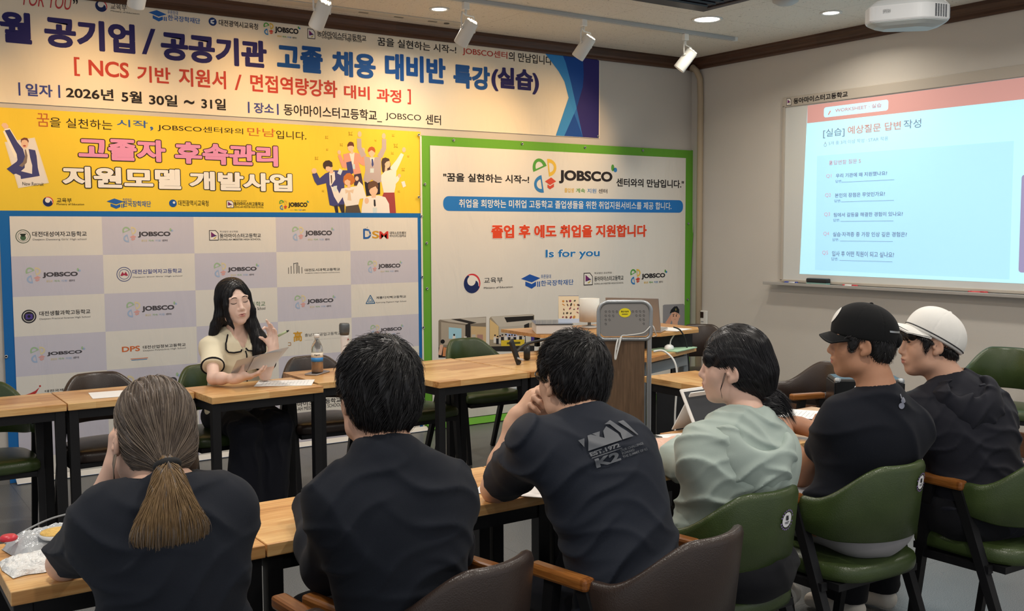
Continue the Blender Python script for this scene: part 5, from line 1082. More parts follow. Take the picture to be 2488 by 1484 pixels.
m = MB(); m.lathe([(.031, 0), (.033, .008), (.028, .022), (.015, .031), (0, .033)], n=24); m.V = [(x*1, y*1.7, z) for x, y, z in m.V]; m.build('shell', mat('mouse_white', '#e9ebe9', .3), t)
m = MB(); m.cord([(0, .05, .012), (0, .09, .05), (.02, .13, .09), (.0, .2, .10), (-.08, .2, .03), (-.2, .16, .012)], .005, 6); m.build('cord', mat('mouse_white', '#e9ebe9', .3), t)
t = thing('adapter_cable', 'black cable curving down from the desk shelf', 'cable')
MB().cord([(4.66, 4.93, .90), (4.72, 4.93, .875), (4.77, 4.93, .80), (4.79, 4.92, .65), (4.78, 4.90, .4), (4.75, 4.86, .15)], .005, 6).build('cord', mat('cable_black', '#1a1a1c', .5), t)

# phone holder on the back table
t = thing('phone_holder', 'black flexible arm phone holder lying on the back table', 'phone holder', (0, 0, .74))
kb = mat('holder_black', '#18191b', .4)
MB().box((3.415, 4.98, .075), (.055, .016, .165), R=Matrix.Rotation(math.radians(-22), 3, 'Y') @ Matrix.Rotation(math.radians(35), 3, 'Z'), bev=.006).build('phone_clamp', kb, t)
MB().box((3.44, 4.97, .035), (.045, .03, .012), R=Matrix.Rotation(math.radians(20), 3, 'Y'), bev=.004).build('clamp_lip', mat('lip_grey', '#b9bbbd', .4), t)
MB().cord([(3.44, 5.0, .075), (3.52, 5.04, .105), (3.60, 5.06, .118), (3.70, 5.08, .125), (3.82, 5.10, .14)], .009, 8).build('flexible_arm', kb, t)
MB().lathe([(.045, -.02), (.05, -.01), (.05, .01), (.045, .02)], (3.60, 5.12, .051), 24, R=Matrix.Rotation(math.pi/2, 3, 'Y') @ Matrix.Rotation(.6, 3, 'X')).build('joint_disc', kb, t)
MB().tube([(3.68, 5.08, .075), (3.78, 5.0, .06), (3.88, 4.95, .03), (3.95, 4.93, .02)], .018, 10).build('base_arm', kb, t)

# bottle on a phone, microphone
t = thing('smartphone', 'grey smartphone lying under the tea bottle', 'phone', (2.295, 5.33, .74), math.radians(-52))
MB().box((0, 0, .005), (.078, .16, .009), bev=.004).build('body', mat('phone_grey', '#a7a3a3', .3, .4), t)
MB().box((0, 0, .0098), (.07, .15, .0006)).build('screen', mat('phone_screen', '#3a3b3e', .1), t)
t = thing('tea_bottle', 'half-full plastic tea bottle with a blue and white label and white cap', 'bottle', (2.293, 5.325, .7505))
clear = mat('clear_plastic', '#f4f6f5', .08, trans=.92, spec=.5)
MB().lathe([(0, 0.0), (.031, 0), (.033, .006), (.033, .130), (.031, .145), (.024, .165), (.014, .182), (.0125, .19), (.0125, .20)], n=28).build('bottle_wall', clear, t)
MB().lathe([(0, .002), (.0315, .002), (.032, .008), (.032, .062), (0, .062)], n=28).build('tea', mat('tea_brown', '#c7832a', .2, trans=.25, emit=None), t)
MB().lathe([(.0336, .062), (.0336, .085)], n=28).build('label_blue', mat('label_blue', '#2f86cf', .4), t)
MB().lathe([(.0336, .085), (.0336, .112)], n=28).build('label_white', mat('label_white', '#efe6d6', .5), t)
V, F, _ = glyphs('하늘보리', 2)
va = -math.atan2(5.325, 2.293)
m = MB(); m.add([(.0341*math.cos(math.pi-(-va)+ -.55+1.1*a + math.pi*0), .0341*math.sin(math.pi-(-va)-.55+1.1*a+math.pi*0), .094+.012*b) for a, b in V], F)
for i, v in enumerate(m.V): pass
ang0 = math.atan2(-5.325, -2.293)
m = MB(); m.add([(.0341*math.cos(ang0-.5+1.0*a), .0341*math.sin(ang0-.5+1.0*a), .094+.012*b) for a, b in V], F); m.build('label_lettering', stick_k, t)
MB().lathe([(.0155, .196), (.0155, .213), (.014, .216), (0, .216)], n=24).build('cap', mat('cap_white', '#f2f1ef', .4), t)
t = thing('microphone', 'white handheld microphone standing on the table behind the cropped head', 'microphone', (2.452, 5.30, .74))
MB().lathe([(.03, 0), (.03, .006), (.022, .012), (.021, .05)], n=20).build('stand_base', mat('mic_grey', '#77797b', .4, .3), t)
MB().lathe([(.019, .05), (.02, .07), (.023, .20), (.024, .215)], n=20).build('handle', mat('mic_white', '#ece7e4', .35), t)
MB().lathe([(.026, .215), (.029, .232), (.0295, .235), (.0295, .243), (.03, .245), (.03, .272), (.026, .281), (0, .283)], n=24).build('grille', mat('mic_grille', '#66696b', .5, .6), t)
MB().box((.012, -.024, .19), (.006, .004, .008)).build('switch', mat('mic_switch', '#9c3b3b', .5), t)

# papers
def sheet(lab, x, y, rz, z=.74, size=(.21, .297), grp='loose paper sheets', pile=1, curl=0.0, name='paper_sheet', lines=False):
    t = thing(name, lab, 'paper', (x, y, z+.0008), math.radians(rz), grp)
    w, d = size; V = []; F = []; n = 10
    for j in range(n+1):
        for i in range(n+1):
            u, v = i/n-.5, j/n-.5
            V.append((u*w, v*d, .0006*pile+curl*max(0, -u-v-.35)**1.0*.12))
    for j in range(n):
        for i in range(n): a = j*(n+1)+i; F.append((a, a+1, a+n+2, a+n+1))
    m = MB(); m.add(V, F)
    m.add([(x_, y_, 0) for x_, y_, _ in V], [f[::-1] for f in F])
    m.build('sheet', PAPER, t)
    if lines:
        m = MB()
        for k in range(14): m.box((-.03*w*(k % 3), -.40*d+.06*d*k, .0014*pile+.0004), (w*(.74-.12*(k % 3)), .0016, .0003))
        m.build('print_lines', mat('print_grey', '#cdd0d4', .8), t)
    return t
sheet('printed white sheet at the right of the presenter\'s table', 2.01, 5.10, 62, lines=True)
sheet('blank white sheet on the second back table from the left', 1.215, 5.25, 84)
sheet('small stack of sheets hanging over the table edge under the elbow', 1.80, 2.56, 40, pile=3)
sheet('white sheet with notes under the writing hand beside the mint jacket', 2.30, 2.62, 70, lines=True, pile=2)
sheet('white sheet left of the propped tablet', 2.72, 2.82, 75)
sheet('printed sheet at the far edge of the table before the black cap', 3.50, 2.90, 30, lines=True, z=.7425)
sheet('white sheet nearer than the printed one, before the black cap', 3.28, 2.72, 65, lines=True)
t = thing('pen', 'black pen lying on the sheet beside the mint sleeve', 'pen', (2.285, 2.575, .7465), math.radians(-50))
MB().tube([(0, -.065, 0.003), (0, .055, .003)], .0045, 8).build('barrel', stick_k, t); MB().tube([(0, .055, .003), (0, .07, .003)], [.004, .001], 8).build('tip', alu, t)
t = thing('pencil_case', 'flat dark pencil case with pale lettering on the front row table', 'pencil case', (2.49, 2.84, .74), math.radians(4))
MB().box((0, 0, .012), (.26, .05, .022), bev=.007).build('case', mat('case_grey', '#55534f', .7), t)
V, F, _ = glyphs('동아마이스터', 3); m = MB(); m.add([(-.115+.23*a, -.018+.034*b, .0236) for a, b in V], F); m.build('lettering', stick_k, t)
t = thing('tablet', 'tablet in a white case propped up behind the mint jacket', 'tablet', (2.905, 2.79, .741), math.radians(2))
R = Matrix.Rotation(math.radians(-30), 3, 'X')
MB().box((0, .065, .095), (.255, .010, .19), R=R, bev=.004).build('case_rim', mat('case_white', '#e6e4e0', .4), t)
MB().box((0, .0595, .095), (.232, .002, .168), R=R).build('screen', mat('tablet_dark', '#3c3e42', .45, spec=.15), t)
MB().box((0, .13, .085), (.2, .004, .19), R=Matrix.Rotation(math.radians(32), 3, 'X')).build('stand_flap', mat('case_white', '#e6e4e0', .4), t)
MB().box((0, -.03, .006), (.24, .13, .008), bev=.003).build('cover_base', mat('case_white', '#e6e4e0', .4), t)
t = thing('eraser_crumb', 'two tiny white paper scraps on the table beside the bare elbow', 'scrap', (1.585, 2.66, .7405))
MB().box((0, 0, .003), (.012, .02, .006), bev=.002).build('scrap', PAPER, t); MB().box((-.004, -.03, .003), (.014, .012, .006), bev=.002).build('scrap', PAPER, t)

# snack bag on the front left table
t = thing('snack_bag', 'crinkled clear and white snack bag on the left front table', 'snack bag', (.44, 2.70, .741), math.radians(4))
foil = mat('foil_white', '#eeeeec', .18, bump=(28, .9, .03), spec=.6)
def crinkle(w, d, h, seed, n=26):
    rnd = random.Random(seed); V = []; F = []
    for j in range(n+1):
        for i in range(n+1):
            u, v = 2*i/n-1, 2*j/n-1; e = max(0, 1-u**4)*max(0, 1-v**4)
            V.append((u*w/2*(1-.08*abs(v)), v*d/2*(1-.06*math.sin(u*7)), .001+h*e**.5*(.75+.25*math.sin(u*5+v*9))+rnd.uniform(-1, 1)*.004*e))
    for j in range(n):
        for i in range(n): a = j*(n+1)+i; F.append((a, a+1, a+n+2, a+n+1))
    return V, F
V, F = crinkle(.20, .15, .022, 3); o = mesh('wrapper', V, F, foil, t, True); o.location = (-.02, -.045, 0)
V, F = crinkle(.22, .13, .045, 8); o = mesh('clear_bag', V, F, mat('bag_grey', '#b9bdc0', .2, bump=(14, .5, .03)), t, True); o.location = (.03, .095, 0); o.rotation_euler = (0, 0, .25)
MB().cord([(-.075, .14, .012), (-.02, .165, .03), (.05, .185, .045), (.12, .19, .05)], .0025, 6).build('zip_edge', mat('zip_grey', '#8d9194', .4), t)
MB().lathe([(.02, 0), (.022, .006), (.016, .012), (0, .012)], (-.08, .07, .04), 18).build('red_cap', mat('cap_red', '#cc2f3e', .35), t)
m = MB(); m.lathe([(.0, 0), (.04, .0), (.046, .008), (.047, .011)], (.03, .045, .034), 28); m.build('tray', mat('tray_white', '#e7e7e6', .3), t)
MB().lathe([(.043, .009), (.04, .014), (0, .016)], (.03, .045, .034), 28).build('cookie', mat('cookie', '#e0b765', .8, noise=(90, .35), bump=(70, .8, .01)), t)

# bags on the floor
def blob(name, c, d, m, parent, seed=1, sub=16, pw=2.6):
    rnd = random.Random(seed); V = []; F = []; n = sub; k = sub*2
    ph = [rnd.uniform(0, 6.28) for _ in range(6)]
    for j in range(n+1):
        th = math.pi*j/n-math.pi/2
        for i in range(k):
            a = 2*math.pi*i/k; f = lambda q: math.copysign(abs(q)**(2/pw), q)
            x, y, z = f(math.cos(th))*f(math.cos(a)), f(math.cos(th))*f(math.sin(a)), f(math.sin(th))
            w = 1+.05*math.sin(5*a+ph[0]+3*z)+.04*math.sin(7*z+ph[1]+2*a)
            V.append((c[0]+x*d[0]*w, c[1]+y*d[1]*w, c[2]+z*d[2]*w))
    for j in range(n):
        for i in range(k): F.append((j*k+i, j*k+(i+1) % k, (j+1)*k+(i+1) % k, (j+1)*k+i))
    return mesh(name, V, F, m, parent, True)
bag_m = mat('bag_black', '#17181b', .7, bump=(40, .4, .01))
t = thing('backpack', 'slumped black backpack on the floor between the green chairs', 'backpack', (2.84, 2.72, 0))
blob('body', (0, 0, .135), (.19, .15, .13), bag_m, t, 2); blob('front_pocket', (-.02, -.13, .10), (.13, .05, .085), bag_m, t, 3)
MB().cord([(-.06, .02, .25), (-.04, -.02, .31), (.04, -.02, .31), (.06, .02, .25)], .011, 8).build('carry_handle', bag_m, t)
MB().cord([(.13, -.08, .22), (.2, -.14, .16), (.22, -.16, .05), (.2, -.17, .015)], .012, 8).build('strap', bag_m, t)
t = thing('equipment_case', 'black upright case with silver corners standing on the floor behind the black cap', 'case', (4.40, 3.24, 0), math.radians(-40))
MB().box((0, 0, .42), (.34, .20, .74), bev=.012).build('body', mat('case_black', '#111214', .3), t)
for sx in (-1, 1):
    for z in (.06, .78): MB().box((sx*.155, -.085, z), (.036, .032, .03), bev=.012).build('corner_guard', alu, t)
    MB().box((sx*.171, 0, .42), (.006, .19, .70), bev=.002).build('edge_trim', mat('case_edge', '#2a2b2e', .3, .4), t)
m = MB(); m.tube([(-.07, -.106, .755), (-.095, -.108, .70), (-.07, -.108, .665), (-.045, -.108, .70), (-.05, -.106, .755)], .005, 6, closed=True); m.build('latch_ring', alu, t)
for x in (-.12, .12): MB().box((x, 0, .025), (.05, .14, .05), bev=.01).build('foot', mat('rubber_black', '#151515', .8), t)
# ------------------------------------------------------------------ people: smooth signed-distance bodies turned into one continuous mesh
f4 = np.float32
def vv(*a): return np.array(a, f4)
def nrm(a): a = np.asarray(a, f4); return a/max(1e-9, float(np.linalg.norm(a)))
class Sdf:
    def __init__(s): s.P = []
    def _a(s, fn, c, r, k, op): s.P.append((fn, np.asarray(c, f4), float(r), k, op)); return s
    def cap(s, a, b, ra, rb=None, k=.02, op='u'):
        a, b = vv(*a), vv(*b); rb = ra if rb is None else rb; ab = b-a; L2 = max(1e-9, float(ab@ab))
        def fn(p):
            q = p-a; t = np.clip((q@ab)/L2, 0, 1); q = q-t[:, None]*ab
            return np.sqrt((q*q).sum(1))-(ra+(rb-ra)*t)
        return s._a(fn, (a+b)/2, math.sqrt(L2)/2+max(ra, rb), k, op)
    def chain(s, pts, rs, k=.02, op='u'):
        for i in range(len(pts)-1): s.cap(pts[i], pts[i+1], rs[i], rs[i+1], k, op)
        return s
    def cyl(s, a, b, ra, rb=None, k=.02, op='u', rnd=.006):
        a, b = vv(*a), vv(*b); rb = ra if rb is None else rb; ab = b-a; L = max(1e-6, float(np.linalg.norm(ab))); u = ab/L
        def fn(p):
            q = p-a; t = q@u; rad = np.sqrt(np.maximum((q*q).sum(1)-t*t, 0)); r = ra+(rb-ra)*np.clip(t/L, 0, 1)
            dx = rad-r+rnd; dy = np.abs(t-L/2)-L/2+rnd
            return np.minimum(np.maximum(dx, dy), 0)+np.sqrt(np.maximum(dx, 0)**2+np.maximum(dy, 0)**2)-rnd
        return s._a(fn, (a+b)/2, L/2+max(ra, rb), k, op)
    def ell(s, c, r, R=None, k=.02, op='u'):
        c = vv(*c); r = vv(*r); R = None if R is None else np.asarray(R, f4)
        def fn(p):
            q = p-c
            if R is not None: q = q@R
            k0 = np.sqrt(((q/r)**2).sum(1)); k1 = np.sqrt(((q/(r*r))**2).sum(1))
            return k0*(k0-1)/np.maximum(k1, 1e-6)
        return s._a(fn, c, float(r.max()), k, op)
    def box(s, c, h, R=None, rnd=.01, k=.02, op='u'):
        c = vv(*c); h = vv(*h)-rnd; R = None if R is None else np.asarray(R, f4)
        def fn(p):
            q = p-c
            if R is not None: q = q@R
            q = np.abs(q)-h
            return np.sqrt((np.maximum(q, 0)**2).sum(1))+np.minimum(q.max(1), 0)-rnd
        return s._a(fn, c, float(np.linalg.norm(h))+rnd, k, op)
    def plane(s, c, n, k=.004):
        """keeps only the side the normal points away from"""
        c = vv(*c); n = nrm(n)
        return s._a(lambda p: (p-c)@n, c, 99, k, 'i')
    def copy(s): o = Sdf(); o.P = list(s.P); return o
    def join(s, o): s.P += o.P; return s
    def ev(s, p, c=None, rad=None):
        d = np.full(len(p), .25, f4)
        for fn, pc, pr, k, op in s.P:
            if c is not None and op != 'i' and np.linalg.norm(pc-c) > pr+rad+.09: continue
            e = fn(p)
            if op == 'u':
                h = np.maximum(k-np.abs(d-e), 0)/k; d = np.minimum(d, e)-h*h*k*.25
            elif op == 's':
                e = -e; h = np.maximum(k-np.abs(d-e), 0)/k; d = np.maximum(d, e)+h*h*k*.25
            else:
                h = np.maximum(k-np.abs(d-e), 0)/k; d = np.maximum(d, e)+h*h*k*.25
        return d
    def grad(s, p, e=.0015):
        g = np.stack([s.ev(p+vv(*(e if i == j else 0 for j in range(3))))-s.ev(p-vv(*(e if i == j else 0 for j in range(3)))) for i in range(3)], 1)
        return g/np.maximum(np.linalg.norm(g, axis=1, keepdims=True), 1e-9)
    def bounds(s):
        lo = np.min([c-r for _, c, r, _, op in s.P if op == 'u'], 0); hi = np.max([c+r for _, c, r, _, op in s.P if op == 'u'], 0)
        return lo-.02, hi+.02
QUAL = 1.0
def surf(S, h, disp=None, lo=None, hi=None):
    """surface nets on a sparse grid -> V, F (quads)"""
    h *= QUAL
    a, b = S.bounds()
    if lo is not None: a = np.maximum(a, lo)
    if hi is not None: b = np.minimum(b, hi)
    B = 8; nb = np.ceil((b-a)/(h*B)).astype(int)+1; n = nb*B
    I = np.stack(np.meshgrid(*[np.arange(k) for k in nb], indexing='ij'), -1).reshape(-1, 3)
    cen = a+(I*B+B/2-.5)*h
    R = B*h*.88
    d = np.concatenate([S.ev(cen[i:i+40000].astype(f4)) for i in range(0, len(cen), 40000)])
    D = np.empty(n, f4)
    D.reshape(nb[0], B, nb[1], B, nb[2], B)[:] = np.where(d > 0, 1, -1).reshape(nb)[:, None, :, None, :, None]
    act = np.abs(d) < R*1.5+.015
    off = np.stack(np.meshgrid(*[np.arange(B)]*3, indexing='ij'), -1).reshape(-1, 3)
    A = I[act]; key = (A//4)@np.array([1, 1000, 1000000]); order = np.argsort(key, kind='stable'); A = A[order]; key = key[order]
    st = np.flatnonzero(np.r_[True, key[1:] != key[:-1]]); en = np.r_[st[1:], len(A)]
    for s0, e0 in zip(st, en):
        idx = (A[s0:e0, None, :]*B+off[None]).reshape(-1, 3); p = (a+idx*h).astype(f4)
        pl, ph = p.min(0), p.max(0)
        e = S.ev(p, (pl+ph)/2, float(np.linalg.norm(ph-pl))/2)
        if disp is not None:
            q = np.abs(e) < .03
            if q.any(): e[q] += disp(p[q])
        D[idx[:, 0], idx[:, 1], idx[:, 2]] = e
    s = D < 0
    m = np.zeros(n-1, np.int8)
    for dx in (0, 1):
        for dy in (0, 1):
            for dz in (0, 1): m += s[dx:n[0]-1+dx, dy:n[1]-1+dy, dz:n[2]-1+dz]
    cell = np.argwhere((m > 0) & (m < 8))
    if not len(cell): return np.zeros((0, 3)), []
    cid = np.full(n, -1, np.int32); cid[cell[:, 0], cell[:, 1], cell[:, 2]] = np.arange(len(cell))
    acc = np.zeros((len(cell), 3)); cnt = np.zeros(len(cell))
    cor = [(x, y, z) for x in (0, 1) for y in (0, 1) for z in (0, 1)]
    val = {c: D[cell[:, 0]+c[0], cell[:, 1]+c[1], cell[:, 2]+c[2]] for c in cor}
    for c in cor:
        for ax in range(3):
            if c[ax]: continue
            c2 = list(c); c2[ax] = 1; c2 = tuple(c2); v0, v1 = val[c], val[c2]
            x = (v0 < 0) != (v1 < 0); t = np.where(x, v0/np.where(x, v0-v1, 1), 0)
            q = np.array(c, float)[None].repeat(len(cell), 0); q[:, ax] += t
            acc[x] += q[x]; cnt[x] += 1
    V = a+(cell+acc/np.maximum(cnt, 1)[:, None])*h
    F = []
    for ax in range(3):
        o1, o2 = [(1, 2), (2, 0), (0, 1)][ax]
        sl = [slice(1, n[i]-1) for i in range(3)]; s2 = list(sl); s2[ax] = slice(2, n[ax])
        e0, e1 = s[tuple(sl)], s[tuple(s2)]
        for flip, M in ((False, e0 & ~e1), (True, ~e0 & e1)):
            E_ = np.argwhere(M)+1
            if not len(E_): continue
            q = []
            for (u, w) in ((0, 0), (-1, 0), (-1, -1), (0, -1)):
                k = E_.copy(); k[:, o1] += u; k[:, o2] += w; q.append(cid[k[:, 0], k[:, 1], k[:, 2]])
            q = np.stack(q, 1); q = q[(q >= 0).all(1)]
            F.append(q[:, ::-1] if flip else q)
    return V, np.concatenate(F)
def npmesh(name, V, F, mats, parent, fm=None):
    me = bpy.data.meshes.new(name); nv, nf = len(V), len(F); k = F.shape[1]
    me.vertices.add(nv); me.vertices.foreach_set('co', np.asarray(V, f4).ravel())
    me.loops.add(nf*k); me.loops.foreach_set('vertex_index', np.asarray(F, np.int32).ravel())
    me.polygons.add(nf); me.polygons.foreach_set('loop_start', np.arange(0, nf*k, k, dtype=np.int32))
    me.polygons.foreach_set('use_smooth', np.ones(nf, bool))
    o = link(name, me, parent, mats)
    if fm is not None: me.polygons.foreach_set('material_index', np.asarray(fm, np.int32))
    me.update(calc_edges=True); me.validate()
    return o
def sdf_obj(name, S, h, mats, parent, disp=None, zone=None, lo=None, hi=None):
    V, F = surf(S, h, disp, lo, hi)
    fm = None
    if zone is not None: fm = zone(V[F].mean(1))
    return npmesh(name, V, F, mats, parent, fm)
def wob(seed, comps):
    """sum of travelling folds: comps = (direction, wavelength, amplitude, warp)"""
    r = np.random.RandomState(seed); ph = r.uniform(0, 6.28, (len(comps), 3))
    def f(p):
        d = np.zeros(len(p), f4)
        for (dr, wl, am, wp), q in zip(comps, ph):
            dr = nrm(dr); sd = nrm(np.cross(dr, (.3, .8, .52)))
            x = (p@dr)/wl*6.283+q[0]+wp*np.sin((p@sd)/wl*2.1+q[1])+.6*wp*np.sin((p@np.cross(dr, sd).astype(f4))/wl*1.6+q[2])
            v = 1.06-np.sqrt(np.sin(x*.5)**2+.02); d -= am*(1.9*v**2-.12)*np.clip(.45+.75*np.sin((p@sd)/wl*1.1+q[2]+1.3*np.sin((p@dr)/wl*1.7)), 0, 1.2)
        return d
    return f
def frame(fwd, upv):
    u = nrm(upv); f = np.asarray(fwd, f4); f = nrm(f-u*(f@u)); r = np.cross(f, u)
    return np.stack([r, f, u], 1)          # columns right, forward, up
def head_frame(yaw, pitch=0, roll=0):
    """yaw clockwise from +y seen from above, pitch > 0 looks down, roll > 0 tilts to the own right"""
    y, p, r = map(math.radians, (yaw, pitch, roll))
    f = vv(math.sin(y)*math.cos(p), math.cos(y)*math.cos(p), -math.sin(p))
    F0 = frame(f, (0, 0, 1)); rt_, u = F0[:, 0], F0[:, 2]
    u = u*math.cos(r)+rt_*math.sin(r)
    return frame(f, u)
HEADK = .012
def head(S, c, R, s=1.0, female=False, ears=True):
    c = vv(*c); T = lambda x, y, z: c+R@(vv(x, y, z)*s)
    E = lambda x, y, z, a, b, d, k=.02, op='u', R2=None: S.ell(T(x, y, z), (a*s, b*s, d*s), R if R2 is None else R@R2, k*s, op)
    E(0, -.012, .036, .0745, .094, .083, .02)
    E(0, .022, -.02, .062, .064, .088, .03)
    E(0, .040, -.062, .046 if female else .050, .044, .052, .03)
    E(0, .066, -.098, .020, .018, .016, .028)
    for q in (-1, 1):
        E(q*.040, .050, -.022, .024, .026, .030, .03)
        E(q*.046, .012, -.075, .020 if female else .024, .03, .024, .03)
        E(q*.032, .094, .012, .020, .014, .011, .012, 's')
        E(q*.031, .0735, .010, .0175, .0125, .0125, .006)
        E(q*.030, .076, .030, .024, .012, .008, .018)
    S.cap(T(0, .083, .018), T(0, .1005, -.026), .0075*s, .0105*s, .014*s)
    E(0, .100, -.030, .0115, .011, .0095, .008)
    for q in (-1, 1): E(q*.0125, .0915, -.034, .0078, .0095, .0078, .006)
    E(0, .083, -.058, .026, .014, .022, .014)
    E(0, .0925, -.0565, .021, .0085, .0055, .006); E(0, .0905, -.0680, .0185, .0090, .0065, .006)
    E(0, .1, -.0622, .022, .010, .0012, .003, 's')
    if ears:
        for q in (-1, 1):
            a = math.radians(-14); R2 = np.array([[math.cos(q*.42), -math.sin(q*.42), 0], [math.sin(q*.42), math.cos(q*.42), 0], [0, 0, 1]], f4)@np.array([[1, 0, 0], [0, math.cos(a), -math.sin(a)], [0, math.sin(a), math.cos(a)]], f4)
            E(q*.078, -.006, -.004, .0085, .0185, .031, .008, 'u', R2)
            E(q*.0865, -.003, -.001, .006, .0115, .020, .005, 's', R2)
            E(q*.076, .003, -.030, .006, .009, .010, .008, 'u', R2)
            E(q*.079, .010, -.008, .005, .005, .008, .005, 'u', R2)
    return T
def hand(S, w, d, n, side, s=1.0, curl=(35, 40, 25), spread=5, thumb=(38, 20, 15), fing=None):
    """hand from wrist w along d, palm faces n; side +1: thumb lies towards d x n"""
    w = vv(*w); d = nrm(d); n = vv(*n); n = nrm(n-d*(n@d)); l = np.cross(d, n)*side     # l: towards the thumb
    k = .010
    S.cap(w-d*.02, w+d*.012, .026*s, .024*s, .03)
    kn = []
    for i in range(4):
        o = (.026-.0175*i)*s; L = (.088, .092, .086, .076)[i]*s
        b = w+d*L+l*o; kn.append(b); S.cap(w+l*o*.62+d*.012, b, .0145*s, .0108*s, .016)
    S.cap(w+l*.016*s+d*.025*s+n*.006, w+l*.026*s+d*.055*s+n*.012, .015*s, .013*s, .018)
    for i in range(4):
        c3 = fing[i] if fing else curl; sp = math.radians(spread*(1.5-i)); L = (.042, .047, .043, .033)[i]*s; r = (.0092, .0094, .009, .008)[i]*s
        p = kn[i]; dd = nrm(d*math.cos(sp)+l*math.sin(sp)); nn = n; an = 0
        for j, a in enumerate(c3):
            an += math.radians(a); q = p+(dd*math.cos(an)+nn*math.sin(an))*L*(1, .66, .52)[j]
            S.cap(p, q, r*(1.06-.09*j), r*(.98-.1*j), .005); p = q
    b = w+l*.022*s+d*.018*s; a0, a1, a2 = map(math.radians, thumb)
    dd = nrm(d*math.cos(a0)+l*math.sin(a0)); q = b+(dd*math.cos(a1)+n*math.sin(a1))*.046*s; S.cap(b, q, .014*s, .0108*s, .012)
    q2 = q+(nrm(d*math.cos(a0*.55)+l*math.sin(a0*.55))*math.cos(a1+a2)+n*math.sin(a1+a2))*.034*s; S.cap(q, q2, .0105*s, .0095*s, .005)
    q3 = q2+(nrm(d*math.cos(a0*.35)+l*math.sin(a0*.35))*math.cos(a1+1.6*a2)+n*math.sin(a1+1.6*a2))*.026*s; S.cap(q2, q3, .0095*s, .0075*s, .005)
    return kn
def strands(S, roots, field, L, steps, w, seed, lift=.003, lift_end=None, free=0.0):
    """thin tapered hairs that follow the surface of S along a direction field -> V, F"""
    r = np.random.RandomState(seed); P = np.asarray(roots, f4).copy(); n = len(P)
    Lr = (L*r.uniform(.7, 1.15, n)).astype(f4); li = (lift*r.uniform(.2, 1.3, n)).astype(f4); path = []; G = []
    for k in range(steps):
        g = S.grad(P); d = S.ev(P); t = k/(steps-1)
        tgt = li*(math.sin(min(1, t*1.4)*1.57)) if lift_end is None else li*(1-t)+lift_end*t
        P = P-g*((d-tgt)*(1-free*t))[:, None].astype(f4)
        path.append(P.copy()); G.append(g)
        v = field(P, t).astype(f4); v = v-g*((v*g).sum(1)*(1-free*t))[:, None]
        v /= np.maximum(np.linalg.norm(v, axis=1, keepdims=True), 1e-6)
        P = P+v*(Lr/(steps-1))[:, None]
    path = np.stack(path, 1); G = np.stack(G, 1)
    T = np.gradient(path, axis=1); T /= np.maximum(np.linalg.norm(T, axis=2, keepdims=True), 1e-9)
    Bn = np.cross(T, G); Bn /= np.maximum(np.linalg.norm(Bn, axis=2, keepdims=True), 1e-9)
    tt = np.linspace(0, 1, steps); prof = (w*(1-.85*tt**2.2)).astype(f4)[None, :, None]*r.uniform(.6, 1.4, n)[:, None, None]
    V = np.stack([path+Bn*prof, path+G*prof*.8, path-Bn*prof], 2)           # n, steps, 3, xyz
    idx = np.arange(n*steps*3).reshape(n, steps, 3)
    F = []
    for a in range(3):
        b = (a+1) % 3; F.append(np.stack([idx[:, :-1, a], idx[:, 1:, a], idx[:, 1:, b], idx[:, :-1, b]], -1).reshape(-1, 4))
    return V.reshape(-1, 3), np.concatenate(F)
def on_surface(S, n, lo, hi, seed, keep=None):
    r = np.random.RandomState(seed); p = r.uniform(lo, hi, (n*14, 3)).astype(f4)
    for _ in range(6): p = p-S.grad(p)*S.ev(p)[:, None]
    ok = (np.abs(S.ev(p)) < .003) & (p > np.asarray(lo)-.01).all(1) & (p < np.asarray(hi)+.01).all(1)
    if keep is not None: ok &= keep(p)
    return p[ok][:n]
def merge(*parts):
    V = []; F = []; M = []; o = 0
    for v, f, m in parts: V.append(v); F.append(np.asarray(f)+o); M.append(np.full(len(f), m)); o += len(v)
    return np.concatenate(V), np.concatenate(F), np.concatenate(M)
def skin(name, col, warm='#c06a55'):
    m = mat(name, col, .48, noise=(30, .06), bump=(350, .08, .001), spec=.4); b = m.node_tree.nodes['Principled BSDF']
    b.inputs['Subsurface Weight'].default_value = .12; b.inputs['Subsurface Radius'].default_value = (.012, .005, .003); b.inputs['Subsurface Scale'].default_value = .6
    return m
def hairmat(name, c1, c2, rough=.38):
    m = mat(name, c1, rough, spec=.45); nt = m.node_tree; b = nt.nodes['Principled BSDF']
    tc = nt.nodes.new('ShaderNodeTexCoord'); n = N(nt, 'ShaderNodeTexNoise', Scale=45.0, Detail=4.0); nt.links.new(tc.outputs['Object'], n.inputs['Vector'])
    mx = nt.nodes.new('ShaderNodeMix'); mx.data_type = 'RGBA'; mx.inputs[6].default_value = (*lin(c1), 1); mx.inputs[7].default_value = (*lin(c2), 1)
    nt.links.new(n.outputs['Fac'], mx.inputs[0]); nt.links.new(mx.outputs[2], b.inputs['Base Color'])
    b.inputs['Anisotropic'].default_value = .4
    return m
def cloth_m(name, col, rough=.85, sheen=.04): return mat(name, col, rough, noise=(14, .08), bump=(900, .25, .002), spec=.2, sheen=sheen)
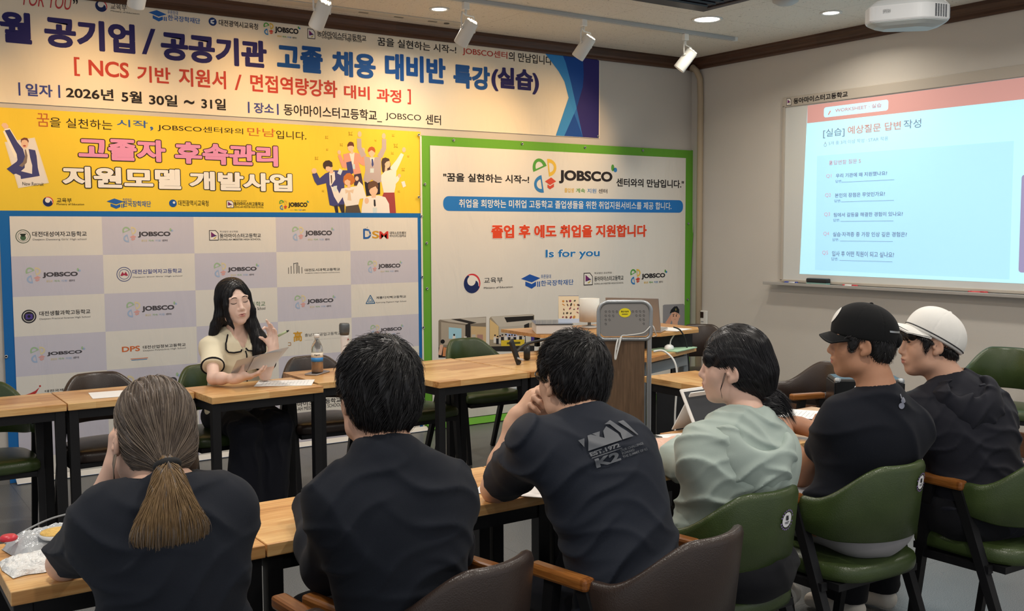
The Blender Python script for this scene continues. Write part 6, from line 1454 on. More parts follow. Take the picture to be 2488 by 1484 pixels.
def torso(S, pel, neck, sl, sr, w=1.0, inf=0.0, fwd=None, depth=1.0, k=.05):
    pel, neck, sl, sr = (vv(*q) for q in (pel, neck, sl, sr))
    u = nrm(neck-pel); r = nrm((sr-sl)-u*((sr-sl)@u)); f = np.cross(u, r); R = np.stack([r, f, u], 1); i = inf
    L = float(np.linalg.norm(neck-pel)); lerp = lambda t: pel+(neck-pel)*t
    S.ell(lerp(.02), (.175*w+i, .125*depth+i, .13+i), R, k)
    S.ell(lerp(.36), (.150*w+i, .108*depth+i, .36*L+i), R, k)
    S.ell(lerp(.68), (.165*w+i, .112*depth+i, .33*L+i), R, k)
    mid = (sl+sr)/2
    for q in (sl, sr):
        S.cap(mid+(q-mid)*.35+u*.0-f*.01, q, .072+i*.9, .052+i*.7, k)
        S.cap(neck-u*.015, mid+(q-mid)*.80+u*.012, .048+i, .034+i, .05)
        S.ell(mid+(q-mid)*.5-u*.05-f*.045*depth, (.075+i, .05+i, .09+i), R, k)
    return R
def sleeve(S, a, b, ra, rb, k=.075):
    a, b = vv(*a), vv(*b); m = a+(b-a)*.6
    S.cap(a, m, ra, ra+(rb-ra)*.6, k); S.cyl(a+(b-a)*.3, b, ra+(rb-ra)*.3, rb, .012, rnd=.008)
def limb(S, a, b, c, ra, rb, rc, k=.025, bulge=.006):
    a, b, c = vv(*a), vv(*b), vv(*c)
    S.cap(a, b, ra, rb, k); S.cap(b, b+(c-b)*.35, rb*.98, rb*.98+bulge*.5, k); S.cap(b+(c-b)*.35, c, rb*.98+bulge*.5, rc, k)
def neckline(name, U, a, b, r, m, t, w=.0055, ds=None):
    """ribbed band round the neck opening that was cut along the axis a -> b"""
    a, b = vv(*a), vv(*b); u = nrm(b-a); x = nrm(np.cross(u, (0, 1, .1))); z = np.cross(u, x); q = np.linspace(0, 2*math.pi, 49)[:-1]
    P = np.array([a+u*.13+(x*math.cos(k)+z*math.sin(k))*r for k in q], f4)
    for _ in range(90):
        d = U.ev(P); P = P-u*np.clip(d*.5, -.002, .006)[:, None]
    for _ in range(3): P = (P+np.roll(P, 1, 0)+np.roll(P, -1, 0))/3
    P = P-u*.007
    m_ = MB(); m_.tube([Vector(map(float, p)) for p in P], w, 8, closed=True); m_.build(name, m, t)
def person(lab, group=None):
    return thing('person', lab, 'person', group=group)
# ---- faces of the two caps and the presenter
def face_marks(t, S, T, R, s, brow=True, eye='open', side=(-1, 1)):
    hc_ = T(0, 0, 0)
    def mark(x, z):
        p = np.array([T(x, .16, z)], f4)
        for _ in range(40): p = p-R[:, 1]*np.maximum(S.ev(p), 0)[:, None]*.7
        return p[0]+R[:, 1]*.0008
    if brow:
        for q in side:
            m = MB(); m.tube([mark(q*x, z) for x, z in ((.014, .0300), (.022, .0335), (.032, .0345), (.042, .0315), (.048, .0275))], [.0010, .0024, .0024, .0018, .0006], 6); m.build('eyebrow', brow_m, t)
    for q in side:
        m = MB()
        if eye in ('closed', 'down'): m.tube([mark(q*x, z) for x, z in ((.0165, .0045), (.022, .0025), (.030, .0010), (.038, .0018), (.0455, .0045), (.049, .0065))], [.0008, .0014, .0017, .0018, .0016, .0004], 6)
        else:
            m.tube([mark(q*x, z) for x, z in ((.016, .0085), (.022, .0118), (.030, .0128), (.038, .0118), (.046, .0085))], [.0006, .0014, .0017, .0015, .0006], 6)
            m.tube([mark(q*x, z) for x, z in ((.020, .0085), (.026, .0085), (.031, .0085), (.037, .0085), (.042, .0083))], [.0006, .003, .0038, .003, .0006], 6)
        m.build('eyelid_line', eye_dark, t)
# ------------------------------------------------------------------ the cast
def neckjoin(S, hc, R, neck, r=.054, s=1.0):
    S.chain([hc+R@vv(0, -.022, -.045)*s, (hc+R@vv(0, -.026, -.085)*s)*.5+vv(*neck)*.5, vv(*neck)-vv(0, 0, .03)], [r*1.02, r*.98, r*1.18], .03)
def short_hair(t, hc, R, s, seed, m, topz=.02, nape=-.07, fringe=.035, amp=.004, vol=.014, h=.0034, n=2600, part=None, L=.055, name='hair', top=None):
    """cropped dark hair: a displaced cap plus short strands"""
    hc = vv(*hc); S = Sdf(); T = lambda x, y, z: hc+R@(vv(x, y, z)*s)
    S.ell(T(0, -.012, .040), ((.0765+vol)*s, (.096+vol)*s, (.085+vol*1.25)*s), R, .02)
    S.ell(T(0, -.045, -.010), ((.068+vol*.55)*s, (.062+vol*.5)*s, (.075+vol*.3)*s), R, .03)
    # hairline: face opening, sides and nape
    S.ell(T(0, .115, -.045), (.082*s, .082*s, (.095+fringe*0)*s), R, .012, 's')
    for q in (-1, 1): S.ell(T(q*.088, .018, -.052), (.034*s, .046*s, .058*s), R, .012, 's'); S.ell(T(q*.092, -.004, -.004), (.020*s, .022*s, .034*s), R, .008, 's')
    S.plane(T(0, -.06, nape), R@nrm((0, .35, -1)), .02)
    if top is not None:
        for q in (-1, 1): S.ell(T(q*.0715, .034, .012), (.009*s, .017*s, .034*s), R, .01)
        S.plane(T(0, 0, top[0]), R@nrm((0, -top[1], 1)), .01)
    crown = T(*(part or (.012, -.055, .115)))
    def field(p, tt):
        v = p-crown; v = v/np.maximum(np.linalg.norm(v, axis=1, keepdims=True), 1e-6)
        sw = np.cross(v, R[:, 2]); j = np.sin(p*97+seed)[:, [1, 2, 0]]*.35; return v+.35*sw+j+vv(0, 0, -.2-.3*tt)
    rr = np.random.RandomState(seed); K = rr.normal(0, 1, (7, 3)); ph = rr.uniform(0, 6.28, 7)
    def disp(p):
        q = (p-crown)@R; az = np.arctan2(q[:, 0], q[:, 1]); rad = np.linalg.norm(q, axis=1)/s
        d = np.zeros(len(p), f4)
        for i, fz in enumerate((9, 14, 23, 31, 41)): d += np.sin(az*fz+ph[i]+2.5*np.sin(rad*(28+6*i)+ph[(i+2) % 7]))*amp*(.55, .5, .45, .32, .25)[i]*np.clip(rad*9, .1, 1)
        return d
    V, F = surf(S, h, disp)
    lo, hi = S.bounds(); ro = on_surface(S, n, lo, hi, seed)
    V2, F2 = strands(S, ro, field, L*s, 6, .0009, seed, lift=.0065)
    V3, F3 = strands(S, ro[:n//5], field, L*s*.9, 6, .0009, seed+5, lift=.010, free=.3)
    Vv, Ff, M = merge((V, F, 0), (V2, F2, 0), (V3, F3, 1))
    npmesh(name, Vv, Ff, m, t, M)
    return S
def arms(S, sh, el, wr, sc=1.0, k=.03): limb(S, sh, el, wr, .046*sc, .037*sc, .026*sc, k)
def lower(t, pel, yaw, knees, ankles, col, m, name='trousers', rr=(.088, .066, .05), shoe=None, body=None, hem=None):
    S = Sdf(); pel = vv(*pel); y = math.radians(yaw); r = vv(math.cos(y), -math.sin(y), 0)
    S.ell(pel+vv(0, 0, -.03), (.178, .145, .105), frame((math.sin(y), math.cos(y), 0), (0, 0, 1)), .05)
    for q, kn, an in zip((-1, 1), knees, ankles):
        hip = pel+r*q*.09-vv(0, 0, .015); kn = vv(*kn); an = vv(*an)
        S.cap(hip, kn, rr[0], rr[1], .04)
        e = an if hem is None else kn+(an-kn)*hem
        S.cyl(kn, e, rr[1]*.98, rr[2], .03)
        if body is not None: body.cap(kn, an, .05, .036, .03)
        if shoe:
            f = vv(math.sin(y), math.cos(y), 0)
            G = Sdf(); G.chain([an+f*-.045+vv(0, 0, -.035), an+f*.05+vv(0, 0, -.04), an+f*.15+vv(0, 0, -.055)], [.042, .042, .032], .02); G.plane((0, 0, .012), (0, 0, -1), .006)
            sdf_obj('shoe', G, .006, shoe, t)
    w = wob(7, [((.2, .3, 1), .09, .004, 1.2), ((1, .2, .4), .12, .004, 1)])
    sdf_obj(name, S, .008, m, t, w)

skA = skin('skin_light', '#d3a88e'); skB = skin('skin_fair', '#d9b09a'); skC = skin('skin_tan', '#b08064'); skD = skin('skin_mid', '#c59a82'); skP = skin('skin_pale', '#dcb5a2')
lipm = mat('lips', '#b8665c', .4); lipd = mat('lips_muted', '#a8695e', .5)
bh1 = hairmat('hair_black', '#0d0c0e', '#1b191b'); bh2 = hairmat('hair_black_sheen', '#18171a', '#2a282b', .3)
tee = cloth_m('tee_black', '#1a1e27'); tee2 = cloth_m('tee_black_blue', '#141720'); rib = cloth_m('tee_rib', '#161a22'); tee3 = cloth_m('tee_charcoal', '#1d222d', .7); tee_sl = cloth_m('tee_sleeve', '#0d0e11')
dkp = cloth_m('trousers_black', '#111217'); dkp2 = cloth_m('trousers_navy', '#12141d')
eye_dark = mat('eye_dark', '#120d0c', .2); brow_m = mat('brow_dark', '#1c1614', .8)
shoe_b = mat('shoe_black', '#17171a', .5); shoe_w = mat('shoe_white', '#dad3c8', .6)
FLD = [((.45, .1, 1), .085, .006, 1.2), ((1, .2, .75), .13, .0055, 1.0), ((-.6, .3, 1), .07, .0038, 1.4)]

# ---- person with the ponytail -------------------------------------------------
t = person('person with a long brown ponytail in a black T-shirt, seen from behind')
hc = vv(.579, 2.235, 1.108); R = head_frame(-4, 14, 2); neck = vv(.572, 2.135, 1.012)
S = Sdf(); T = head(S, hc, R, 1.0, True); neckjoin(S, hc, R, neck, .049)
pel, sl, sr = (.585, 2.08, .55), (.458, 2.15, .950), (.700, 2.15, .942)
torso(S, pel, neck, sl, sr, .88, -.008)
eL, wL, eR, wR = (.438, 2.505, .777), (.545, 2.43, 1.0), (.735, 2.48, .775), (.62, 2.46, .96)
arms(S, sl, eL, wL, .95); arms(S, sr, eR, wR, .95)
hand(S, wL, (.05, -.25, 1), (.6, .2, .1), -1, .95, (28, 25, 15)); hand(S, wR, (-.3, -.1, 1), (-.5, -.5, .1), 1, .95)
sdf_obj('body', S, .004, [skB, lipm], t)
U = Sdf(); torso(U, pel, neck, sl, sr, .92, .008); sleeve(U, sl, vv(*sl)+(vv(*eL)-vv(*sl))*.66, .060, .062); sleeve(U, sr, vv(*sr)+(vv(*eR)-vv(*sr))*.70, .058, .058)
U.cap(neck+vv(0, .02, .03), neck+vv(0, .05, .25), .066, .085, .008, 's')
sdf_obj('t_shirt', U, .0055, tee, t, wob(1, FLD)); neckline('collar', U, neck+vv(0, .02, .03), neck+vv(0, .05, .25), .070, rib, t)
lower(t, (.585, 2.06, .56), 0, [(.50, 2.48, .52), (.69, 2.48, .52)], [(.50, 2.52, .09), (.69, 2.52, .09)], 0, dkp, shoe=shoe_b)
# hair drawn back into the tie
hb = [hairmat('hair_brown', '#453b35', '#6a5c51', .42), hairmat('hair_blond_tip', '#6d553c', '#94774f', .42), hairmat('hair_ash', '#63564b', '#807060', .42)]
tie = vv(.566, 2.098, 1.070)
Hs = Sdf(); Hs.ell(T(0, -.012, .038), (.0795, .102, .093), R, .02); Hs.ell(T(0, -.038, -.015), (.072, .076, .070), R, .03); Hs.cap(T(0, -.075, -.02), tie+vv(0, .012, .006), .042, .019, .05)
Hs.ell(T(0, .115, -.035), (.078, .09, .105), R, .012, 's'); Hs.ell(T(0, -.02, -.135), (.06, .055, .062), R, .02, 's')
for q in (-1, 1): Hs.ell(T(q*.085, .012, -.045), (.018, .022, .05), R, .012, 's')
def disp(p):
    q = p-tie; az = np.arctan2(q[:, 0], q[:, 2]); return (.0016*np.sin(az*38+3*np.sin(az*7))+.0012*np.sin(az*71+1)).astype(f4)*np.clip(np.linalg.norm(q, axis=1)*9, 0, 1)
V, F = surf(Hs, .0035, disp)
lo, hi = Hs.bounds(); ro = on_surface(Hs, 2600, lo, hi, 3)
def fld(p, tt): v = tie-p; return v/np.maximum(np.linalg.norm(v, axis=1, keepdims=True), 1e-6)
V2, F2 = strands(Hs, ro, fld, .085, 7, .0008, 4, lift=.0022); V3, F3 = strands(Hs, ro[:700], fld, .08, 7, .0011, 5, lift=.003)
# ponytail
pt = [tie, (.560, 2.065, 1.045), (.553, 2.035, .985), (.548, 2.02, .92), (.550, 2.022, .86)]
Ps = Sdf(); Rp = frame((0, -1, .15), (0, 0, 1))
for (q, a, b) in zip(pt[:-1], (.020, .030, .044, .056), (.030, .044, .056, .048)):
    pass
for i, (q, rx, ry) in enumerate(((tie+vv(0, -.008, -.006), .017, .016), ((.561, 2.062, 1.048), .025, .021), ((.557, 2.048, 1.022), .034, .025), ((.554, 2.038, .995), .046, .027), ((.553, 2.034, .970), .058, .027), ((.554, 2.034, .950), .066, .022), ((.556, 2.038, .942), .064, .016))):
    Ps.ell(q, (rx, ry, .030), None, .03)
def disp2(p): return (.0022*np.sin(p[:, 0]*330+6*np.sin(p[:, 2]*22)+40*p[:, 1])+.0015*np.sin(p[:, 0]*610+p[:, 2]*30)).astype(f4)
V4, F4 = surf(Ps, .0035, disp2)
lo, hi = Ps.bounds(); rp = on_surface(Ps, 4200, lo, hi, 8)
def fld2(p, tt): v = np.zeros_like(p); v[:, 2] = -1; v[:, 0] = (p[:, 0]-.556)*4.5*np.clip((p[:, 2]-.93)*10, -.2, 1.2); return v
V5, F5 = strands(Ps, rp, fld2, .06, 8, .0009, 9, lift=.004, free=.4)
rp2 = rp[rp[:, 2] < .99]; V6, F6 = strands(Ps, rp2[:1200], fld2, .055, 8, .0010, 10, lift=.006, free=.6)
fz = [(V, F, 0), (V2, F2, 0), (V3, F3, 2)]
Vv, Ff, M = merge(*fz); npmesh('hair', Vv, Ff, hb, t, M)
Vv, Ff, M = merge((V4, F4, 0), (V5, F5, 1), (V6, F6, 2)); c = V4[F4].mean(1); M[:len(F4)] = np.where(np.sin(c[:, 0]*260+3*np.sin(c[:, 2]*14))+(1.03-c[:, 2])*6 > .5, 1, 0)
npmesh('ponytail', Vv, Ff, hb, t, M)
m = MB(); m.tube([tie+vv(.019*math.cos(a), -.012+.015*math.sin(a), .002-.010*math.sin(a)) for a in np.linspace(0, 6.283, 18)[:-1]], .010, 8, closed=True); m.build('hair_tie', mat('tie_black', '#121113', .8), t)
V7, F7 = [], []
m = MB(); 
for q in (-1, 1):
    for k in range(14):
        b0 = T(q*(.072+.001*k), .03-.004*k, -.03); m.tube([b0, b0+vv(q*.006, 0, -.03), b0+vv(q*.004-.0006*k, -.01, -.07-.002*k)], [.0014, .0012, .0004], 4)
m.build('loose_locks', hb[2], t)

# ---- person with cropped hair, long-sleeved black top --------------------------
t = person('person with cropped black hair in a long-sleeved black top, seen from behind')
hc = vv(1.078, 2.15, 1.158); R = head_frame(4, 8, 0); neck = vv(1.062, 2.085, 1.035)
S = Sdf(); T = head(S, hc, R, 1.04); neckjoin(S, hc, R, neck, .056)
pel, sl, sr = (1.13, 2.10, .54), (.955, 2.11, .925), (1.235, 2.10, .905)
torso(S, pel, neck, sl, sr, 1.0, -.006)
eL, wL, eR, wR = (1.0, 2.28, .72), (1.08, 2.58, .79), (1.345, 2.27, .72), (1.25, 2.60, .79)
arms(S, sl, eL, wL); arms(S, sr, eR, wR)
hand(S, wL, (.6, .7, 0), (0, 0, -1), -1, 1, (15, 20, 10)); hand(S, wR, (-.6, .7, 0), (0, 0, -1), 1, 1, (15, 20, 10))
sdf_obj('body', S, .0042, [skD, lipd], t)
U = Sdf(); torso(U, pel, neck, sl, sr, 1.04, .012, k=.06); limb(U, sl, eL, wL, .066, .056, .042, .05); limb(U, sr, eR, wR, .066, .056, .042, .05)
U.cyl(neck-vv(0, 0, .03), neck+vv(.004, .03, .022), .069, .063, .02)
U.cap(neck+vv(.002, .02, .02), neck+vv(0, .05, .2), .054, .06, .006, 's')
sdf_obj('long_sleeved_top', U, .0055, tee, t, wob(11, FLD))
lower(t, (1.13, 2.02, .55), 0, [(1.04, 2.46, .53), (1.26, 2.46, .53)], [(1.03, 2.5, .09), (1.27, 2.5, .09)], 0, dkp, shoe=shoe_b)
short_hair(t, hc, R, 1.04, 21, [bh1, bh2], vol=.014, amp=.005, nape=-.078, n=4600, L=.045)

# ---- person in the printed T-shirt ---------------------------------------------
t = person('person in glasses and a black T-shirt printed with grey mountains, hands at chin')
hc = vv(1.726, 2.235, 1.130); R = head_frame(2, 12, -2); neck = vv(1.700, 2.135, 1.034)
S = Sdf(); T = head(S, hc, R, 1.03); neckjoin(S, hc, R, neck, .053)
pel, sl, sr = (1.73, 1.95, .54), (1.563, 2.18, .964), (1.783, 2.09, .960)
torso(S, pel, neck, sl, sr, .98, -.006)
eL, wL, eR, wR = (1.640, 2.50, .776), (1.722, 2.50, .980), (1.86, 2.43, .80), (1.80, 2.46, .975)
arms(S, sl, eL, wL, 1.05); arms(S, sr, eR, wR, 1.05)
hand(S, wL, (.42, -.28, .85), (.75, -.3, -.6), -1, 1.02, (30, 55, 30), thumb=(30, 25, 20)); hand(S, wR, (-.45, -.15, .6), (-.3, -.85, .2), 1, 1.0, (40, 60, 40))
sdf_obj('body', S, .0036, [skA, lipd], t)
U = Sdf(); RT = torso(U, pel, neck, sl, sr, .97, .010)
eLs = vv(*sl)+(vv(*eL)-vv(*sl))*.74; eRs = vv(*sr)+(vv(*eR)-vv(*sr))*.72
sleeve(U, sl, eLs, .060, .068); sleeve(U, sr, eRs, .058, .066)
U.cyl(neck-vv(0, 0, .03), neck+vv(.0, .02, .010), .068, .061, .02)
U.cap(neck+vv(.002, .03, .03), neck+vv(0, .06, .2), .057, .066, .006, 's')
tw = wob(23, [((-.75, .2, 1), .075, .0058, 1.0), ((-.5, .1, 1), .12, .005, .8), ((.6, .3, 1), .075, .0025, 1.4)])
sdf_obj('t_shirt', U, .005, tee3, t, tw); neckline('collar', U, neck+vv(.002, .03, .03), neck+vv(0, .06, .2), .0605, rib, t)
lower(t, (1.745, 1.92, .55), 0, [(1.66, 2.40, .52), (1.88, 2.40, .52)], [(1.66, 2.45, .09), (1.88, 2.45, .09)], 0, dkp2, shoe=shoe_b)
short_hair(t, hc, R, 1.03, 31, [bh1, bh2], vol=.011, amp=.0045, nape=-.050, n=4400, L=.046)
# grey print on the back
pm = mat('print_grey_ink', '#5a5d63', .6)
def on_back(P2, o, ax, ay, dr, S_, eps=.004, ds=None):
    P = np.array([o+ax*x+ay*y for x, y in P2], f4)-vv(*dr)*.25
    for _ in range(40): 
        d = S_.ev(P)
        if ds is not None: d = d+np.where(np.abs(d) < .03, ds(P), 0)
        P = P+vv(*dr)*np.maximum(d, 0)[:, None]*.8
    return P-vv(*dr)*eps
def decal(name, shapes, o, ax, ay, dr, S_, m, t, ds=None, eps=.0035, cut=.008):
    bm = bmesh.new()
    for V, F in shapes:
        vs = [bm.verts.new((x, y, 0)) for x, y in V]
        for f in F:
            try: bm.faces.new([vs[i] for i in f])
            except ValueError: pass
    bmesh.ops.triangulate(bm, faces=bm.faces)
    for _ in range(5):
        e = [x for x in bm.edges if x.calc_length() > cut]
        if not e: break
        bmesh.ops.subdivide_edges(bm, edges=e, cuts=1); bmesh.ops.triangulate(bm, faces=[f for f in bm.faces if len(f.verts) > 3])
    bm.verts.index_update(); V = [v.co.copy() for v in bm.verts]; F = [[v.index for v in f.verts] for f in bm.faces]; bm.free()
    P = on_back([(v.x, v.y) for v in V], o, ax, ay, dr, S_, eps, ds)
    return mesh(name, P, F, m, t, True)
def txt2(s, w, x0, y0, x1, y1): V, F, _ = glyphs(s, w); return ([(x0+(x1-x0)*a, y0+(y1-y0)*b) for a, b in V], F)
def ply(*p): return (list(p), [tuple(range(len(p)))])
shapes = [ply((-.075, .055), (-.058, .055), (-.066, .02)), ply((-.060, .0), (-.046, .062), (-.036, .062), (-.006, .030), (-.001, .060), (.012, .075), (.034, .03), (.036, .0)), ply((.038, .0), (.042, .03), (.024, .078), (.010, .085), (.030, .095), (.075, .0)), ply((.050, .078), (.068, .078), (.092, .0), (.088, .0)),
          ply((-.032, .063), (-.010, .063), (-.018, .040)),
          txt2('EST.1972', 3, -.060, -.026, .022, -.008), ply((-.060, -.034), (.026, -.034), (.026, -.031), (-.060, -.031)), txt2('K2', 3, -.056, -.078, .014, -.040),
          txt2('OUR CHALLENGE', 2, .020, -.046, .094, -.036), txt2('TOWARD', 2, .020, -.060, .060, -.050), txt2('THE SUMMIT OF K2', 2, .020, -.074, .100, -.064)]
DECK2 = (shapes, U, tw, pm, t)
fwd = nrm(RT[:, 1]); ax = nrm(RT[:, 0]*.985+RT[:, 2]*.07); ay = nrm(np.cross(ax, fwd)*1)
decal('back_print', shapes, vv(1.668, 2.0, .995), ax, ay*.62, fwd, U, pm, t, tw, .0058)
# glasses
m = MB()
for q in (-1, 1):
    m.tube([T(q*.033+.021*math.cos(a), .101-.004*abs(q), .008+.017*math.sin(a)) for a in np.linspace(0, 6.283, 20)[:-1]], .0016, 6, closed=True)
    m.tube([T(q*.055, .098, .012), T(q*.074, .07, .012), T(q*.083, .0, .010), T(q*.082, -.012, .0)], .0017, 6)
m.tube([T(-.012, .101, .012), T(0, .104, .014), T(.012, .101, .012)], .0015, 6)
m.build('glasses', mat('glasses_frame', '#3a3430', .3, .5), t)

# ---- person in the mint jacket -------------------------------------------------
t = person('person with a low bun of black hair in a pale mint hooded jacket')
hc = vv(2.300, 2.165, 1.128); R = head_frame(-36, 14, -4); neck = vv(2.305, 2.10, .972)
S = Sdf(); T = head(S, hc, R, .97, True); neckjoin(S, hc, R, neck, .045)
pel, sl, sr = (2.26, 2.17, .53), (2.175, 2.17, .875), (2.372, 2.08, .875)
torso(S, pel, neck, sl, sr, .9, -.008)
eL, wL, eR, wR = (2.335, 2.385, .782), (2.365, 2.62, .790), (2.47, 2.34, .79), (2.44, 2.56, .80)
arms(S, sl, eL, wL, .9); arms(S, sr, eR, wR, .9)
hand(S, wL, (-.15, 1, .02), (.1, .1, -1), -1, .95, (20, 30, 20), thumb=(30, 10, 10)); hand(S, wR, (-.3, .8, 0), (0, 0, -1), 1, .95)
sdf_obj('body', S, .0038, [skP, lipm], t, zone=lambda c: (np.linalg.norm((c-T(0, .094, -.0625))/vv(.024, .016, .0095), axis=1) < 1).astype(int))
mint = cloth_m('jacket_mint', '#a6b4ad', .55, .1); mint_d = cloth_m('jacket_mint_shade', '#9aaaa2', .6, .1)
U = Sdf(); RM = torso(U, pel, neck, sl, sr, .98, .018, k=.06); limb(U, sl, eL, (2.37, 2.63, .79), .068, .052, .036, .05); limb(U, sr, eR, wR, .066, .056, .046, .05)
U.cap(neck+vv(0, .015, .025), neck+vv(0, .03, .2), .058, .075, .01, 's')
wL = (2.352, 2.475, .785)
U.plane(wL, (.15, .98, 0), .01)
jw = wob(41, [((.7, .2, 1), .07, .0055, 1.1), ((1, .1, .4), .085, .005, 1.0), ((-.7, .3, 1), .055, .003, 1.2)])
sdf_obj('jacket', U, .0055, mint, t, jw)
K = Sdf()                                                     # hood lying on the back
K.ell(neck+RM@vv(.0, -.080, -.060), (.112, .052, .070), RM, .05); K.ell(neck+RM@vv(.0, -.105, -.120), (.098, .044, .072), RM, .06)
for q in (-1, 1): K.chain([neck+RM@vv(q*.055, .115, -.10), neck+RM@vv(q*.082, .06, -.062), neck+RM@vv(q*.092, .0, -.045), neck+RM@vv(q*.080, -.06, -.045)], [.008, .018, .024, .030], .05)
K.cap(neck+RM@vv(0, -.03, .05), neck+RM@vv(.0, -.075, .0), .062, .075, .03, 's')
sdf_obj('hood', K, .005, mint, t, wob(43, [((.55, .2, 1), .06, .0065, .9), ((-.65, .2, 1), .065, .0065, .9)]))
m = MB(); a = vv(*wL); d = nrm((.15, .98, 0)); x = nrm(np.cross(d, (0, 0, 1))); z = np.cross(x, d)
for k in range(3): m.tube([a-d*(.012*k-.006)+(x*math.cos(q)+z*math.sin(q))*(.040+.003*k) for q in np.linspace(0, 6.283, 18)[:-1]], .008, 8, closed=True)
m.build('cuff', mint_d, t)
lower(t, (2.285, 2.1, .55), -6, [(2.20, 2.52, .53), (2.40, 2.52, .53)], [(2.20, 2.56, .09), (2.40, 2.56, .09)], 0, dkp, shoe=shoe_b)
bun = T(-.005, -.098, -.102)
Hs = Sdf(); Hs.ell(T(0, -.012, .040), (.081, .103, .094), R, .02); Hs.ell(T(0, -.04, -.010), (.072, .074, .074), R, .03); Hs.cap(T(0, -.075, -.03), bun, .055, .026, .05)
Hs.ell(T(0, .12, -.045), (.070, .082, .105), R, .012, 's'); Hs.ell(T(0, -.01, -.135), (.062, .06, .06), R, .02, 's')
for q in (-1, 1): Hs.ell(T(q*.088, .022, -.045), (.026, .034, .062), R, .012, 's')
Hs.ell(T(-.054, .078, .040), (.012, .014, .028), R, .02)
def dispm(p):
    q = (p-bun)@R; az = np.arctan2(q[:, 0], q[:, 2]); return (.0016*np.sin(az*34+2*np.sin(az*9))+.001*np.sin(az*67)).astype(f4)
V, F = surf(Hs, .0035, dispm); lo, hi = Hs.bounds(); ro = on_surface(Hs, 2600, lo, hi, 13)
def fldm(p, tt): v = bun-p; return v/np.maximum(np.linalg.norm(v, axis=1, keepdims=True), 1e-6)
V2, F2 = strands(Hs, ro, fldm, .08, 7, .0008, 14, lift=.0024)
Vv, Ff, M = merge((V, F, 0), (V2, F2, 1)); npmesh('hair', Vv, Ff, [bh1, bh2], t, M)
Bs = Sdf(); Bs.ell(bun, (.036, .034, .040), R, .02); Bs.ell(bun+vv(.01, -.02, -.015), (.026, .024, .028), R, .02)
V, F = surf(Bs, .0035, lambda p: (.003*np.sin(p[:, 0]*190+p[:, 2]*170)+.002*np.sin(p[:, 2]*300)).astype(f4))
lo, hi = Bs.bounds(); rb = on_surface(Bs, 420, lo, hi, 15)
right = vv(math.cos(YAW), -math.sin(YAW), 0)
def fldb(p, tt): v = np.tile(vv(*right)*1.1+vv(-.1, -.25, .25), (len(p), 1)); v[:, 2] += -2.0*tt*tt+(p[:, 2]-bun[2])*10; return v
V2, F2 = strands(Bs, rb, fldb, .155, 9, .0011, 16, lift=.004, free=1.0)
Vv, Ff, M = merge((V, F, 0), (V2, F2, 1)); npmesh('bun', Vv, Ff, [bh1, bh2], t, M)
m = MB()
for k in range(3): b0 = T(-.076, .016+.002*k, -.005); m.tube([b0, b0+vv(-.010, -.002, -.02), b0+vv(-.018+.002*k, .004, -.05), b0+vv(-.010+.004*k, .006, -.078)], [.0007, .0007, .0006, .0002], 4)
m.build('loose_locks', bh1, t)

# ---- person in the black cap ---------------------------------------------------
def cap_hat(t, hc, R, s, m_crown, m_brim, tilt, BL=.085):
    a = math.radians(tilt); RX = np.array([[1, 0, 0], [0, math.cos(a), -math.sin(a)], [0, math.sin(a), math.cos(a)]], f4); Q = R@RX; hc = vv(*hc)
    T = lambda x, y, z: hc+Q@(vv(x, y, z)*s)
    Cs = Sdf(); Cs.ell(T(0, -.005, .036), (.096*s, .119*s, .108*s), Q, .01); Cs.ell(T(0, .030, .070), (.066*s, .070*s, .060*s), Q, .03)
    Cs.plane(T(0, 0, .018), Q@vv(0, 0, -1), .006)
    def seam(p):
        q = (p-T(0, -.01, .0))@Q; az = np.arctan2(q[:, 0], q[:, 1]); return (.0014*np.exp(-(np.sin(az*3)/.06)**2)).astype(f4)
    sdf_obj('crown', Cs, .0036, m_crown, t, seam)
    # curved brim: lathe-like grid
    V = []; F = []; nu, nv = 24, 10
    for sgn in (1, -1):
        for j in range(nv+1):
            for i in range(nu+1):
                u = -1+2*i/nu; v = j/nv; ang = u*1.32; x0, y0 = .088*math.sin(ang), -.008+.112*math.cos(ang*.93)
                x1, y1 = .086*math.sin(u*1.35), .092+BL*math.cos(u*1.35)**.8 if abs(u*1.35) < 1.57 else 0
                x, y = x0*(1-v)+x1*v, y0*(1-v)+y1*v; z = .022-.010*v-3.4*x*x*(.35+.65*v)+sgn*.0032*(1-.4*v)-.9*max(0, y-.1)**1.5
                V.append(T(x, y, z))
    n1 = (nu+1)*(nv+1)
    for sgn in (0, 1):
        for j in range(nv):
            for i in range(nu):
                q = sgn*n1+j*(nu+1)+i; f = (q, q+1, q+nu+2, q+nu+1); F.append(f if sgn else f[::-1])
    for i in range(nu): q = nv*(nu+1)+i; F.append((q, q+1, n1+q+1, n1+q))
    for j in range(nv):
        for i in (0, nu): q = j*(nu+1)+i; F.append((q, q+nu+1, n1+q+nu+1, n1+q))
    mesh('brim', V, F, m_brim, t, True)
    MB().lathe([(0, .007*s), (.006*s, .005*s), (.008*s, 0)], T(0, -.008, .1425), 14, R=Matrix([[float(Q[i][j]) for j in range(3)] for i in range(3)])).build('top_button', m_crown, t)
    return T, Q, Cs
t = person('person in a black baseball cap and black T-shirt, head bowed')
hc = vv(2.905, 2.155, 1.163); R = head_frame(-42, 12, 0); neck = vv(2.925, 2.09, .995)
S = Sdf(); T = head(S, hc, R, 1.0); neckjoin(S, hc, R, neck, .054, 1.0)
pel, sl, sr = (2.89, 2.17, .55), (2.815, 2.165, .892), (3.055, 2.065, .868)
torso(S, pel, neck, sl, sr, 1.05, -.006)
eL, wL, eR, wR = (2.885, 2.385, .665), (3.03, 2.60, .785), (3.18, 2.34, .75), (3.10, 2.60, .79)
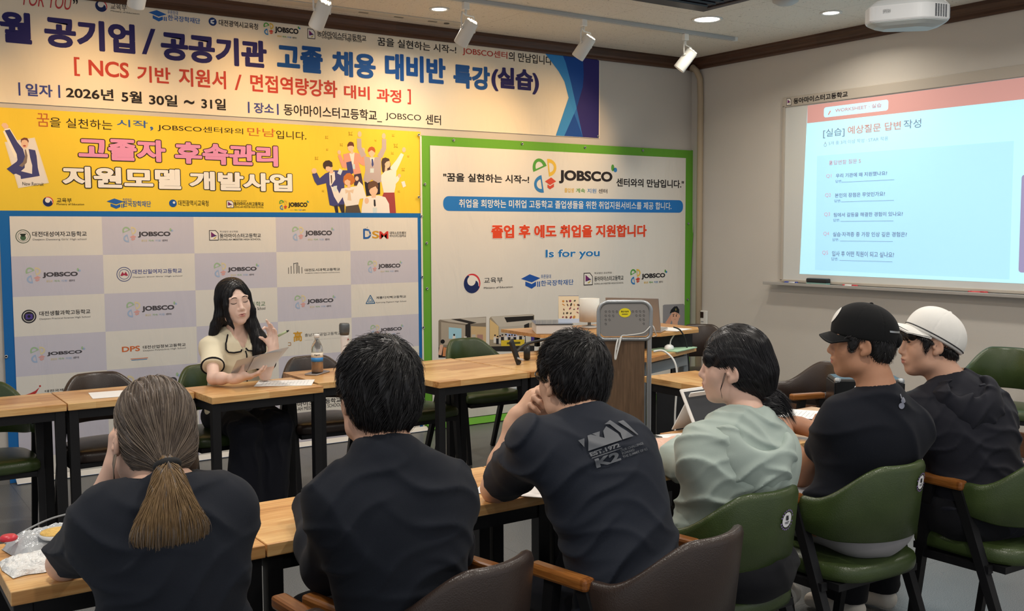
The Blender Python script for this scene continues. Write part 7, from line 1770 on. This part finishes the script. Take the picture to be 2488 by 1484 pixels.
arms(S, sl, eL, wL, 1.08); arms(S, sr, eR, wR, 1.08)
hand(S, wL, (.4, .75, .1), (0, .1, -1), -1, 1.0, (20, 30, 20)); hand(S, wR, (-.4, .7, .05), (0, 0, -1), 1, 1.0)
sdf_obj('body', S, .0036, [skC, lipd], t, zone=lambda c: (np.linalg.norm((c-T(0, .094, -.0625))/vv(.024, .016, .0095), axis=1) < 1).astype(int))
face_marks(t, S, T, R, 1.0, True, 'down')
U = Sdf(); RT = torso(U, pel, neck, sl, sr, 1.0, .011)
sleeve(U, sl, vv(*sl)+(vv(*eL)-vv(*sl))*.54, .056, .057); sleeve(U, sr, vv(*sr)+(vv(*eR)-vv(*sr))*.68, .060, .064)
U.cyl(neck-vv(0, 0, .03), neck+vv(0, .01, .0), .070, .066, .02); U.cap(neck+vv(0, .02, .03), neck+vv(0, .05, .2), .060, .07, .006, 's')
U.plane((0, 0, .545), (0, 0, -1), .012)
tw = wob(51, [((.3, .2, 1), .11, .005, 1.2), ((.9, .1, .8), .12, .0045, 1.0)])
sdf_obj('t_shirt', U, .0055, tee2, t, tw); neckline('collar', U, neck+vv(0, .02, .03), neck+vv(0, .05, .2), .0625, rib, t)
V = []; 
decal('back_logo', [ply(*[(.011*math.cos(a)+.003, .010+.009*math.sin(a)) for a in np.linspace(0, 6.28, 14)[:-1]]), ply(*[(.012*math.cos(a)-.002, -.008+.010*math.sin(a)) for a in np.linspace(0, 6.28, 14)[:-1]]), ply((-.010, .016), (-.004, .016), (-.002, .028), (-.008, .026))], neck+RT@vv(.03, -.02, -.005), RT[:, 0], RT[:, 2], RT[:, 1], U, mat('logo_silver', '#8c8f9e', .3, .4), t, tw)
sh_g = cloth_m('shorts_grey', '#9d9b9e')
hipp = vv(2.905, 2.115, .575)
lower(t, hipp, -12, [(2.84, 2.54, .53), (3.02, 2.56, .53)], [(3.10, 2.68, .12), (3.20, 2.74, .10)], 0, sh_g, 'shorts', (.092, .075, .075), shoe_w, None, .3)
Sk = Sdf(); Sk.cap((2.84, 2.54, .50), (3.10, 2.68, .12), .055, .040); Sk.cap((3.02, 2.56, .5), (3.20, 2.74, .1), .055, .04); sdf_obj('lower_legs', Sk, .007, skC, t)
Sk = Sdf(); Sk.cyl((2.97, 2.61, .31), (3.11, 2.685, .09), .054, .047); sdf_obj('sock', Sk, .006, mat('sock_white', '#cfcac2', .9, bump=(160, .5, .01)), t)
short_hair(t, hc, R, 1.0, 61, [bh1, bh2], vol=.004, amp=.002, nape=-.092, n=1400, L=.018, top=(.026, .14))
black_cap = cloth_m('cap_black', '#0f1012'); hat = bpy.data.objects.new('cap', None); C.objects.link(hat); hat.parent = t; hat['label'] = 'black baseball cap with a white front badge'
TC, Q, Cs = cap_hat(hat, hc, R, .94, black_cap, black_cap, 9, .058)
m = MB(); q0 = [TC(.030*math.cos(a)-.005, .1205-abs(.03*math.cos(a))*.25, .075+.026*math.sin(a)) for a in np.linspace(0, 6.283, 20)[:-1]]
decal('front_badge', [ply(*[(.030*math.cos(a), .028*math.sin(a)) for a in np.linspace(0, 6.283, 20)[:-1]])], TC(0, .1, .085), Q[:, 0], Q[:, 2], -Q[:, 1], Cs, white_metal, hat, None, .002, .012)
decal('back_stitching', [ply((-.026, -.003), (.026, -.003), (.026, .003), (-.026, .003))], TC(-.045, -.08, .062), nrm(Q[:, 0]*.9-Q[:, 1]*.45), Q[:, 2], nrm(Q[:, 1]*.9+Q[:, 0]*.45), Cs, alu, hat, None, .002, .01)
Bk = Sdf(); Bk.ell(TC(-.01, -.118, .030), (.032, .014, .026), Q, .01); sdf_obj('back_strap', Bk, .004, black_cap, hat)

# ---- person in the white cap ---------------------------------------------------
t = person('person in a white baseball cap and dark hooded jacket, looking left')
hc = vv(3.352, 2.195, 1.125); R = head_frame(-52, 0, 3); neck = vv(3.385, 2.12, .985)
S = Sdf(); T = head(S, hc, R, .98); neckjoin(S, hc, R, neck, .054)
pel, sl, sr = (3.43, 2.0, .54), (3.255, 2.18, .880), (3.510, 2.05, .865)
torso(S, pel, neck, sl, sr, 1.02, -.006)
eL, wL, eR, wR = (3.20, 2.36, .72), (3.36, 2.60, .79), (3.56, 2.3, .74), (3.48, 2.58, .79)
arms(S, sl, eL, wL); arms(S, sr, eR, wR); hand(S, wL, (.3, .8, 0), (0, 0, -1), -1, 1.0, (20, 30, 20)); hand(S, wR, (-.4, .7, .05), (0, 0, -1), 1, 1.0)
sdf_obj('body', S, .0036, [skD, lipd], t, zone=lambda c: (np.linalg.norm((c-T(0, .094, -.0625))/vv(.024, .016, .0095), axis=1) < 1).astype(int))
face_marks(t, S, T, R, 1.02, True, 'open')
hood_m = cloth_m('hoodie_dark', '#1c1d26', .7)
U = Sdf(); RW = torso(U, pel, neck, sl, sr, 1.02, .016, k=.06); limb(U, sl, eL, wL, .064, .056, .045, .05); limb(U, sr, eR, wR, .064, .056, .045, .05); U.cap(neck+vv(0, .02, .03), neck+vv(0, .05, .2), .062, .075, .01, 's')
sdf_obj('hooded_jacket', U, .0058, hood_m, t, wob(71, [((.5, .2, 1), .07, .0045, 1.3), ((1, .1, .7), .09, .0042, 1.1), ((-.7, .3, 1), .055, .0028, 1.4)]))
K = Sdf(); K.ell(neck+RW@vv(.0, -.075, -.055), (.112, .052, .068), RW, .05); K.ell(neck+RW@vv(.01, -.10, -.110), (.092, .042, .062), RW, .06)
for q in (-1, 1): K.chain([neck+RW@vv(q*.055, .115, -.09), neck+RW@vv(q*.082, .06, -.05), neck+RW@vv(q*.092, .0, -.032), neck+RW@vv(q*.080, -.065, -.028)], [.008, .018, .024, .030], .05)
K.cap(neck+RW@vv(0, -.03, .05), neck+RW@vv(.0, -.07, .0), .062, .075, .03, 's')
sdf_obj('hood', K, .005, hood_m, t, wob(73, [((.6, .2, 1), .055, .006, 1.0), ((-.8, .2, .8), .06, .006, 1.0)]))
lower(t, (3.42, 2.02, .55), -5, [(3.32, 2.46, .53), (3.52, 2.46, .53)], [(3.30, 2.50, .09), (3.50, 2.50, .09)], 0, dkp, shoe=shoe_w, rr=(.095, .085, .085))
short_hair(t, hc, R, .98, 81, [bh1, bh2], vol=.006, amp=.0025, nape=-.075, n=1300, L=.020, top=(.010, .52))
Fr = Sdf(); Fr.ell(T(0, .070, .034), (.064, .034, .026), R, .01); sdf_obj('fringe', Fr, .0036, bh1, t, lambda p: (.003*np.sin(((p-hc)@R)[:, 0]*300)).astype(f4))
wcap = cloth_m('cap_white_cotton', '#e6e4df', .8); hat = bpy.data.objects.new('cap', None); C.objects.link(hat); hat.parent = t; hat['label'] = 'white baseball cap with a dark piping line'
TC, Q, Cs = cap_hat(hat, hc, R, .95, wcap, wcap, 30)
m = MB()
m.tube([TC(.0968*math.sin(a), -.005+.1198*math.cos(a), .030) for a in np.linspace(0, 6.283, 60)[:-1]], .0022, 5, closed=True)
br = []
for i in range(25):
    u = -1+2*i/24; x = .081*math.sin(u*1.35); y = .092+.077*max(0, math.cos(u*1.35))**.8; br.append(TC(x, y, .0158-3.3*x*x-.9*max(0, y-.1)**1.5))
m.tube(br, .0018, 5)
m.build('piping', mat('piping_dark', '#2b2c30', .6), hat)
# ---- the presenter
t = person('person with long black hair in a cream jacket with black trim, reading')
skF = skin('skin_presenter', '#e4c2b1')
hc = vv(1.842, 5.385, 1.163); R = head_frame(176, 13, 7); neck = vv(1.868, 5.455, 1.005)
S = Sdf(); T = head(S, hc, R, 1.0, True); neckjoin(S, hc, R, neck, .047)
pel, sl, sr = (1.875, 5.50, .54), (2.030, 5.445, .900), (1.725, 5.425, .915)
torso(S, pel, neck, sl, sr, .88, -.008)
eL, wL, eR, wR = (1.945, 5.215, .778), (1.985, 5.19, .922), (1.668, 5.225, .780), (1.738, 5.075, .792)
limb(S, sl, eL, wL, .038, .029, .020, .022, .001); limb(S, sr, eR, wR, .038, .030, .020, .022, .001)
hand(S, wL, (.0, .08, 1), (-.75, -.62, .1), -1, .84, (25, 45, 25), thumb=(30, 35, 25), fing=[(22, 55, 30), (15, 20, 12), (20, 25, 15), (25, 30, 18)])
hand(S, wR, (.85, -.40, .10), (.15, .35, 1), 1, .88, (14, 22, 12), thumb=(25, 55, 20))
sdf_obj('body', S, .0034, [skF], t)
lipp = mat('lips_presenter', '#bf7a70', .4)
up_ = [(-.0215, -.0005), (-.012, .0052), (-.004, .0072), (0, .0058), (.004, .0072), (.012, .0052), (.0215, -.0005), (.01, .0004), (0, .0012), (-.01, .0004)]
lo_ = [(-.0205, -.0018), (-.010, -.0012), (0, -.0006), (.010, -.0012), (.0205, -.0018), (.013, -.0078), (.005, -.0102), (-.005, -.0102), (-.013, -.0078)]
decal('lips', [ply(*up_), ply(*lo_)], T(0, .05, -.0615), R[:, 0], R[:, 2], -R[:, 1], S, lipp, t, None, .0007, .004)
m = MB(); m.tube([T(x, .0, -.0622+.0004) for x in ()] or [Vector(map(float, q)) for q in on_back([(-.0215, -.0010), (-.012, -.0004), (0, .0003), (.012, -.0004), (.0215, -.0010)], T(0, .05, -.0615), R[:, 0], R[:, 2], -R[:, 1], S, .0008)], [.0003, .0008, .0009, .0008, .0003], 5); m.build('mouth_line', mat('mouth_dark', '#5e2f2c', .6), t)
face_marks(t, S, T, R, 1.0, True, 'closed')
cream = cloth_m('jacket_cream', '#e6dcc0', .9, .2); trim = cloth_m('trim_black', '#17161a')
U = Sdf(); RJ = torso(U, pel, neck, sl, sr, .92, .012, k=.055)
hR = vv(*sr)+(vv(*eR)-vv(*sr))*.62; hL = vv(*sl)+(vv(*eL)-vv(*sl))*.60
sleeve(U, sr, hR, .053, .056, .045); sleeve(U, sl, hL, .052, .055, .045)
U.cap(neck+RJ@vv(0, .03, .02), neck+RJ@vv(0, .07, .2), .060, .08, .008, 's')
U.cap(neck+RJ@vv(-.005, .085, .0), neck+RJ@vv(-.012, .125, -.10), .056, .010, .008, 's')
jw = wob(91, [((.5, .2, 1), .13, .003, 1.2), ((1, .1, .7), .16, .003, 1.0)])
sdf_obj('jacket', U, .0048, cream, t, jw)
fw_ = RJ[:, 1]; OJ = neck+RJ@vv(0, .30, 0)
def onj(pts, eps, ds=jw):
    P = np.array([OJ+RJ[:, 0]*x+RJ[:, 2]*z for x, z in pts], f4)
    for _ in range(60):
        d = U.ev(P); d = d+np.where(np.abs(d) < .03, ds(P), 0); P = P-fw_*np.clip(d, -.02, 1)[:, None]*.7
    return P+fw_*eps
def trimline(pts, r=.0042, nm='trim'):
    q = []
    for a, b in zip(pts[:-1], pts[1:]):
        for k in range(6): q.append((a[0]+(b[0]-a[0])*k/6, a[1]+(b[1]-a[1])*k/6))
    m = MB(); m.tube([Vector(map(float, p)) for p in onj(q+[pts[-1]], .003)], r, 6); m.build(nm, trim, t)
def collar(s):
    P = [(s*.052, .012), (s*.075, -.005), (s*.098, -.045), (s*.100, -.078), (s*.088, -.094), (s*.060, -.098), (s*.022, -.094), (s*.014, -.080), (s*.034, -.030)]
    bm = bmesh.new(); bm.faces.new([bm.verts.new((x, z, 0)) for x, z in P]); bmesh.ops.triangulate(bm, faces=bm.faces)
    for _ in range(5):
        e = [x for x in bm.edges if x.calc_length() > .012]
        if not e: break
        bmesh.ops.subdivide_edges(bm, edges=e, cuts=1); bmesh.ops.triangulate(bm, faces=[f for f in bm.faces if len(f.verts) > 3])
    bm.verts.index_update(); pts = [(v.co.x, v.co.y) for v in bm.verts]; F = [[v.index for v in f.verts] for f in bm.faces]; bm.free()
    mesh('collar', onj(pts, .009), F, cream, t, True)
    q = []
    for a, b in zip(P[1:8], P[2:8]):
        for k in range(4): q.append((a[0]+(b[0]-a[0])*k/4, a[1]+(b[1]-a[1])*k/4))
    m = MB(); m.tube([Vector(map(float, p)) for p in onj(q, .010)], .0042, 6); m.build('collar_trim', trim, t)
collar(-1); collar(1)
trimline([(-.012, -.098), (-.014, -.15), (-.010, -.22), (-.020, -.30), (-.03, -.335)], .0038, 'front_trim')
trimline([(.10, -.315), (.06, -.33), (.02, -.335), (-.02, -.335)], .0045, 'hem_trim')
def hoop(c, ax, r, nm):
    ax = nrm(ax); x = nrm(np.cross(ax, (0, 1, .2))); z = np.cross(ax, x)
    m = MB(); m.tube([Vector(map(float, c+(x*math.cos(a)+z*math.sin(a))*r)) for a in np.linspace(0, 6.283, 26)[:-1]], .006, 7, closed=True); m.build(nm, trim, t)
hoop(hR-nrm(hR-vv(*sr))*.006, hR-vv(*sr), .0575, 'sleeve_trim'); hoop(hL-nrm(hL-vv(*sl))*.006, hL-vv(*sl), .0565, 'sleeve_trim')
# necklace
m = MB(); m.tube([Vector(map(float, neck+RJ@vv(.062*math.sin(a), .02+.055*math.cos(a*.5)*1.0, .0-.062*math.cos(a*.5)**3))) for a in np.linspace(-2.4, 2.4, 30)], .0011, 5)
m.build('necklace', mat('gold_thin', '#d9b36a', .25, .9), t)
# wide trousers and shoes
W = Sdf(); W.ell((1.875, 5.52, .52), (.17, .14, .11), None, .05)
for hip, kn, an in (((1.80, 5.50, .53), (1.80, 5.10, .515), (1.80, 5.16, .12)), ((1.95, 5.50, .53), (1.965, 5.10, .515), (1.93, 5.17, .12))):
    W.cap(hip, kn, .092, .075, .04); W.cyl(vv(*kn)+vv(0, .01, .02), an, .078, .105, .03)
sdf_obj('trousers', W, .007, dkp2, t, wob(93, [((1, .1, .1), .07, .006, .8), ((.6, .8, .1), .09, .006, .8)]))
for x in (1.80, 1.93):
    G = Sdf(); G.chain([(x, 5.20, .045), (x, 5.08, .035), (x, 5.02, .028)], [.036, .036, .028], .02); G.plane((0, 0, .01), (0, 0, -1), .006); sdf_obj('shoe', G, .006, mat('shoe_grey', '#7d7b7c', .5), t)
# long hair with a centre parting
Hs = Sdf(); Hs.ell(T(0, -.014, .042), (.086, .108, .095), R, .02); Hs.ell(T(0, -.045, -.03), (.082, .075, .10), R, .03)
Hs.ell(T(.0, .118, -.040), (.060, .088, .118), R, .010, 's'); Hs.ell(T(0, .13, .045), (.040, .07, .050), R, .02, 's')
back = [T(0, -.07, -.06), neck+vv(-.04, .055, -.0), neck+vv(-.06, .075, -.06)]
Hs.chain(back, [.070, .062, .045], .04)
# image left: falls behind and over her right shoulder
Hs.chain([T(.074, -.01, .03), T(.083, -.012, -.06), (1.748, 5.415, 1.04), (1.735, 5.42, .995), (1.726, 5.42, .972)], [.022, .023, .022, .016, .005], .03)
# image right: over the left shoulder to the chest
Hs.chain([T(-.070, .0, .03), T(-.078, .01, -.06), (1.935, 5.375, 1.035), (1.962, 5.345, .96), (1.955, 5.325, .895), (1.935, 5.325, .855)], [.024, .024, .030, .036, .028, .012], .03)
# face-framing lock on her right
Hs.chain([T(.058, .058, .055), T(.069, .062, .0), T(.070, .056, -.05), T(.060, .060, -.095), T(.046, .066, -.125)], [.010, .011, .011, .010, .004], .012)
Hs.cap(T(.0, .04, .150), T(.0, .10, .085), .004, .004, .008, 's')
prt = T(0, .03, .14)
def dph(p): q = (p-hc)@R; return (.002*np.sin(q[:, 0]*260+q[:, 1]*170)+.0014*np.sin(q[:, 1]*390-q[:, 0]*120)).astype(f4)*.5
V, F = surf(Hs, .0035, dph); lo, hi = Hs.bounds(); ro = on_surface(Hs, 5200, lo, hi, 33)
def fldp(p, tt):
    q = (p-hc)@R; v = np.zeros_like(p); v[:, 2] = -1
    top = np.clip((q[:, 2]-.05)*14, 0, 1)[:, None]; side = np.sign(q[:, 0])[:, None]*R[:, 0][None]-.2*R[:, 1][None]
    return v*(1-.5*top)+side*top
V2, F2 = strands(Hs, ro, fldp, .13, 9, .0007, 34, lift=.0028, free=.15)
V3, F3 = strands(Hs, ro[ro[:, 2] < 1.06][:260], fldp, .10, 8, .0008, 35, lift=.006, free=.9)
Vv, Ff, M = merge((V, F, 0), (V2, F2, 1), (V3, F3, 0)); npmesh('hair', Vv, Ff, [bh1, bh2], t, M)
# sheets in the hand and the pen
def held(nm, lab, P, m):
    t2 = thing(nm, lab, 'paper', group=None)
    P = [Vector(p) for p in P]; V = []; F = []; n = 10
    nn = (P[1]-P[0]).cross(P[3]-P[0]).normalized()
    for j in range(n+1):
        for i in range(n+1):
            u, v = i/n, j/n; p = P[0].lerp(P[1], u).lerp(P[3].lerp(P[2], u), v); V.append(p+nn*.012*math.sin(u*3.1)*.6)
    for j in range(n):
        for i in range(n): a = j*(n+1)+i; F.append((a, a+1, a+n+2, a+n+1))
    m_ = MB(); m_.add(V, F); m_.add([v+nn*.0006 for v in V], [f[::-1] for f in F]); m_.build('sheet', m, t2)
thin = mat('paper_backlit', '#dcdcdd', .7)  # greyer than the other paper, its backlit shade put into the colour
held('paper_sheet', 'white sheet held up in the presenter\'s hand, seen from its back', [(1.705, 4.965, .898), (1.955, 4.985, .925), (1.972, 5.15, .828), (1.722, 5.13, .80)], thin)
held('paper_sheet', 'second sheet sticking out at the right behind the held one', [(1.80, 4.975, .905), (2.005, 5.02, .94), (1.995, 5.16, .85), (1.82, 5.135, .82)], thin)
t = thing('marker_pen', 'small pale green pen with a dark tip in the raised hand of the presenter', 'pen')
a, b = Vector((1.985, 5.12, .992)), Vector((2.035, 5.09, 1.022))
MB().tube([a, a.lerp(b, .8)], .0065, 10).build('barrel', mat('pen_green', '#a9b48c', .4), t)
MB().tube([a.lerp(b, .8), b], [.0065, .003], 10).build('tip', mat('pen_tip', '#2c332c', .4), t)
